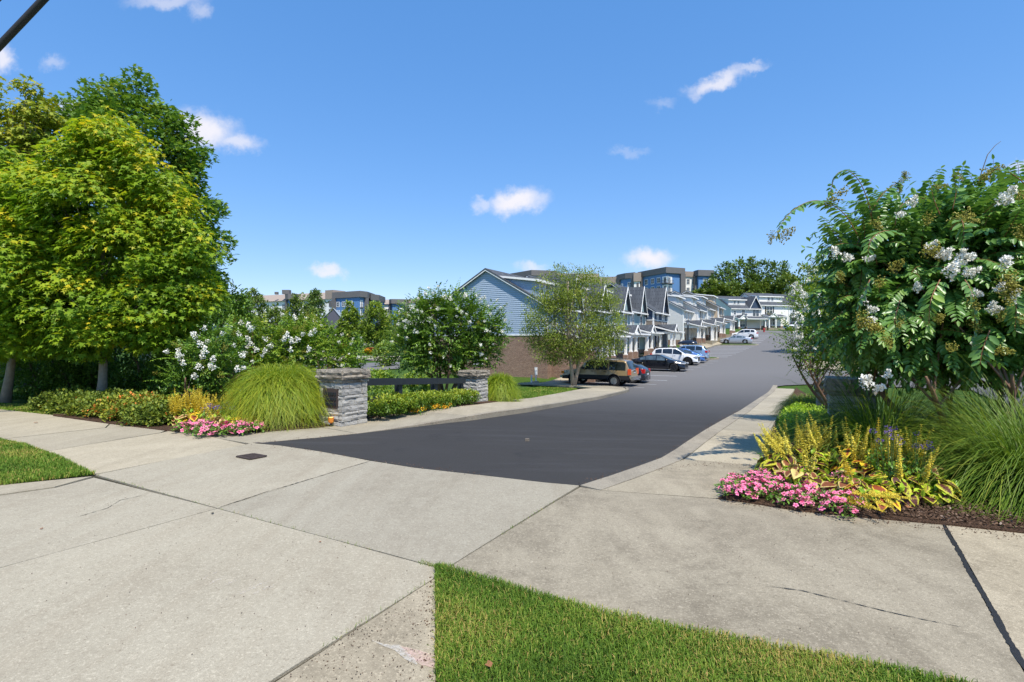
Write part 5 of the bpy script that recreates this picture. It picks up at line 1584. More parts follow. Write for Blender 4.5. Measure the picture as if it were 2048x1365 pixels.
# ------------------------------------------------------------------ street furniture
def lamp(px, Y, hgt, label):
    x, y, z = gxy(px, Y)
    l = thing('street_lamp', label, 'street lamp', (x, y, z), 0, 'black lantern street lamps')
    m = MB(); m.lathe([(.16, 0), (.16, .12), (.10, .2), (.10, .7), (.115, .8), (.105, hgt - .75), (.08, hgt - .7), (.05, hgt - .62)], 10)
    m.build('post', M['black'], l, smooth=False)
    m = MB(); m.lathe([(.09, hgt - .62), (.17, hgt - .55), (.22, hgt - .2), (.0, hgt - .2)], 8); m.build('lantern', M['headlamp'], l)
    m = MB(); m.lathe([(.26, hgt - .2), (.20, hgt - .1), (.07, hgt - .02), (.03, hgt + .08), (0, hgt + .1)], 8)
    m.box(-.02, -.19, hgt - .62, .02, .19, hgt - .60)
    for a in range(4):
        k = a * PI / 2; m.bar((.17 * math.cos(k), .17 * math.sin(k), hgt - .56), (.225 * math.cos(k), .225 * math.sin(k), hgt - .2), .03, .03)
    m.build('lantern_cap', M['black'], l)
lamp(1376, 68, 4.35, 'black lantern street lamp before the light grey town house')
lamp(1492, 98, 4.4, 'black lantern street lamp before the far grey end house')
x, y, z = gxy(1528, 108)
hy_ = thing('fire_hydrant', 'small red fire hydrant on the far verge below the end houses', 'fire hydrant', (x, y, z + .1))
MB().lathe([(.2, 0), (.2, .06), (.14, .08), (.14, .55), (.18, .57), (.18, .62), (.14, .66), (.08, .76), (.03, .78), (.03, .84), (0, .84)], 12).build('barrel', M['hyd'], hy_)
MB().tube([(-.24, 0, .45), (.24, 0, .45)], .06, 8).build('outlet', M['hyd'], hy_)
MB().tube([(0, -.24, .45), (0, 0, .45)], .08, 8).build('outlet', M['hyd'], hy_)
# utility pipes at the wall of the first house
x, y, z = gxy(1063, 36.5)
up_ = thing('service_post', 'thin white service post standing by the brick wall', 'post', (x, y, z))
MB().box(-.05, -.04, 0, .05, .04, .62).box(-.06, -.05, .62, .06, .05, .66).build('post', M['white_pl'], up_)
x, y, z = gxy(1072, 38)
um = thing('service_box', 'white meter box on a stand at the foot of the brick house corner', 'meter box', (x, y, z))
MB().box(-.10, -.06, .55, .10, .08, 1.12).build('box', M['white_pl'], um)
MB().tube([(0, 0, 0), (0, 0, .56)], .045, 8).build('pipe', M['white_pl'], um)
MB().box(-.35, -.3, 0, .2, .2, .1).build('pad', M['concrete_far'], um)
x, y, z = gxy(247, 12.0)
st_ = thing('marker_stake', 'short leaning white plastic marker stake in the low shrubs', 'stake', (x, y, z))
MB().bar((-.02, 0, 0), (.03, 0, .34), .055, .025).build('stake', M['white_pl'], st_)
# small spot light at the foot of the left pillar
x, y, z = gxy(662, 9.75)
sl_ = thing('spot_light', 'small glowing brass spot light at the foot of the left stone pillar', 'lamp', (x, y, z))
MB().tube([(0, 0, 0), (0, 0, .10)], .018, 8).build('spike', M['grate'], sl_)
MB().lathe([(.02, .08), (.05, .10), (.055, .19), (.045, .19)], 12).build('housing', M['amber'], sl_)
MB().lathe([(.044, .185), (0, .187)], 12).build('bulb', M['glow'], sl_)
# metal fence far left
x0, y0, z0 = gxy(-40, 16.2); x1, y1, z1 = gxy(75, 16.6)
mf = thing('metal_fence', 'dark metal picket fence behind the shrubs at the far left', 'fence', (x0, y0, z0))
d = Vector((x1 - x0, y1 - y0, 0))
for k in (.25, .72): MB().bar((0, 0, k), (d.x, d.y, k), .03, .03).build('rail', M['black'], mf)
pk = MB().box(-.008, -.008, .05, .008, .008, .80).mesh('picket')
for i in range(16): link('picket', pk, mf, M['black'], loc=(d.x * (i + .5) / 16, d.y * (i + .5) / 16, 0))
# rail fence between the two left pillars
f0 = Vector(gxy(722, 10.2)); f1 = Vector(gxy(930, 15.1))
rf = thing('rail_fence', 'black board rail fence joining the two left stone pillars', 'fence', (f0.x, f0.y, f0.z))
for px_, Yp in ((797, 11.9), (868, 13.3), (921, 14.85)):
    q = Vector(gxy(px_, Yp)); zt_ = CAMZ - (757 - 682.5) * Yp / 1024
    MB().box(-.065, -.065, -.2, .065, .065, zt_ - q.z).build('post', M['black'], rf, loc=q - f0, rot=(0, 0, STREET_ROT))
def zr(px_, Y): return CAMZ - (764 - (px_ - 730) * .012 - 682.5) * Y / 1024
for (pa, Ya), (pb, Yb) in zip(((728, 10.6), (797, 11.9), (868, 13.3)), ((797, 11.9), (868, 13.3), (925, 14.95))):
    a = Vector(gxy(pa, Ya)); b = Vector(gxy(pb, Yb)); a.z = zr(pa, Ya); b.z = zr(pb, Yb)
    n = Vector((b.y - a.y, a.x - b.x, 0)).normalized() * .085
    MB().bar(a - f0 + n, b - f0 + n, .04, .15).build('rail', M['black'], rf)
    a.z -= .40; b.z -= .40
    MB().bar(a - f0 + n, b - f0 + n, .04, .15).build('rail', M['black'], rf)
# overhead cables
def cable(pts, rad, label):
    tag(MB().tube(pts, rad, 10).build('utility_cable', M['cable'], smooth=True), label, 'cable', 'overhead cables')
a, b = at(-700, 800 - 40, 3.4), at(0, 110, 5.0)
def cab(p, q, Y0, Y1, rad, label, n=12):
    A, B = at(*p, Y0), at(*q, Y1); cable([A.lerp(B, i / n) - Vector((0, 0, .12 * math.sin(PI * i / n))) for i in range(n + 1)], rad, label)
cab((-420, 520), (520, -470), 9.0, 9.0, .058, 'thick dark overhead cable crossing the upper left corner')
cab((-420, 398), (500, -512), 8.6, 8.6, .03, 'second dark overhead cable grazing the top left corner')

# ------------------------------------------------------------------ stone pillars
def rough_box(seed, front=.12):
    r_ = random.Random(seed); bm = bmesh.new()
    bmesh.ops.create_cube(bm, size=1.0)
    bmesh.ops.subdivide_edges(bm, edges=[e for e in bm.edges if abs((e.verts[0].co - e.verts[1].co).x) > .5], cuts=2, use_grid_fill=True)
    bmesh.ops.subdivide_edges(bm, edges=[e for e in bm.edges if abs((e.verts[0].co - e.verts[1].co).z) > .5], cuts=1, use_grid_fill=True)
    for v in bm.verts:
        e = 1 if abs(v.co.z) > .4 else 0
        v.co += Vector((r_.uniform(-.02, .02), 0, r_.uniform(-.05, .05) if e else r_.uniform(-.03, .03)))
        if v.co.y < 0: v.co.y += r_.uniform(-front, front) * .7 + (.06 if e else -.04)
    me = bpy.data.meshes.new('stone'); bm.to_mesh(me); bm.free()
    return me
STONES = [rough_box(i) for i in range(9)]
for s_ in STONES: s_.materials.append(M['stone'])
CAPS = [rough_box(50 + i, .16) for i in range(6)]
for s_ in CAPS: s_.materials.append(M['capstone'])
def pillar(label, px, Y, side, hgt, seed, plaque=False, z=None, dark=False):
    r_ = random.Random(seed)
    x, y, z0 = gxy(px, Y)
    p = thing('stone_pillar', label, 'pillar', (x, y, z0 - .06), STREET_ROT, 'stone gate pillars')
    h2 = side / 2; sh = hgt * .785
    MB().box(-h2 + .03, -h2 + .03, -.3, h2 - .03, h2 - .03, hgt - .08).build('core', M['mortar'], p)
    zz = -.05
    while zz < sh - .03:
        ch = min(r_.choice((.075, .09, .11, .13)), sh - zz)
        if sh - zz - ch < .05: ch = sh - zz
        for face in range(4):
            ang = face * PI / 2; c, s_ = math.cos(ang), math.sin(ang)
            u = -h2 - (.015 if r_.random() < .5 else -.05)
            while u < h2 - .06:
                ln = r_.uniform(.13, .36)
                if h2 - u - ln < .10: ln = h2 - u
                dp = .10; yo = -h2 + .045 - r_.uniform(-.004, .012)
                um = u + ln / 2
                if plaque and face == 3 and .42 < zz + ch / 2 < .80 and abs(um) < .22:
                    u += ln; continue
                me = r_.choice(STONES)
                link('stone', me, p, None, loc=(um * c - yo * s_, um * s_ + yo * c, zz + ch / 2), rot=(0, 0, ang), scale=(ln - .010, dp, ch - .009))
                u += ln
        zz += ch
    # cap of three flaring courses
    zz = sh
    for k, (ov, ch) in enumerate(((.02, .07), (.05, .08), (.04, hgt - sh - .15))):
        hs = h2 + ov
        for face in range(4):
            ang = face * PI / 2; c, s_ = math.cos(ang), math.sin(ang); u = -hs
            while u < hs - .05:
                ln = r_.uniform(.22, .5)
                if hs - u - ln < .15: ln = hs - u
                um = u + ln / 2; yo = -hs + .07
                link('cap_stone', r_.choice(CAPS), p, None, loc=(um * c - yo * s_, um * s_ + yo * c, zz + ch / 2), rot=(0, 0, ang), scale=(ln - .006, .16, ch - .004))
                u += ln
        zz += ch
    MB().box(-h2, -h2, zz - .10, h2, h2, zz - .012).build('cap_slab', M['capstone'], p)
    if plaque:
        pl = MB().box(-h2 - .015, -.2, .42, -h2 + .02, .2, .80).build('plaque', M['grate'], p)
        m = MB()
        for k in range(3):
            for j in range(5):
                m.box(-h2 - .03, -.16 + j * .065, .48 + k * .1, -h2 - .015, -.12 + j * .065 + .01 * (j % 2), .53 + k * .1)
        m.build('lettering', M['black'], pl)
    return p
# the plaque side faces the junction (local -x = towards the camera's left)
pillar('large pale stone pillar with a dark plaque beside the tall grass', 687, 10.15, .63, 1.16, 3, plaque=True)
pillar('smaller looking pale stone pillar at the far end of the black rail fence', 948, 15.6, .60, 1.14, 5)
pillar('brown capped stone pillar nearest the right flowering bush', 1702, 8.2, .60, 1.25, 8)
pillar('second right stone pillar just behind the brown capped one', 1662, 12.2, .58, 1.14, 9)
# ------------------------------------------------------------------ trees and shrubs
def ball(n, rng=rg):
    d = unit(rng.normal(0, 1, (n, 3))); return d * (rng.random(n) ** (1 / 3))[:, None]
def crown_profile(n, prof_, c, lump=.18, inner=.45, seed=0, squash=1.0):
    """points through a crown given as (height, radius) pairs round the axis c"""
    g = np.random.default_rng(seed)
    zs = np.array([p[0] for p in prof_]); rs = np.array([p[1] for p in prof_])
    out = []; O = []
    ph = g.uniform(0, 2 * PI, 8)
    while len(out) < n:
        z = g.uniform(zs[0], zs[-1]); r_ = np.interp(z, zs, rs)
        if g.random() > (r_ / rs.max()) ** 1.0 + .05: continue
        a = g.uniform(0, 2 * PI)
        k = 1 + lump * (math.sin(3 * a + ph[0] + z * 1.3) * .5 + math.sin(5 * a + ph[1] - z * 2.1) * .3 + math.sin(2 * a + ph[2] + z * 3.1) * .4)
        f = inner + (1 - inner) * g.random() ** .55
        rr = r_ * k * f
        out.append((c[0] + rr * math.cos(a), c[1] + rr * math.sin(a) * squash, c[2] + z))
        hz_ = (z - zs[0]) / (zs[-1] - zs[0])
        O.append((math.cos(a) * f, math.sin(a) * f, .25 + .9 * (hz_ - .35) * f))
    return np.array(out), unit(np.array(O))
def crown_lobes(n, lobes, Y, depth=1.0, seed=0, inner=.35):
    """lobes given by photograph position at distance Y: (px, py, rx, ry[, dY])"""
    g = np.random.default_rng(seed)
    A = np.array([l[2] * l[3] for l in lobes], float); A /= A.sum()
    P = []; O = []
    for l, a in zip(lobes, A):
        k = max(1, int(round(n * a)))
        c = at(l[0], l[1], Y + (l[4] if len(l) > 4 else 0)); rx = l[2] * Y / 1024; rz = l[3] * Y / 1024
        d = unit(g.normal(0, 1, (k, 3))); f = inner + (1 - inner) * g.random(k) ** .5
        o = d * f[:, None]
        P.append(np.array(c)[None, :] + o * np.array([rx, (rx + rz) / 2 * depth, rz])[None, :])
        O.append(o + np.array([0, 0, .15]))
    return np.concatenate(P), unit(np.concatenate(O))
def spray_leaves(C, O, n, rad, flat=.5, size=.1, style='shingle', seed=0, droop=.5, yellow=0.0, zref=None, sv=.3):
    g = np.random.default_rng(seed)
    N = len(C) * n
    o = ball(N, g) * rad
    o[:, 2] *= flat
    out = np.repeat(O, n, 0)
    o = o - np.array([0, 0, 1]) * (droop * (o[:, 0] ** 2 + o[:, 1] ** 2) / rad)[:, None]
    P = np.repeat(C, n, 0) + o + out * (rad * .25)
    r_ = g.normal(0, 1, (N, 3))
    if style == 'shingle':
        A = out * np.array([1, 1, .2]) * .7 + o / rad * .6 + np.array([0, 0, -.55]) + r_ * .30
        Nn = np.array([0, 0, .95]) + out * .55 + r_ * .28
    elif style == 'hang':
        A = np.array([0, 0, -.7]) + r_ * .5 + out * .3
        Nn = out * .7 + np.array([0, 0, .4]) + r_ * .5
    else:
        A = out * .5 + r_ * .7 + np.array([0, 0, .1]); Nn = np.array([0, 0, .7]) + out * .5 + r_ * .6
    S = size * g.uniform(1 - sv, 1 + sv, N)
    tint = g.normal(.42, .17, N) + np.repeat(g.normal(0, .11, len(C)), n)
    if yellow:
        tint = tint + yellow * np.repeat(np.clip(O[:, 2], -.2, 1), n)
    return P, A, Nn, S, np.clip(tint, 0, 1)
def limb_tree(par, base, origin, targets, r0, stems=1, mat='bark', fork=.35, seed=0, name='trunk', spread=.25, lean=(0, 0), limbs=14, n=7, top=None, lr=.28):
    """trunk(s) and limbs reaching into the crown"""
    g = random.Random(seed); b = Vector(base); T = [Vector(t) for t in targets]
    ctr = sum(T, Vector((0, 0, 0))) / len(T)
    zt = top if top is not None else max(t.z for t in T)
    for k in range(stems):
        a = 2 * PI * k / max(1, stems) + g.uniform(-.4, .4)
        off = Vector((math.cos(a), math.sin(a), 0)) * (spread if stems > 1 else 0)
        end = Vector((ctr.x + off.x * 4, ctr.y + off.y * 4, b.z + (zt - b.z) * g.uniform(.72, .9)))
        pts = []
        for i in range(9):
            f = i / 8; q = b.lerp(end, f)
            q += off * (.25 if stems > 1 else 0) * (1 - f)
            q += Vector((math.sin(f * 5 + k) * .03 * r0 * 12, math.cos(f * 4 + k * 2) * .03 * r0 * 12, 0))
            q += off * math.sin(f * PI) * .6
            pts.append(q - Vector(origin))
        rad = [r0 * (1.25 if i == 0 else 1) * (1 - .88 * i / 8) + .006 for i in range(9)]
        MB().tube(pts, rad, n).build(name, M[mat], par, smooth=True)
        m = MB()
        mine = [t for t in T if g.random() < limbs / max(1, len(T)) / stems * 1.0]
        for t in mine:
            h = (t.z - b.z) / max(.01, (zt - b.z)); f0 = min(.82, max(fork, h * .72)) * g.uniform(.85, 1.05)
            i = min(7, int(f0 * 8)); fr_ = f0 * 8 - i
            st = pts[i].lerp(pts[i + 1], max(0, min(1, fr_))); e = t - Vector(origin)
            md = st.lerp(e, .5) + Vector((0, 0, (e - st).length * .10))
            qq = [st, st.lerp(md, .6), md, md.lerp(e, .55), e]
            rr = rad[i] * .5
            m.tube(qq, [rr, rr * .8, rr * .6, rr * .4, .005], 5, cap=False)
        if m.v:
            m.build('limbs', M[mat], par, smooth=True)['kind'] = 'stuff'
def make_tree(name, label, cat, base, C, O, leaf, trunk, group=None, crown='crown'):
    o = thing(name, label, cat, base, 0, group)
    org = tuple(base)
    tpl = leaf.pop('tpl', OVAL); mat = leaf.pop('mat')
    P, A, N, S, T = spray_leaves(C, O, **leaf)
    if leaf.get('style') is None or True:
        c = leaf_obj(crown, P, A, N, S, tpl, M[mat], o, T, org); c['kind'] = 'stuff'
    if trunk:
        limb_tree(o, base, org, C, **trunk)
    return o
def cull(C, O, pad=.25):
    """only what stands in or near the picture is built"""
    k = (np.abs(C[:, 0]) < C[:, 1] * (1 + .06) + pad)
    return C[k], O[k]

# the large maple on the left
b = gxy(200, 12.85)
C, O = crown_lobes(640, [(213, 262, 30, 34), (225, 300, 60, 40), (150, 318, 45, 40), (290, 330, 55, 40), (325, 372, 30, 40), (95, 385, 60, 45), (200, 410, 110, 70), (345, 440, 45, 45), (385, 490, 30, 40), (90, 490, 80, 70), (270, 500, 100, 70), (370, 560, 42, 50), (160, 590, 120, 70), (300, 610, 90, 55), (60, 610, 60, 60), (200, 660, 110, 34), (330, 660, 60, 30), (405, 600, 22, 26)], 12.85, 1.0, 1, .5)
make_tree('maple_tree', 'broad yellow green maple with grey trunk at the left of the entrance', 'tree', b, C, O,
          dict(tpl=MAPL, mat='maple', n=56, rad=.42, flat=.62, size=.135, seed=2, droop=.45, yellow=.38), dict(r0=.105, mat='bark_pale', limbs=18, fork=.42, seed=4, top=b[2] + 6.8), 'maples left of the entrance')
b = gxy(8, 13.4)
C, O = crown_profile(560, [(1.4, 1.3), (2.2, 2.0), (3.2, 2.3), (4.3, 2.1), (5.2, 1.5), (6.0, .8), (6.5, .2)], b, .25, .4, 3); C, O = cull(C, O)
make_tree('maple_tree', 'maple cut off by the left picture edge beside the broad one', 'tree', b, C, O,
          dict(tpl=MAPL, mat='maple', n=50, rad=.46, flat=.5, size=.135, seed=5, droop=.6, yellow=.30), dict(r0=.10, mat='bark_pale', limbs=16, fork=.3, seed=6), 'maples left of the entrance')
# tall tree behind them
Y = 22.0; b = gxy(285, Y)
C, O = crown_lobes(560, [(270, 330, 100, 110), (335, 430, 80, 120), (380, 560, 55, 85), (205, 190, 20, 40), (272, 182, 18, 34), (240, 235, 62, 40), (160, 228, 36, 18), (190, 250, 50, 24), (325, 255, 40, 34), (332, 212, 16, 12), (375, 300, 30, 34), (398, 345, 22, 26), (412, 415, 24, 40), (425, 480, 20, 34), (438, 530, 14, 26), (310, 560, 100, 90), (428, 600, 22, 40)], Y, .9, 7, .5)
make_tree('sycamore_tree', 'tallest dark green tree rising behind the broad maple', 'tree', b, C, O,
          dict(tpl=MAPL, mat='sycamore', n=46, rad=.55, flat=.7, size=.20, seed=8, droop=.3, yellow=.18, style='rand'), dict(r0=.22, mat='bark_syc', limbs=30, fork=.3, seed=9))
Y = 19.0; b = gxy(-20, Y)
C, O = crown_lobes(190, [(68, 192, 26, 20), (100, 232, 22, 14), (30, 235, 42, 26), (75, 245, 36, 34), (8, 290, 34, 46), (45, 300, 46, 34), (80, 310, 26, 30), (0, 178, 8, 6), (20, 350, 40, 40)], Y, 1.0, 9); C, O = cull(C, O, 1.5)
make_tree('sycamore_tree', 'thin yellowing tree with bare twigs at the upper left edge', 'tree', b, C, O,
          dict(tpl=MAPL, mat='syc_yellow', n=26, rad=.42, flat=.6, size=.19, seed=10, droop=.3, yellow=.1), dict(r0=.17, mat='bark_syc', limbs=120, fork=.45, seed=11, top=b[2] + 9.6))
# dark evergreen shrubs under the maples
for i, (px, py, rx, ry, Y, lab) in enumerate([(95, 735, 75, 75, 15.4, 'dark evergreen shrub by the metal fence at far left'), (215, 715, 70, 95, 16.4, 'dark evergreen shrub right behind the maple trunk'),
                                      (300, 725, 70, 80, 14.8, 'glossy evergreen shrub right of the maple trunk'), (380, 750, 62, 60, 13.4, 'glossy evergreen shrub behind the left flower bed'), (165, 755, 60, 50, 15.0, 'low dark evergreen shrub left of the maple trunk'),
                                      (440, 690, 50, 90, 17.5, 'dark tree mass behind the left white blossoms')]):
    b = gxy(px, Y)
    C, O = crown_lobes(130, [(px, py, rx, ry), (px - rx * .5, py + ry * .45, rx * .6, ry * .5), (px + rx * .5, py + ry * .5, rx * .6, ry * .5)], Y, .8, 20 + i, .45)
    C[:, 2] = np.maximum(C[:, 2], b[2] + .05)
    make_tree('evergreen_shrub', lab, 'shrub', b, C, O, dict(tpl=OVAL, mat='evergreen', n=46, rad=.34, flat=.8, size=.105, seed=30 + i, droop=.2, style='rand'), dict(r0=.05, stems=3, spread=.12, limbs=12, fork=.1, seed=i), 'dark shrubs under the maples')
for i, (px, py, rx, ry, Y) in enumerate([(-40, 640, 90, 110, 19), (60, 660, 80, 90, 20), (150, 640, 80, 110, 21), (448, 635, 34, 60, 24)]):
    b = gxy(px, Y)
    C, O = crown_lobes(110, [(px, py, rx, ry)], Y, .8, 320 + i); C, O = cull(C, O, 1.0)
    make_tree('evergreen_tree', ['dark tree behind the metal fence at the far left edge', 'dark tree between the two maple trunks far behind', 'dark tree right behind the broad maple crown', 'dark bushy tree behind the left crape myrtles'][i], 'tree', b, C, O,
              dict(tpl=OVAL, mat='evergreen', n=40, rad=.6, flat=.8, size=.19, seed=330 + i, droop=.2, style='rand'), dict(r0=.09, limbs=10, fork=.1, seed=i), 'dark trees behind the maples')

# ---- crape myrtles
def petals(seed, n, r_, ln, mat, name, size, cone=True):
    g = np.random.default_rng(seed)
    t = g.random(n)
    rad = r_ * np.where(cone, (1 - t * .75), 1.0) * np.sqrt(g.uniform(.15, 1, n))
    a = g.uniform(0, 2 * PI, n)
    lump = 1 + .35 * np.sin(a * 3 + t * 9)
    P = np.stack([rad * lump * np.cos(a), rad * lump * np.sin(a), t * ln], -1)
    O = unit(P - np.array([0, 0, ln * .3])); r = g.normal(0, 1, (n, 3))
    tpl = (np.array([(-.5, 0, 0), (-.1, .3, .22), (-.45, .95, .05), (.1, .75, .25), (.5, 1.0, 0), (.55, .1, .08)]), [(0, 5, 1), (1, 3, 2), (1, 5, 4, 3)])
    V, F, k = leaf_arrays(P, O + r * .6, r, g.uniform(.6, 1.3, n) * size, tpl)
    me = np_mesh(name, V, F, np.repeat(np.clip(g.normal(.6, .25, n), 0, 1), k))
    me.materials.append(M[mat]); return me
def seeds(seed, n, r_, ln):
    g = np.random.default_rng(seed)
    t = g.random(n); rad = r_ * (1 - t * .7) * np.sqrt(g.uniform(.1, 1, n)); a = g.uniform(0, 2 * PI, n)
    P = np.stack([rad * np.cos(a), rad * np.sin(a), t * ln], -1)
    s = g.uniform(.0045, .0085, n)[:, None, None] * (r_ / .07)
    o = np.array([(1, 0, 0), (0, 1, 0), (-1, 0, 0), (0, -1, 0), (0, 0, 1.1), (0, 0, -1.1)])
    V = (P[:, None, :] + o[None] * s).reshape(-1, 3)
    f = np.array([(0, 1, 4), (1, 2, 4), (2, 3, 4), (3, 0, 4), (1, 0, 5), (2, 1, 5), (3, 2, 5), (0, 3, 5)])
    F = ((np.arange(n) * 6)[:, None, None] + f[None]).reshape(-1, 3)
    tint = np.repeat(np.clip(g.normal(.5, .25, n), 0, 1), 6)
    # stalks
    w = .0016; A0_ = np.stack([P[:, 0] * .1, P[:, 1] * .1, P[:, 2] * .55], -1)
    B = np.array([w, w, 0])
    V2 = np.stack([A0_ - B, A0_ + B, P], 1).reshape(-1, 3); F2 = np.arange(n * 3).reshape(-1, 3) + len(V)
    me = np_mesh('seed_cluster', np.concatenate([V, V2]), [F, F2], np.concatenate([tint, np.full(n * 3, .15)]))
    me.materials.append(M['seed']); return me
FLW = [petals(60 + i, 150, .075, .17, 'petal_white', 'flower_cluster', .027) for i in range(4)]
FLW_S = [petals(70 + i, 62, .10, .19, 'petal_white', 'flower_cluster', .038) for i in range(4)]
SEED = [seeds(80 + i, 85, .075, .17) for i in range(4)]
SEED_S = [seeds(90 + i, 26, .085, .16) for i in range(3)]
def put_cluster(par, me, name, p, d, s, org):
    q = Vector(d).normalized().to_track_quat('Z', 'Y')
    o = link(name, me, par, None, loc=Vector(p) - Vector(org), scale=(s, s, s))
    o.rotation_mode = 'QUATERNION'; o.rotation_quaternion = q
    return o
def sprays_along(paths, pitch, size, g, seed_tint=.45, droop=.35):
    """opposite leaves along arching shoots; returns leaf arrays"""
    P = []; A = []; N = []; S = []; T = []
    for pts in paths:
        pts = [Vector(p) for p in pts]; L = [0]
        for a, b in zip(pts[:-1], pts[1:]): L.append(L[-1] + (b - a).length)
        d = pitch * g.uniform(.6, 1.2); tb = g.gauss(0, .10)
        up0 = Vector((g.gauss(0, .2), g.gauss(0, .2), 1))
        while d < L[-1]:
            i = max(k for k in range(len(L) - 1) if L[k] <= d)
            f = (d - L[i]) / (L[i + 1] - L[i] + 1e-9); p = pts[i].lerp(pts[i + 1], f); t = (pts[i + 1] - pts[i]).normalized()
            sd = t.cross(up0)
            if sd.length < .05: sd = Vector((1, 0, 0))
            sd.normalize(); up = sd.cross(t).normalized()
            rel = d / L[-1]
            sz = size * (.65 + .5 * math.sin(min(1, rel * 1.15) * PI * .85 + .35)) * g.uniform(.8, 1.15)
            for sg in (-1, 1):
                ax = sd * sg * 1.0 + t * .38 + Vector((0, 0, -droop)) + Vector((g.gauss(0, .13), g.gauss(0, .13), g.gauss(0, .13)))
                nm = up * .9 + Vector((0, 0, .45)) + Vector((g.gauss(0, .15), g.gauss(0, .15), g.gauss(0, .15)))
                P.append(p); A.append(ax); N.append(nm); S.append(sz); T.append(min(1, max(0, seed_tint + tb + g.gauss(0, .10) + .35 * max(0, rel - .75))))
            d += pitch * g.uniform(.85, 1.15)
        # terminal leaf
        t = (pts[-1] - pts[-2]).normalized()
        P.append(pts[-1]); A.append(t + Vector((0, 0, -.2))); N.append(Vector((0, 0, 1))); S.append(size * .7); T.append(min(1, seed_tint + .35))
    return [np.array([tuple(v) for v in P]), np.array([tuple(v) for v in A]), np.array([tuple(v) for v in N]), np.array(S), np.array(T)]
def shoot(p, d, ln, g, sag=.55, n=7):
    pts = [Vector(p)]; d = Vector(d).normalized()
    for i in range(n):
        d = (d + Vector((g.gauss(0, .06), g.gauss(0, .06), -sag / n * (1 + .6 * i / n)))).normalized()
        pts.append(pts[-1] + d * (ln / n))
    return pts
def myrtle(label, base, lobes, Y, mat, n_shoot, ln, pitch, size, fill, fl, seed_n, stems=5, seed=0, hand_fl=(), depth=.85, trunk_r=.05, fl_scale=1.0, group='white flowering crape myrtles', spread=.18):
    g = random.Random(seed); org = tuple(base)
    o = thing('crape_myrtle', label, 'flowering shrub', base, 0, group)
    C, O = crown_lobes(n_shoot, lobes, Y, depth, seed + 1, .55)
    k = (C[:, 2] > base[2] + .25); C, O = C[k], O[k]
    paths = []; ends = []
    for c, d in zip(C, O):
        dd = Vector(d) * .9 + Vector((g.gauss(0, .25), g.gauss(0, .25), .45 + g.gauss(0, .2)))
        pts = shoot(Vector(c) - dd.normalized() * ln * .45, dd, ln * g.uniform(.7, 1.3), g)
        paths.append(pts); ends.append((pts[-1], (pts[-1] - pts[-2]), d))
    P, A, N, S, T = sprays_along(paths, pitch, size, g)
    C2, O2 = crown_lobes(max(4, fill // 24), [(l[0], l[1] + l[3] * .08, l[2] * .82, l[3] * .8) + tuple(l[4:]) for l in lobes], Y, depth, seed + 2, .1)
    k = C2[:, 2] > base[2] + .3; C2, O2 = C2[k], O2[k]
    P2, A2_, N2, S2, T2 = spray_leaves(C2, O2, 24, ln * .6, .8, size * 1.05, 'rand', seed + 3, .3)
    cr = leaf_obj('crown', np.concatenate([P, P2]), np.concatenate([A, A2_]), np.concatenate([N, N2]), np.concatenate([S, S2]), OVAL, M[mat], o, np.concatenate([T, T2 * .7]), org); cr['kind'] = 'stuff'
    limb_tree(o, base, org, [tuple(c) for c in C], trunk_r, stems, 'bark_myrtle', .2, seed, spread=spread, limbs=26, top=base[2] + .55 * (max(float(c[2]) for c in C) - base[2]))
    # panicles on the ends of the shoots that face outward
    order = sorted(range(len(ends)), key=lambda i: (ends[i][2][1] * .8 - ends[i][2][2] * .45 + g.gauss(0, .35)))
    k = 0
    for i in order:
        e, d, _ = ends[i]
        if k < fl: put_cluster(o, g.choice(FLW_S), 'flower_cluster', e, Vector(d) + Vector((0, 0, .01)), fl_scale * g.uniform(.36, .74), org)
        elif k < fl + seed_n: put_cluster(o, g.choice(SEED_S), 'seed_cluster', e, d, fl_scale * g.uniform(.8, 1.3), org)
        else: break
        k += 1
    for (px, py, YY, sc) in hand_fl:
        p = at(px, py, YY); put_cluster(o, g.choice(FLW_S), 'flower_cluster', p, (g.uniform(-.5, .5), -.4, .8), sc * .54, org)
    return o
b = gxy(395, 12.0)
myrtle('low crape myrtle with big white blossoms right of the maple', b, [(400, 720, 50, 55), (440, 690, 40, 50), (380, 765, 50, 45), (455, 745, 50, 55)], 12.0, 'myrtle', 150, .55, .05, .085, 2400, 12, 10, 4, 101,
       [(358, 713, 11.2, 1.3), (366, 730, 11.2, 1.1), (402, 693, 11.2, 1.4), (410, 706, 11.2, 1.5), (425, 722, 11.2, 1.3), (398, 737, 11.2, 1.3), (388, 755, 11.2, 1.2), (430, 738, 11.2, 1.1), (475, 742, 11.3, 1.3), (405, 716, 11.2, 1.3)], fl_scale=1.1)
b = gxy(545, 14.2)
myrtle('wide crape myrtle with white blossoms behind the left tall grass', b, [(540, 692, 95, 46), (470, 700, 50, 44), (600, 692, 56, 46), (540, 730, 95, 40), (505, 664, 45, 20), (590, 660, 38, 18)], 14.2, 'myrtle_yel', 420, .6, .055, .09, 5000, 24, 40, 6, 102,
       [(455, 655, 13.0, 1.3), (480, 673, 13.0, 1.3), (497, 682, 13.0, 1.4), (502, 690, 13.0, 1.1), (575, 676, 12.9, 1.5), (585, 686, 12.9, 1.3), (567, 682, 12.9, 1.2), (598, 682, 12.9, 1.2), (620, 702, 13, 1.3), (515, 702, 13, 1.2), (533, 705, 13, 1.1), (622, 672, 13.2, 1.2), (628, 665, 13.2, 1.2), (580, 703, 12.9, 1.2)], fl_scale=1.1)
b = gxy(655, 17.0)
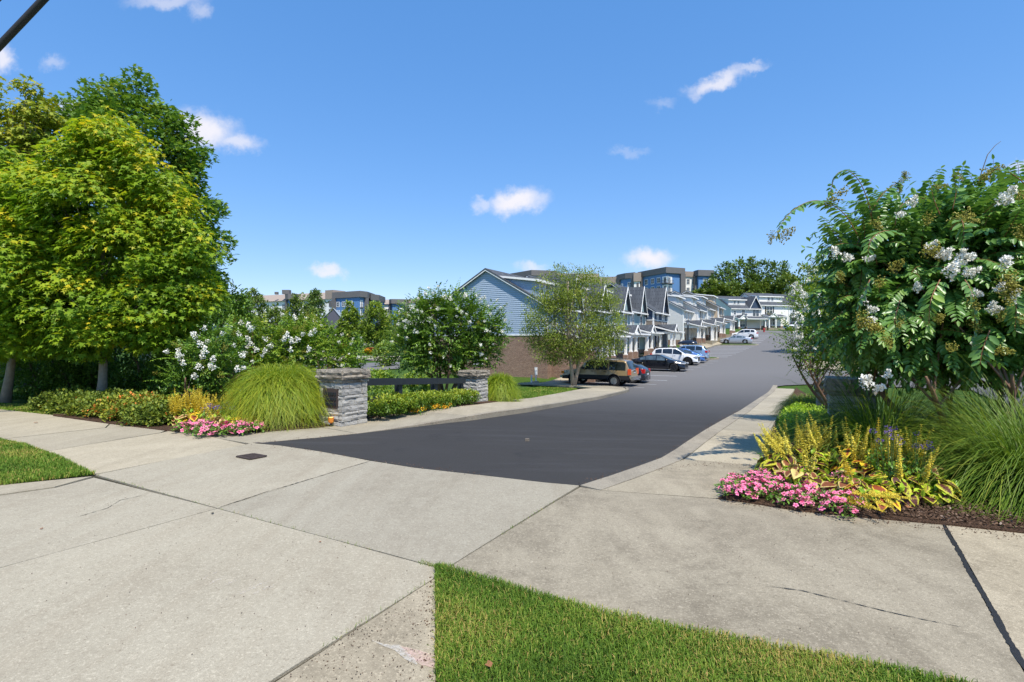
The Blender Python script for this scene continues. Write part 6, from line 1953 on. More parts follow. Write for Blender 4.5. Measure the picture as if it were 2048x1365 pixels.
myrtle('smaller crape myrtle with tiny blossoms behind the left stone pillar', b, [(650, 700, 40, 42), (688, 712, 26, 30), (640, 662, 22, 26)], 17.0, 'myrtle_yel', 120, .6, .06, .10, 2200, 34, 14, 4, 103, fl_scale=.8)
b = gxy(890, 17.4)
myrtle('round crape myrtle with scattered white blossoms behind the rail fence', b, [(895, 665, 92, 72), (850, 640, 55, 50), (950, 640, 55, 48), (905, 610, 55, 30), (835, 700, 55, 45), (965, 690, 42, 42), (900, 715, 90, 32), (870, 590, 28, 14), (990, 660, 26, 30)], 17.4, 'myrtle', 640, .62, .055, .105, 10000, 66, 24, 6, 104, fl_scale=.95, trunk_r=.06)
b = gxy(1700, 11.8)
myrtle('crape myrtle with small leaves and white blossoms overhanging the right kerb', b, [(1640, 625, 55, 70), (1600, 670, 40, 30), (1650, 690, 45, 38), (1610, 600, 34, 34), (1680, 600, 60, 80), (1640, 725, 40, 30), (1610, 700, 30, 24), (1690, 700, 50, 50)], 11.5, 'myrtle_yel', 300, .5, .045, .06, 5000, 34, 34, 5, 105,
       [(1585, 575, 10.8, 1.3), (1598, 583, 10.8, 1.3), (1582, 590, 10.8, 1.1), (1608, 592, 10.8, 1.2), (1612, 622, 10.8, 1.3), (1590, 636, 10.8, 1.4), (1604, 642, 10.8, 1.2), (1630, 630, 10.8, 1.3), (1640, 640, 10.8, 1.2), (1588, 672, 10.8, 1.3), (1600, 676, 10.8, 1.2)], fl_scale=.9)

# the near crape myrtle at the right edge: single leaves, blossoms and seed heads
g = random.Random(5)
Yn = 6.6; base = gxy(1945, 7.2); org = tuple(base)
nm = thing('crape_myrtle', 'large near crape myrtle with drooping leaves and white panicles at the right edge', 'flowering shrub', base, 0, 'white flowering crape myrtles')
lobes = [(1880, 520, 190, 140), (2010, 560, 170, 190), (1760, 600, 110, 110), (1720, 500, 75, 65), (1850, 640, 150, 110), (2000, 415, 110, 55), (1830, 430, 100, 45), (1700, 650, 60, 60, 1.0), (2020, 700, 120, 65), (1780, 690, 80, 50, 1.2), (1900, 700, 120, 55, .8)]
C, O = crown_lobes(1050, lobes, Yn, .85, 55, .4)
k = (np.abs(C[:, 0]) < C[:, 1] * 1.09) & (C[:, 2] > 1.25); C, O = C[k], O[k]
paths = []; ends = []
for c, d in zip(C, O):
    dd = Vector(d) * 1.0 + Vector((g.gauss(0, .3), g.gauss(0, .3), .25 + g.gauss(0, .25)))
    ln = g.uniform(.32, .62)
    pts = shoot(Vector(c) - dd.normalized() * ln * .4, dd, ln, g, .9)
    paths.append(pts); ends.append((pts[-1], pts[-1] - pts[-2], d))
hand = [[(1715, 470, 6.1), (1690, 430, 6.0), (1660, 408, 5.9), (1625, 402, 5.8), (1590, 418, 5.75), (1565, 445, 5.7), (1556, 470, 5.7)],
        [(1745, 440, 6.2), (1735, 400, 6.1), (1718, 362, 6.05), (1695, 342, 6.0), (1672, 350, 5.95), (1660, 385, 5.9)],
        [(1740, 430, 6.1), (1760, 395, 6.1), (1785, 372, 6.1), (1812, 358, 6.1)],
        [(1905, 420, 6.0), (1912, 385, 6.0), (1908, 350, 6.0)], [(1880, 430, 5.9), (1868, 400, 5.9), (1862, 372, 5.9)],
        [(2060, 380, 5.4), (2030, 352, 5.4), (1995, 340, 5.4), (1965, 350, 5.4)], [(1790, 450, 5.8), (1800, 415, 5.8), (1830, 395, 5.8), (1850, 398, 5.8)],
        [(1900, 460, 5.2), (1922, 440, 5.1), (1928, 470, 5.0), (1925, 520, 4.9)], [(1800, 470, 5.4), (1770, 462, 5.3), (1742, 480, 5.2), (1735, 515, 5.2)],
        [(1930, 560, 5.0), (1945, 590, 4.9), (1950, 640, 4.9), (1948, 690, 4.9)], [(1880, 560, 5.1), (1862, 600, 5.0), (1858, 650, 5.0)], [(2020, 560, 4.9), (2032, 610, 4.9), (2030, 660, 4.9)],
        [(1800, 600, 5.3), (1790, 640, 5.2), (1788, 690, 5.2)], [(1980, 660, 4.8), (1965, 700, 4.8), (1960, 730, 4.8)], [(1740, 560, 5.4), (1722, 600, 5.4), (1715, 650, 5.4)]]
hp = [[at(*q) for q in h] for h in hand]
def smooth_path(pts):
    out = []
    for i in range(len(pts) - 1):
        p0, p1, p2, p3 = pts[max(0, i - 1)], pts[i], pts[i + 1], pts[min(len(pts) - 1, i + 2)]
        for k in range(4):
            t = k / 4
            out.append(.5 * ((2 * p1) + (p2 - p0) * t + (2 * p0 - 5 * p1 + 4 * p2 - p3) * t * t + (3 * p1 - p0 - 3 * p2 + p3) * t ** 3))
    return out + [pts[-1]]
hp = [smooth_path(p) for p in hp]
P, A, N, S, T = sprays_along(paths + hp, .047, .112, g, .40, .45)
# nearest leaves become single objects
inview = (np.abs(P[:, 0]) < P[:, 1] * 1.0) & (P[:, 2] > .9)
dist = np.where(inview, P[:, 1], 99)
pick = np.argsort(dist)[:300]; rest = np.ones(len(P), bool); rest[pick] = False
lv = (OVAL[0][:, :], OVAL[1])
meshes = []
for tt in (.30, .42, .54, .66, .85):
    V, F, kk = leaf_arrays(np.zeros((1, 3)), np.array([[0, 1., 0]]), np.array([[0, 0, 1.]]), np.ones(1), OVAL)
    me = np_mesh('leaf', V, F, np.full(len(V), tt)); me.materials.append(M['myrtle_near']); meshes.append((tt, me))
for i in pick:
    a = Vector(A[i]).normalized(); bb = Vector(N[i]).cross(a).normalized(); nn = a.cross(bb)
    me = min(meshes, key=lambda m: abs(m[0] - T[i]))[1]
    o = link('leaf', me, nm)
    m = Matrix((bb, a, nn)).transposed().to_4x4()
    o.matrix_basis = Matrix.Translation(Vector(P[i]) - Vector(org)) @ m @ Matrix.Scale(float(S[i]), 4)
C2, O2 = crown_lobes(560, [(l[0], l[1] + 10, l[2] * .8, l[3] * .78) for l in lobes], Yn + .3, .8, 56, .1)
k = (np.abs(C2[:, 0]) < C2[:, 1] * 1.1) & (C2[:, 2] > 1.25); C2, O2 = C2[k], O2[k]
P2, A2_, N2, S2, T2 = spray_leaves(C2, O2, 34, .34, .9, .10, 'hang', 57, .3)
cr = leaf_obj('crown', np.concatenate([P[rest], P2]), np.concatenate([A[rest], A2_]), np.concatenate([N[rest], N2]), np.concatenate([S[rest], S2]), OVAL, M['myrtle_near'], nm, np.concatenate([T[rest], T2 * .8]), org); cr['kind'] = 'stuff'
limb_tree(nm, base, org, [tuple(c) for c in C], .07, 5, 'bark_myrtle', .2, 5, spread=.22, limbs=40, top=base[2] + 1.7)
m = MB()
for p in hp: m.tube([q - Vector(org) for q in p], [.006 - .004 * i / len(p) for i in range(len(p))], 5)
for p in paths[::3]: m.tube([q - Vector(org) for q in p], [.004 - .0025 * i / len(p) for i in range(len(p))], 4, cap=False)
m.build('twigs', M['stem'], nm, smooth=True, fix=False)['kind'] = 'stuff'
def near_fl(px, py, Y, s, white=True, d=None):
    me = g.choice(FLW if white else SEED)
    put_cluster(nm, me, 'flower_cluster' if white else 'seed_cluster', at(px, py, Y), d or (g.uniform(-.6, .6), -.5 + g.uniform(-.3, .3), g.uniform(-.2, .9)), s, org)
for q in [(1900, 548, 4.6, 1.1), (1918, 530, 4.6, 1.1), (1932, 515, 4.6, .9), (1892, 560, 4.6, .8), (1930, 548, 4.6, .9), (1878, 505, 4.9, .9), (1888, 515, 4.9, .9), (1855, 498, 5, .8), (1712, 490, 5.6, 1.0), (1745, 485, 5.6, 1.0), (1722, 505, 5.6, .9), (1732, 520, 5.6, .8), (1672, 512, 5.8, 1.0), (1690, 515, 5.8, .9), (1645, 508, 5.9, .9),
          (1735, 620, 5.4, .8), (1728, 607, 5.4, .7), (1738, 645, 5.4, 1.0), (1735, 770, 5.2, 1.1), (1748, 778, 5.2, .9), (1728, 766, 5.2, .8), (2010, 530, 4.7, 1.0), (2035, 520, 4.7, 1.1), (2020, 600, 4.8, .9), (2000, 580, 4.8, .8), (1985, 625, 4.9, .9), (1990, 618, 4.9, .7), (1835, 580, 5.1, .7), (1945, 585, 4.9, .7), (1800, 430, 5.6, .8), (1820, 412, 5.6, .9), (1995, 400, 5.0, 1.0), (2015, 395, 5.0, .9), (1950, 690, 5, .6), (1905, 695, 5, .6), (1775, 755, 5.2, .7)]:
    if g.random() < .8: near_fl(q[0], q[1], q[2], q[3] * .72)
for q in [(1556, 478, 5.7, 1.3), (1545, 468, 5.7, .9), (1664, 402, 5.9, 1.4), (1655, 412, 5.9, 1.1), (1812, 357, 6.1, .9), (1795, 365, 6.1, 1.0), (1908, 348, 6.0, .8), (1868, 378, 5.9, .8), (1965, 350, 5.4, 1.1), (1970, 360, 5.4, 1.0), (2005, 545, 4.7, 1.4), (2012, 570, 4.7, 1.4), (2020, 590, 4.7, 1.2), (1720, 630, 5.3, 1.4), (1712, 645, 5.3, 1.3), (1740, 655, 5.3, 1.2), (1860, 490, 5.0, 1.2), (1845, 505, 5.0, 1.1), (1920, 425, 5.2, 1.3), (1900, 440, 5.2, 1.2), (1940, 600, 4.9, 1.0), (1870, 640, 5.0, 1.0), (1945, 640, 4.9, .9), (1800, 640, 5.2, .9), (1770, 670, 5.2, 1.0), (2040, 450, 5, 1.3), (2030, 385, 5, 1.2), (1780, 540, 5.4, 1.1), (1760, 560, 5.4, 1.0), (1680, 560, 5.6, 1.0), (1990, 700, 4.8, .9), (1905, 690, 4.9, .9), (1745, 440, 5.9, 1.0), (1860, 430, 5.6, 1.1), (2000, 620, 4.8, .9), (2035, 640, 4.8, 1.0)]:
    near_fl(q[0], q[1], q[2], q[3] * .95, False, (g.uniform(-.5, .5), -.4, g.uniform(-.9, .3)))
MB().tube([at(1958, 360, 5.6) - Vector(org), at(1975, 310, 5.6) - Vector(org), at(1990, 292, 5.6) - Vector(org), at(2002, 283, 5.6) - Vector(org)], [.005, .004, .003, .002], 5).build('bare_twig', M['bark'], nm)

# birch by the parked cars
Yb = 33.6; b = gxy(1146, Yb)
C, O = crown_lobes(620, [(1148, 640, 76, 72), (1120, 580, 44, 42), (1180, 575, 46, 36), (1150, 555, 40, 20), (1090, 640, 38, 60), (1208, 640, 36, 58), (1100, 690, 38, 30), (1190, 690, 44, 32), (1225, 660, 20, 42), (1072, 650, 18, 40), (1145, 700, 60, 22)], Yb, .85, 41, .3)
make_tree('birch_tree', 'multi stemmed river birch with peeling bark in front of the tan vehicle', 'tree', b, C, O,
          dict(tpl=OVAL, mat='birch', n=50, rad=.58, flat=.65, size=.13, seed=42, droop=.5, style='rand'), dict(r0=.13, stems=3, spread=.22, mat='bark_birch', limbs=50, fork=.28, seed=43, n=8))
pts = [ST(toST(b[0], b[1])[0] + 1.0 * math.cos(a), toST(b[0], b[1])[1] + .9 * math.sin(a)) for a in np.linspace(0, 2 * PI, 14)[:-1]]
drape('mulch_bed', pts, M['mulch'], .02)['kind'] = 'structure'

# ---- middle and far trees
def simple_tree(label, px, Y, ytop, ybot, hw, mat, n, size, seed, name='tree', cat='tree', shape='oval', group=None, zb=None, dens=22, rad=.8, trunk=True, inner=.3, px_top=None):
    b = list(gxy(px, Y))
    zt = CAMZ - (ytop - 682.5) * Y / 1024; z0 = CAMZ - (ybot - 682.5) * Y / 1024; w = hw * Y / 1024
    b[2] = min(b[2], z0 - .3) if zb is None else zb
    H = zt - z0
    pr = {'oval': [(0, .55), (.18, .9), (.4, 1), (.65, .85), (.85, .52), (1, .12)], 'cone': [(0, .7), (.15, 1), (.4, .85), (.7, .5), (.9, .2), (1, .06)], 'round': [(0, .4), (.25, .95), (.5, 1), (.75, .8), (1, .25)]}[shape]
    C, O = crown_profile(n, [(z0 - b[2] + f * H, k * w) for f, k in pr], b, .25, inner, seed)
    return make_tree(name, label, cat, tuple(b), C, O, dict(tpl=DIAM, mat=mat, n=dens, rad=rad, flat=.7, size=size, seed=seed + 1, droop=.3, style='rand', yellow=.15),
                     dict(r0=max(.06, H * .018), limbs=14, fork=.15, seed=seed, n=6) if trunk else None, group)
g2 = 'leafy trees in front of the charcoal building'
simple_tree('conical bright tree in front of the charcoal gabled building', 700, 128, 606, 696, 29, 'far_tree', 300, .62, 201, shape='cone', group=g2)
simple_tree('round bright tree right of the charcoal gabled building', 752, 134, 606, 690, 30, 'far_tree', 300, .62, 203, shape='oval', group=g2)
simple_tree('loose yellow green tree between round tree and fence myrtle', 792, 120, 625, 700, 22, 'far_tree', 90, .6, 205, shape='oval', group=g2)
gm = 'trees before the far left apartments'
for i, (px, Y, yt, yb, hw, mat) in enumerate([(505, 150, 583, 655, 28, 'far_mid'), (598, 150, 590, 655, 26, 'far_mid'), (632, 168, 584, 640, 15, 'far_dark'), (555, 130, 616, 680, 38, 'far_mid'), (450, 120, 600, 690, 40, 'far_dark'), (625, 120, 622, 700, 26, 'far_mid'), (400, 140, 590, 690, 50, 'far_dark'), (330, 150, 600, 690, 60, 'far_dark'), (250, 150, 600, 690, 60, 'far_dark'), (150, 150, 590, 690, 70, 'far_dark'), (50, 150, 590, 690, 70, 'far_dark')]):
    simple_tree(['tall dark tree before the brown apartment roof', 'spreading tree left of the blue apartment bay', 'slim tree before the dark apartment surround', 'bushy light tree between two taller trees before apartments', 'dark tree beside the big maple before apartments', 'small bright tree left of the charcoal building', 'dark far tree behind the tall left tree', 'far tree behind the big maple crown', 'second far tree behind the big maple crown', 'third far tree behind the big maple crown', 'far tree at the left edge behind the maples'][i],
                px, Y, yt, yb, hw, mat, 110, .8, 210 + i * 2, group=gm, rad=1.1)
# small conical evergreen and shrubs in the hollow
simple_tree('small conical evergreen behind the left stone pillar', 712, 40, 668, 735, 15, 'evergreen', 60, .22, 240, shape='cone', rad=.35, name='conifer', cat='tree')
simple_tree('green shrub on the kerb of the hollow lane', 770, 52, 688, 735, 20, 'far_tree', 60, .28, 242, shape='round', rad=.4, name='shrub', cat='shrub')
simple_tree('yellow green shrub behind the rail fence near the left pillar', 755, 19, 742, 775, 30, 'myrtle_yel', 70, .11, 244, shape='round', rad=.22, name='shrub', cat='shrub', trunk=False, group='shrubs behind the rail fence')
simple_tree('green shrub behind the middle of the rail fence', 830, 20, 752, 785, 34, 'myrtle_yel', 80, .11, 246, shape='round', rad=.22, name='shrub', cat='shrub', trunk=False, group='shrubs behind the rail fence')
simple_tree('low shrub row at the far side of the fence bed', 770, 15.5, 772, 795, 42, 'box', 60, .08, 248, shape='round', rad=.2, name='shrub', cat='shrub', trunk=False, group='shrubs behind the rail fence')
for i, (px, w) in enumerate(((690, 30), (745, 32), (800, 30), (640, 30))):
    simple_tree(['dark clipped hedge piece below the white car of the far left lot', 'dark clipped hedge piece right of the white car in the far left lot', 'dark hedge piece furthest right in the far left lot', 'dark hedge piece at the foot of the charcoal building'][i], px, 118, 694, 712, w, 'far_dark', 50, .5, 250 + i, shape='round', rad=.7, name='hedge', cat='hedge', trunk=False, group='hedges of the far left lot', dens=26)
# hill wood right of the apartments
gh_ = 'trees on the hill behind the far houses'
hill = [(1447, 165, 528, 592, 22, 'far_dark', 'tall open tree right beside the blue apartment block'), (1478, 168, 520, 592, 20, 'far_dark', 'tallest open tree of the hill wood with dark crown'), (1503, 170, 518, 590, 10, 'far_dark', 'slim thin tree in the middle of the hill wood'), (1528, 166, 521, 590, 24, 'far_dark', 'broad open tree at the right of the hill wood'),
        (1558, 164, 524, 592, 22, 'far_dark', 'dark tree of the hill wood nearest the right blossoms'), (1425, 158, 562, 600, 20, 'far_mid', 'low bright tree at the foot of the blue apartment bay'), (1460, 156, 568, 602, 22, 'far_mid', 'low bright tree below the tall open tree'), (1400, 160, 580, 606, 16, 'far_mid', 'small bush tree below the apartment wing'), (1500, 155, 566, 604, 22, 'far_mid', 'low bright tree below the slim thin tree'), (1535, 155, 564, 604, 24, 'far_mid', 'low bright tree above the white end house'), (1575, 150, 545, 610, 26, 'far_mid', 'bright tree above the far end house roofs'),
        (1610, 140, 530, 640, 30, 'far_dark', 'dark tree behind the right blossoms at the street end'), (1660, 140, 520, 660, 45, 'far_dark', 'far tree hidden behind the near crape myrtle'), (1740, 140, 520, 670, 55, 'far_dark', 'second far tree hidden behind the near crape myrtle'), (1830, 130, 520, 680, 60, 'far_dark', 'third far tree hidden behind the near crape myrtle'), (1930, 120, 530, 690, 60, 'far_dark', 'far tree behind the right edge blossoms'), (2030, 110, 520, 690, 60, 'far_dark', 'last far tree at the right picture edge')]
for i, (px, Y, yt, yb, hw, mat, lab) in enumerate(hill):
    op = i < 5
    simple_tree(lab, px, Y, yt, yb, hw, mat, 75 if op else 100, .95 if op else .85, 260 + i * 2, group=gh_, rad=1.15 if op else 1.2, shape='round' if op else 'oval', inner=.5 if op else .3, dens=16 if op else 24)
# trees behind the right flowering bush
gr_ = 'trees along the right side of the street'
for i, (px, Y, yt, yb, hw, lab) in enumerate([(1662, 62, 490, 690, 60, 'yellow green street tree just left of the near crape myrtle'), (1730, 50, 520, 700, 60, 'street tree behind the near crape myrtle'), (1850, 46, 560, 720, 70, 'rear street tree behind the near crape myrtle'), (1990, 40, 550, 725, 70, 'street tree at the right edge behind the near crape myrtle')]):
    simple_tree(lab, px, Y, yt, yb, hw, 'birch' if i in (0, 4) else 'far_tree', 240 if i == 0 else 130, .30 if i == 0 else .28, 300 + i * 2, group=gr_, rad=.75 if i == 0 else .6, dens=26)
# ------------------------------------------------------------------ ornamental grasses
def fountain(label, base, n, ln, spread, w, mat, seed, foot=.22, tb=(0, 1), bias=(0, 0), seg=6, up=1.35, cullx=True, gr=1.0):
    g = np.random.default_rng(seed)
    base = Vector(base); o = thing('ornamental_grass', label, 'grass clump', base, 0, 'fountain grass clumps')
    a = g.uniform(0, 2 * PI, n); r0 = foot * np.sqrt(g.random(n))
    d = np.stack([np.cos(a) + bias[0], np.sin(a) + bias[1], np.zeros(n)], -1)
    lean = g.uniform(.05, 1, n) ** .8 * spread
    L = ln * g.uniform(.65, 1.12, n) * (.68 + .32 * lean / spread)
    pos = np.stack([r0 * np.cos(a), r0 * np.sin(a), np.zeros(n)], -1)
    az2 = a + g.normal(0, .5, n)
    dirh = np.stack([np.cos(az2) + bias[0], np.sin(az2) + bias[1], np.zeros(n)], -1)
    sd = np.stack([-np.sin(az2), np.cos(az2), np.zeros(n)], -1)
    v = unit(dirh * lean[:, None] + np.array([0, 0, up])[None])
    rows = []; p = pos
    gz = (g.uniform(.9, 1.5, n) * .42 * gr)[:, None]
    tw = g.normal(0, .35, n)
    for i in range(seg + 1):
        f = i / seg; ww = (w * (1 - f ** 2.2) * .5 + .0004) * g.uniform(.8, 1.2, n)
        s2 = unit(sd + np.array([0, 0, 1]) * (tw * f)[:, None])
        rows.append(np.stack([p - s2 * ww[:, None], p + s2 * ww[:, None]], 1))
        v = unit(v + np.array([0, 0, -1]) * gz * (.55 + 1.3 * f) * (.35 + lean[:, None] / spread) + g.normal(0, .02, (n, 3)))
        p = p + v * (L / seg)[:, None]
    V = np.stack(rows, 1)                      # n, seg+1, 2, 3
    V[..., 2] = np.maximum(V[..., 2], .015)
    V = V.reshape(-1, 3); k = (seg + 1) * 2
    i0 = (np.arange(n) * k)[:, None] + (np.arange(seg) * 2)[None, :]
    F = np.stack([i0, i0 + 1, i0 + 3, i0 + 2], -1).reshape(-1, 4)
    tint = np.clip(g.normal(.45, .2, n), 0, 1); dry = g.random(n) < .05; tint[dry] = .97
    tint = tb[0] + tint * (tb[1] - tb[0])
    tv = np.repeat(tint[:, None], k, 1) + np.linspace(-.22, .22, seg + 1).repeat(2)[None, :]
    me = np_mesh('blades', V, [F], np.clip(tv, 0, 1).ravel())
    link('blades', me, o, M[mat])['kind'] = 'stuff'
    return o
fountain('wide arching grass clump in front of the brown capped right pillar', (4.95, 6.9, .0), 5000, 1.95, 2.1, .008, 'blade', 4, .34, tb=(0, .85), bias=(-.25, -.12), up=1.05)
fountain('huge arching grass clump at the right edge above the mulch', (5.65, 5.45, .0), 7000, 2.05, 2.1, .0078, 'blade', 5, .40, tb=(0, .75), bias=(-.42, -.12), up=1.0)
fountain('rear grass clump between near crape myrtle and right edge', (6.4, 6.9, .0), 3400, 1.95, 1.9, .0085, 'blade', 6, .34, tb=(0, .8), bias=(-.25, -.1), up=1.1)

def dome(label, base, n, R_, H_, w, mat, seed, foot=.2, tb=(0, 1), seg=7):
    """dense rounded clump: every blade rises from the foot and arches over to its own reach"""
    g = np.random.default_rng(seed); base = Vector(base)
    o = thing('ornamental_grass', label, 'grass clump', base, 0, 'fountain grass clumps')
    a = g.uniform(0, 2 * PI, n); u = g.uniform(.03, 1, n) ** .62
    fp = 1.0 - .53 * u ** 1.3 + g.normal(0, .03, n)
    Hu = H_ * (1.0 - .40 * u ** 1.6) * g.uniform(.60, 1.12, n); Rr = R_ * u * g.uniform(.8, 1.1, n)
    bend = g.normal(0, .38, n); tw = g.normal(0, .35, n); rows = []
    f0 = foot * np.sqrt(g.random(n))
    for i in range(seg + 1):
        f = i / seg; aa = a + bend * f * f
        r_ = f0 + (Rr - f0 * .3) * f ** 1.35
        z = Hu * (1 - (1 - f / fp) ** 2)
        p = np.stack([r_ * np.cos(aa), r_ * np.sin(aa), np.maximum(z, .012)], -1)
        s2 = unit(np.stack([-np.sin(aa), np.cos(aa), tw * f], -1))
        ww = (w * (1 - f ** 2.4) * .5 + .0005) * g.uniform(.8, 1.2, n)
        rows.append(np.stack([p - s2 * ww[:, None], p + s2 * ww[:, None]], 1))
    V = np.stack(rows, 1).reshape(-1, 3); k = (seg + 1) * 2
    i0 = (np.arange(n) * k)[:, None] + (np.arange(seg) * 2)[None, :]
    F = np.stack([i0, i0 + 1, i0 + 3, i0 + 2], -1).reshape(-1, 4)
    tint = np.clip(g.normal(.45, .2, n), 0, 1); dry = g.random(n) < .04; tint[dry] = .95
    tv = np.repeat((tb[0] + tint * (tb[1] - tb[0]))[:, None], k, 1) + np.linspace(-.25, .22, seg + 1).repeat(2)[None, :]
    link('blades', np_mesh('blades', V, [F], np.clip(tv, 0, 1).ravel()), o, M[mat])['kind'] = 'stuff'
    return o
dome('large lime green fountain grass mound left of the stone pillar', gxy(563, 10.2), 10000, 1.14, 1.14, .0085, 'blade_lime', 1, .36)
dome('small fountain grass clump right of the far left pillar', gxy(1001, 16.4), 4200, .68, .98, .012, 'blade_lime', 2, .24, tb=(.05, .8))
dome('fountain grass clump beside the right pavement behind the clipped hedge', gxy(1612, 13.0), 3200, .85, .72, .011, 'blade', 3, .22, tb=(.1, .85))

# ------------------------------------------------------------------ clipped hedges, one shrub each
def clipped(label, base, w, h, mat, seed, n=150, size=.045, dens=26, group=None, stem=True, leg=.16):
    b = Vector(base); o = thing('boxwood_shrub', label, 'shrub', b, STREET_ROT, group)
    g = np.random.default_rng(seed)
    d = unit(g.normal(0, 1, (n, 3))); f = .5 + .5 * g.random(n) ** .4
    pw = np.sign(d) * np.abs(d) ** .75
    C = pw * f[:, None] * np.array([w / 2, w / 2, (h - leg) / 2]) + np.array([0, 0, leg + (h - leg) / 2])
    P, A, N, S, T = spray_leaves(C, unit(pw + np.array([0, 0, .3])), dens, .085, .9, size, 'rand', seed + 1, .0, .3)
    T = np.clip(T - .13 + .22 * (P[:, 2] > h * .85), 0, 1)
    leaf_obj('foliage', P, A, N, S, OVAL, M[mat], o, T)['kind'] = 'stuff'
    if stem:
        m = MB(); r_ = random.Random(seed)
        for k in range(4):
            a = r_.uniform(0, 2 * PI); m.tube([(0, 0, -.03), (.05 * math.cos(a), .05 * math.sin(a), leg * .7), (w * .3 * math.cos(a), w * .3 * math.sin(a), h * .55)], [.022, .016, .006], 5)
        m.build('stems', M['bark'], o, smooth=True)['kind'] = 'stuff'
    return o
hl = [(758, 10.75), (790, 11.25), (815, 11.75), (838, 12.3), (862, 12.8), (884, 13.3), (905, 13.9), (926, 14.4)]
nl = ['first clipped hedge shrub beside the left stone pillar with a bare trunk', 'second clipped hedge shrub from the left stone pillar', 'third clipped hedge shrub from the left stone pillar', 'fourth clipped hedge shrub from the left stone pillar', 'fifth clipped hedge shrub, in front of the middle fence post', 'third clipped hedge shrub before the far left pillar', 'second clipped hedge shrub before the far left pillar', 'clipped hedge shrub touching the far left pillar']
for i, ((px, Y), lab) in enumerate(zip(hl, nl)):
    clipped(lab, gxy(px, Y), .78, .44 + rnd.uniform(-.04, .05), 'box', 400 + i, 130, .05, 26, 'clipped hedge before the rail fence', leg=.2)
hr_ = [(1612, 7.9, 'clipped bright hedge shrub nearest the right flower bed'), (1614, 8.8, 'second clipped bright hedge shrub beside the right pavement'), (1612, 9.8, 'third clipped bright hedge shrub beside the right pavement'), (1612, 10.9, 'farthest clipped bright hedge shrub before the grass clump'), (1690, 8.0, 'clipped hedge shrub in front of the brown capped pillar')]
for i, (px, Y, lab) in enumerate(hr_):
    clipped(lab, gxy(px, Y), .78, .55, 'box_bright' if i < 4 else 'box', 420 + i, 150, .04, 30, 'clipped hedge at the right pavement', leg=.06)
# low junipers along the left pavement
jl = [(128, 818, 12.0), (165, 828, 11.7), (205, 836, 11.2), (245, 842, 10.9), (285, 846, 10.5), (320, 852, 10.0), (150, 812, 12.9), (225, 822, 12.3), (300, 832, 11.4), (265, 830, 11.8)]
jn = ['low juniper at the left end of the evergreen border', 'second low juniper along the left pavement', 'low juniper just below the maple trunk', 'low juniper right of the maple trunk', 'yellowish low juniper with orange tips near the flower bed', 'low juniper touching the left flower bed', 'rear low juniper at the left end of the border', 'rear low juniper left of the marker stake', 'rear low juniper behind the yellow flower spikes', 'rear low juniper beside the marker stake']
for i, ((px, py, Y), lab) in enumerate(zip(jl, jn)):
    b = Vector(gxy(px, Y)); o = thing('juniper_shrub', lab, 'shrub', b, 0, 'low evergreen border on the left')
    g = np.random.default_rng(500 + i); n = 170
    d = unit(g.normal(0, 1, (n, 3))); d[:, 2] = np.abs(d[:, 2])
    C = d * (.35 + .65 * g.random((n, 1)) ** .5) * np.array([.62, .5, .36]); C[:, 2] += .04
    P, A, N, S, T = spray_leaves(C, unit(d + np.array([0, 0, .4])), 24, .12, .7, .07, 'rand', 510 + i, .1)
    if i in (4, 3, 8): T = T + .22 + .25 * (g.random(len(T)) < .12)
    leaf_obj('foliage', P, A, N, S, DIAM, M['juniper'], o, np.clip(T, 0, 1))['kind'] = 'stuff'
    m = MB(); 
    for k in range(4):
        a = k * PI / 2 + i; m.tube([(0, 0, 0), (.2 * math.cos(a), .2 * math.sin(a), .12), (.42 * math.cos(a), .38 * math.sin(a), .2)], [.016, .012, .005], 5)
    m.build('stems', M['bark'], o)['kind'] = 'stuff'

# ------------------------------------------------------------------ flower beds
def coleus_leaf(mat, bend):
    """pointed leaf with a rim: tint is 0 at the heart and 1 on the margin"""
    rows = [(0, 0), (.10, .20), (.28, .34), (.50, .36), (.72, .25), (.90, .10), (1.0, 0)]
    V = []; T = []; F = []
    for y, hw in rows:
        zc = -bend * y * y
        for f, tt in ((-1, 1.0), (-.66, .45), (0, .12), (.66, .45), (1, 1.0)):
            V.append((hw * f, y, zc + .10 * abs(f) * hw * 2 - .05 * abs(f) ** 2)); T.append(min(1, tt + max(0, y - .78) * 1.8 + max(0, .1 - y) * 2))
    for i in range(len(rows) - 1):
        for j in range(4):
            F.append((i * 5 + j, i * 5 + j + 1, i * 5 + 6 + j, i * 5 + 5 + j))
    me = np_mesh('leaf', np.array(V), [np.array(F)], np.array(T), smooth=True)
    me.materials.append(M[mat]); return me
CL = {m: [coleus_leaf(m, b_) for b_ in (.25, .45)] for m in ('coleus', 'coleus_gold', 'coleus_cream')}
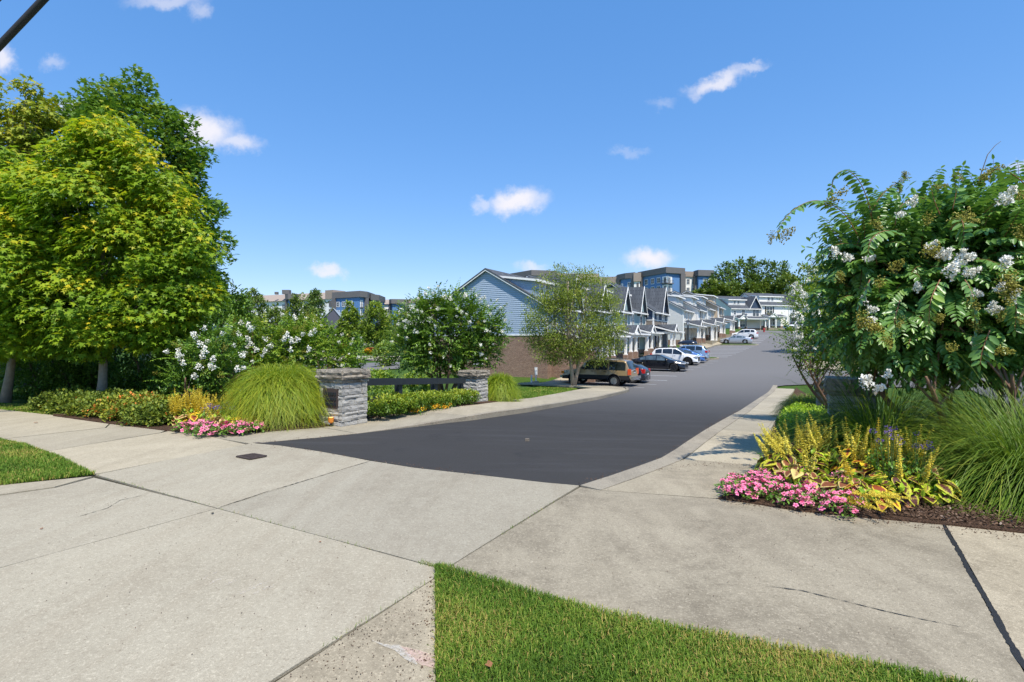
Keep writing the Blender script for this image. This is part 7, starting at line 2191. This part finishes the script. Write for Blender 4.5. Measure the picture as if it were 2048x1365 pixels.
def spike_mesh(mat, seed, h=.34):
    g = np.random.default_rng(seed); n = 210
    t = np.sort(g.random(n)) ; a = g.uniform(0, 2 * PI, n); whorl = np.round(t * 15) / 15 + g.normal(0, .006, n)
    rad = .031 * (1 - whorl * .72)
    P = np.stack([rad * .3 * np.cos(a), rad * .3 * np.sin(a), np.clip(whorl, 0, 1) * h], -1)
    A = np.stack([np.cos(a), np.sin(a), g.uniform(-.1, .5, n)], -1)
    V, F, k = leaf_arrays(P, A, np.tile(np.array([[0, 0, 1.]]), (n, 1)) + g.normal(0, .4, (n, 3)), rad * g.uniform(.8, 1.25, n), DIAM)
    T = np.repeat(np.clip(g.normal(.45, .25, n), 0, 1), k)
    st = []; sf = []
    for i, (r_, z) in enumerate(((.004, -.16), (.0035, 0), (.0015, h))):
        for kk in range(4): st.append((r_ * math.cos(kk * PI / 2), r_ * math.sin(kk * PI / 2), z))
    for i in range(2):
        for kk in range(4): sf.append((i * 4 + kk, i * 4 + (kk + 1) % 4, i * 4 + 4 + (kk + 1) % 4, i * 4 + 4 + kk))
    Fs = [f for f in F]
    me = np_mesh('flower_spike', np.concatenate([V, np.array(st)]), Fs + [np.array(sf) + len(V)], np.concatenate([T, np.full(len(st), .0)]))
    me.materials.append(M[mat]); return me
SPK = {'spike': [spike_mesh('spike', 600 + i, .30 + .03 * i) for i in range(3)], 'spike_dull': [spike_mesh('spike_dull', 610 + i, .30 + .03 * i) for i in range(3)]}
def coleus(label, base, seed, mats, nleaf=22, nspk=7, r_=.20, h=.24, ls=.105, spk='spike', lean=(0, 0), group=None, spk_s=1.0):
    g = random.Random(seed); b = Vector(base)
    o = thing('coleus_plant', label, 'bedding plant', b, 0, group)
    for k in range(nleaf):
        a = g.uniform(0, 2 * PI); f = g.uniform(.15, 1) ** .6; z = h * (1 - .75 * f * f) * g.uniform(.65, 1.05) + .03
        p = Vector((r_ * f * math.cos(a) * .8, r_ * f * math.sin(a) * .8, z))
        pit = R(g.uniform(-55, 12)) * (.35 + f * .8)
        me = g.choice(CL[g.choice(mats)])
        s = ls * g.uniform(.7, 1.25)
        q = link('leaf', me, o, None, loc=p, rot=(pit, g.uniform(-.35, .35), a - PI / 2 + g.uniform(-.5, .5)), scale=(s, s, s))
    m = MB()
    for k in range(5):
        a = k * 2 * PI / 5 + seed; m.tube([(0, 0, -.02), (r_ * .35 * math.cos(a), r_ * .35 * math.sin(a), h * .5), (r_ * .6 * math.cos(a), r_ * .6 * math.sin(a), h * .95)], [.006, .005, .003], 4)
    m.build('stems', M['stem_green'], o)['kind'] = 'stuff'
    P, A, N, S, T = spray_leaves(np.array([(r_ * .5 * math.cos(a), r_ * .5 * math.sin(a), h * .45) for a in np.linspace(0, 6, 9)]), unit(np.array([(math.cos(a), math.sin(a), .6) for a in np.linspace(0, 6, 9)])), 9, r_ * .5, .8, ls * .6, 'rand', seed)
    leaf_obj('under_leaves', P, A, N, S, OVAL, M['box_bright'], o, np.clip(T + .25, 0, 1))['kind'] = 'stuff'
    for k in range(nspk):
        a = g.uniform(0, 2 * PI); f = g.uniform(0, .8)
        p = (r_ * f * math.cos(a), r_ * f * math.sin(a), h * g.uniform(.7, 1.0))
        s = g.uniform(.7, 1.1) * spk_s
        link('flower_spike', g.choice(SPK[spk]), o, None, loc=p, rot=(g.gauss(0, .16) + lean[1], g.gauss(0, .16) + lean[0], 0), scale=(s, s, s))
    return o
GC = 'coleus plants of the right bed'
rc = [((1560, 962), ['coleus', 'coleus', 'coleus_cream'], 24, 12, (-.55, .0), 'coleus at the left end of the right bed with leaning yellow spikes', 'spike_dull'),
      ((1606, 948), ['coleus'], 22, 12, (-.1, 0), 'dark centred coleus with upright spikes behind the pink flowers', 'spike_dull'),
      ((1650, 945), ['coleus'], 22, 11, (0, 0), 'coleus with dense upright spikes before the brown capped pillar', 'spike_dull'),
      ((1606, 985), ['coleus', 'coleus_cream'], 18, 3, (-.1, 0), 'low dark coleus right behind the pink flower mat', 'spike_dull'),
      ((1700, 955), ['coleus_gold', 'coleus'], 22, 9, (0, 0), 'gold and maroon coleus left of the purple flowers', 'spike_dull'),
      ((1745, 975), ['coleus_gold', 'coleus', 'coleus'], 26, 9, (.05, 0), 'tall gold and maroon coleus at the middle of the right bed', 'spike'),
      ((1795, 970), ['coleus', 'coleus_cream'], 24, 9, (.1, 0), 'coleus with tall spikes right of the gold one', 'spike_dull'),
      ((1835, 985), ['coleus', 'coleus_cream'], 24, 6, (.2, 0), 'coleus at the right end of the bed below the arching grass', 'spike_dull'),
      ((1790, 1005), ['coleus'], 26, 2, (0, .1), 'lime rimmed coleus in front of the gold one', 'spike'),
      ((1850, 1005), ['coleus'], 24, 2, (.3, .2), 'lime rimmed coleus spreading over the mulch', 'spike'),
      ((1735, 1012), ['coleus_gold', 'coleus'], 22, 0, (0, 0), 'gold edged coleus trailing next to the pink flowers', 'spike'),
      ((1700, 1003), ['coleus', 'coleus_cream'], 18, 2, (0, 0), 'small dark coleus between pink flowers and the gold one', 'spike')]
for i, (p, mats, nlf, nsp, ln_, lab, sp) in enumerate(rc):
    x, y = G(*p); hh = (.22 if i in (3, 8, 9, 10, 11) else .30)
    coleus(lab, (x, y, tz(x, y) + .03), 700 + i, mats, int(nlf * 2.3), int(nsp * 1.25), .26, hh * 1.15, .145, sp, ln_, GC, 1.12)
# the trailing spikes that hang over the kerb
x, y = G(1745, 1042); tr = thing('coleus_plant', 'trailing yellow flower shoots hanging over the pavement edge', 'bedding plant', (x, y, .06), 0, GC)
g = random.Random(77)
for k in range(13):
    a = g.uniform(-2.6, -.4); link('flower_spike', g.choice(SPK['spike']), tr, None, loc=(g.uniform(-.13, .16), g.uniform(-.02, .16), g.uniform(.05, .16)), rot=(R(g.uniform(75, 110)), g.uniform(-.4, .4), R(g.uniform(-50, 50))), scale=(.62,) * 3)
GL = 'coleus plants of the left bed'
lc = [((352, 850), 'coleus with yellow spikes at the left end of the left bed', 11), ((375, 846), 'second coleus with yellow spikes in the left bed', 11), ((400, 846), 'third coleus with yellow spikes in the left bed', 10), ((425, 850), 'cream edged coleus with few spikes mid left bed', 4),
      ((448, 852), 'gold coleus before the purple flowers of the left bed', 3), ((470, 848), 'yellow spiked coleus right of the purple flowers', 10), ((492, 848), 'tall yellow spiked coleus next to the lime grass', 11), ((508, 852), 'gold coleus at the right end of the left bed', 5), ((385, 860), 'cream leaved coleus behind the left pink flowers', 2), ((440, 862), 'brown leaved coleus behind the middle pink flowers', 1), ((485, 860), 'gold leaved coleus behind the right pink flowers', 2)]
for i, (p, lab, nsp) in enumerate(lc):
    x, y = G(*p)
    coleus(lab, (x, y, tz(x, y) + .03), 740 + i, ['coleus_cream', 'coleus_gold', 'coleus_gold'] if i % 3 else ['coleus_cream'], 26, nsp + 9 if nsp > 3 else nsp, .25, .25, .16, 'spike', (0, 0), GL, 1.15)
# pink periwinkle mats
def pink(seed):
    g = random.Random(seed); V = []; F = []; T = []
    for k in range(5):
        a = 2 * PI * k / 5 + g.uniform(-.1, .1)
        c, s = math.cos(a), math.sin(a)
        pts = [(.08, 0, 0), (.5, -.36, .05), (.95, -.30, .02), (1.0, .12, -.03), (.62, .40, .05)]
        n0 = len(V)
        for (u, v, w_) in pts: V.append((u * c - v * s, u * s + v * c, w_ + g.uniform(-.03, .03)))
        T += [0, .7, 1, 1, .7]; F.append([n0, n0 + 1, n0 + 2, n0 + 3, n0 + 4])
    me = np_mesh('flower', np.array(V), [np.array(F)], np.array(T)); me.materials.append(M['petal_pink']); return me
PK = [pink(i) for i in range(4)]
def vinca(label, base, seed, nf, size, r_, group, lift=.13):
    g = random.Random(seed); b = Vector(base); o = thing('periwinkle_plant', label, 'flowers', b, 0, group)
    n = 26; a = np.array([g.uniform(0, 2 * PI) for _ in range(n)]); f = np.array([g.random() ** .5 for _ in range(n)])
    C = np.stack([r_ * f * np.cos(a), r_ * f * np.sin(a), .02 + lift * .7 * (1 - f * f * .8)], -1)
    P, A, N, S, T = spray_leaves(C, unit(np.stack([np.cos(a), np.sin(a), np.full(n, .8)], -1)), 7, .05, .5, size * 1.35, 'rand', seed, .2)
    leaf_obj('foliage', P, A, N, S, OVAL, M['under'], o, T)['kind'] = 'stuff'
    for k in range(nf):
        aa = g.uniform(0, 2 * PI); ff = g.random() ** .5; s = size * g.uniform(.85, 1.15)
        link('flower', g.choice(PK), o, None, loc=(r_ * ff * math.cos(aa), r_ * ff * math.sin(aa), lift * (1.12 - .75 * ff * ff) + g.uniform(-.01, .02)),
             rot=(g.gauss(.45, .35), g.gauss(0, .35), g.uniform(0, 6)), scale=(s, s, s))
    return o
poly = [G(1442, 1001), G(1475, 974), G(1540, 958), G(1610, 955), G(1690, 975), G(1705, 1005), G(1698, 1038), G(1600, 1028), G(1510, 1012)]
pp = scatter(poly, 200)
sel = []
for q in pp:
    if all((q[0] - s[0]) ** 2 + (q[1] - s[1]) ** 2 > .155 ** 2 for s in sel): sel.append(q)
for i, q in enumerate(sel[:30]):
    vinca('pink periwinkle plant of the dense mat at the front of the right bed', (q[0], q[1], tz(q[0], q[1]) + .02), 800 + i, 42, .0265, .15, 'pink periwinkles of the right bed')
poly = [G(358, 866), G(400, 858), G(460, 857), G(515, 858), G(522, 866), G(470, 874), G(420, 877)]
pp = scatter(poly, 200); sel = []
for q in pp:
    if all((q[0] - s[0]) ** 2 + (q[1] - s[1]) ** 2 > .17 ** 2 for s in sel): sel.append(q)
for i, q in enumerate(sel[:24]):
    vinca('pink periwinkle plant of the mat at the front of the left bed', (q[0], q[1], tz(q[0], q[1]) + .02), 840 + i, 24, .038, .18, 'pink periwinkles of the left bed', .14)
# purple flowers, gold flowers, red and yellow far beds
def stalky(label, base, n, h, r_, mat, seed, size, name, group=None):
    g = np.random.default_rng(seed); o = thing(name, label, 'flowers', base, 0, group)
    m = MB(); Pm = []
    for k in range(n):
        a = g.uniform(0, 2 * PI); f = g.random() ** .5; top = (r_ * f * math.cos(a), r_ * f * math.sin(a), h * g.uniform(.75, 1.1))
        m.tube([(top[0] * .3, top[1] * .3, 0), (top[0] * .7, top[1] * .7, h * .5), top], [.005, .004, .003], 4, cap=False); Pm.append(top)
    m.build('stems', M['stem_green'], o)['kind'] = 'stuff'
    for p in Pm:
        d = unit(g.normal(0, 1, (24, 3))); P = np.array(p)[None] + d * size * np.array([1, 1, .8])
        leaf_obj('flower_head', P, d, g.normal(0, 1, (24, 3)), g.uniform(.7, 1.2, 24) * size * .9, DIAM, M[mat], o, g.random(24))
    C = np.stack([g.uniform(-r_, r_, 10), g.uniform(-r_, r_, 10), g.uniform(.1, h * .6, 10)], -1)
    P, A, N, S, T = spray_leaves(C, unit(np.tile(np.array([[0, 0, 1.]]), (10, 1))), 14, r_ * .4, 1, .05, 'rand', seed)
    leaf_obj('foliage', P, A, N, S, OVAL, M['under'], o, T)['kind'] = 'stuff'
    return o
stalky('purple flower heads above the gold coleus of the right bed', (3.95, 5.35, .03), 9, .62, .20, 'petal_purple', 900, .022, 'verbena_plant', 'purple flowers')
stalky('purple flower heads behind the tallest yellow spike of the right bed', (4.25, 5.4, .03), 6, .56, .18, 'petal_purple', 901, .02, 'verbena_plant', 'purple flowers')
x, y, z = gxy(442, 9.6); stalky('dusky purple flowers between the yellow spikes of the left bed', (x, y, z + .03), 14, .40, .35, 'petal_purple', 902, .03, 'verbena_plant', 'purple flowers')
for i, (px, Y) in enumerate(((828, 11.5), (858, 12.1), (880, 12.6))):
    x, y, z = gxy(px, Y)
    stalky(['gold flowers under the hedge nearest the left pillar', 'gold flowers under the middle of the hedge', 'gold flowers under the hedge towards the far pillar'][i], (x, y, z + .02), 16, .20, .26, 'petal_gold', 910 + i, .03, 'gold_flowers', 'gold flowers under the hedge')
def farbed(label, px, Y, w, mat, seed, hgt=.5):
    x, y, z = gxy(px, Y); o = thing('flower_bed', label, 'flower bed', (x, y, z), 0, 'flower beds in the far left lot')
    g = np.random.default_rng(seed); n = 900
    d = unit(g.normal(0, 1, (n, 3))); d[:, 2] = np.abs(d[:, 2])
    P = d * np.array([w, w * .7, hgt])
    leaf_obj('blossoms', P, d + g.normal(0, .4, (n, 3)), g.normal(0, 1, (n, 3)), g.uniform(.18, .36, n), DIAM, M[mat], o, g.random(n))['kind'] = 'stuff'
    P = d * np.array([w * 1.05, w * .75, hgt * .8])
    leaf_obj('foliage', P, d, g.normal(0, 1, (n, 3)), g.uniform(.2, .4, n), DIAM, M['under'], o, g.random(n))['kind'] = 'stuff'
for i, (px, py, Y, w, mat, lab) in enumerate([(742, 703, 78, .95, 'petal_red', 'red flower mound above the pale kerb of the far lot'), (734, 706, 76, .6, 'petal_gold', 'yellow flower patch beside the red mound'), (685, 693, 92, .9, 'petal_red', 'small red flower mound left of the white far car')]):
    farbed(lab, px, Y, w, mat, 930 + i, .55)
    o = bpy.context.scene.objects[-1]
    for q in COL.objects:
        if q.get('label') == lab: q.location.z = CAMZ - (py + 3 - 682.5) * Y / 1024
# near-ground accents at the right pillar: a few fallen blossoms and leaves on the pavement

# grit along the kerbs and crumbs on the paving; weeds in the joints
def grit(name, P2, size, label, mat='chip', off=.004):
    n = len(P2); z = np.array([tz(a, b) + ramp(*toST(a, b)) + off for a, b in P2])
    P = np.column_stack([P2, z]); A = unit(rg.normal(0, 1, (n, 3)) * np.array([1, 1, .15])); N = unit(rg.normal(0, .3, (n, 3)) + np.array([0, 0, 1]))
    tpl = (np.array([(-.4, 0, 0), (.35, .05, 0), (.3, .9, .0), (-.3, .8, 0), (0, .5, .4)]), [(0, 1, 4), (1, 2, 4), (2, 3, 4), (3, 0, 4)])
    tag(leaf_obj(name, P, A, N, rg.uniform(.4, 1.5, n) * size, tpl, M[mat], None, np.clip(rg.beta(1.5, 2.0, n), 0, 1)), label, 'grit', kind='stuff')
def along(px, n, sp):
    pts = [Vector(G(*p)) for p in px]; L = [0]
    for a, b in zip(pts[:-1], pts[1:]): L.append(L[-1] + (b - a).length)
    d = rg.uniform(0, L[-1], n)
    x = np.interp(d, L, [p.x for p in pts]) + rg.normal(0, sp, n); y = np.interp(d, L, [p.y for p in pts]) + rg.normal(0, sp, n)
    return np.column_stack([x, y])
grit('paving_grit', np.concatenate([along([(1440, 1004), (1600, 1030), (1790, 1050), (1885, 1060), (2048, 1078)], 420, .06), along([(875, 1160), (874, 1250), (873, 1365)], 200, .05), along([(1310, 940), (1440, 930), (1523, 942)], 160, .08)]), .010, 'bark crumbs and grit on the pavement along the planting edge')
grit('paving_grit', scatter([G(560, 1360), G(870, 1165), G(872, 1400), G(560, 1400)], 420), .006, 'dark crumbs on the small slab beside the near grass')
grit('paving_grit', scatter([G(-50, 1300), G(190, 960), G(880, 1140), G(1150, 975), G(1700, 1040), G(1850, 1365), G(800, 1365)], 500), .006, 'scattered grit on the driveway slabs')
grit('road_grit', np.concatenate([along([(1158, 972), (1225, 952), (1330, 917), (1400, 879), (1480, 829)], 500, .05), along([(505, 889), (640, 877), (831, 856), (948, 843), (1060, 827)], 500, .07), along([(560, 893), (740, 923), (960, 952)], 160, .05)]), .012, 'loose grit along the edges of the asphalt', off=.002)
wp = np.concatenate([along([(840, 1130), (884, 1143), (905, 1136)], 260, .012), along([(1000, 1075), (1060, 1038), (1120, 1000)], 60, .006), along([(436, 1020), (600, 1065), (760, 1109)], 110, .005), along([(192, 952), (300, 982), (430, 1018)], 90, .008), along([(640, 1305), (760, 1229), (860, 1166)], 70, .006), along([(871, 1165), (873, 1250), (874, 1365)], 260, .01)])
n = len(wp); z = np.array([tz(a, b) + .006 for a, b in wp]); P = np.column_stack([wp, z])
leafs = leaf_obj('joint_weeds', P, rg.normal(0, .5, (n, 3)) + np.array([0, 0, .8]), rg.normal(0, 1, (n, 3)), rg.uniform(.012, .042, n), (np.array([(-.05, 0, 0), (.05, 0, 0), (.03, .6, 0), (0, 1, .1)]), [(0, 1, 2, 3)]), M['lawn_blade'], None, np.clip(rg.normal(.6, .2, n), 0, 1))
tag(leafs, 'tiny weeds growing in the paving joints', 'weeds', kind='stuff')
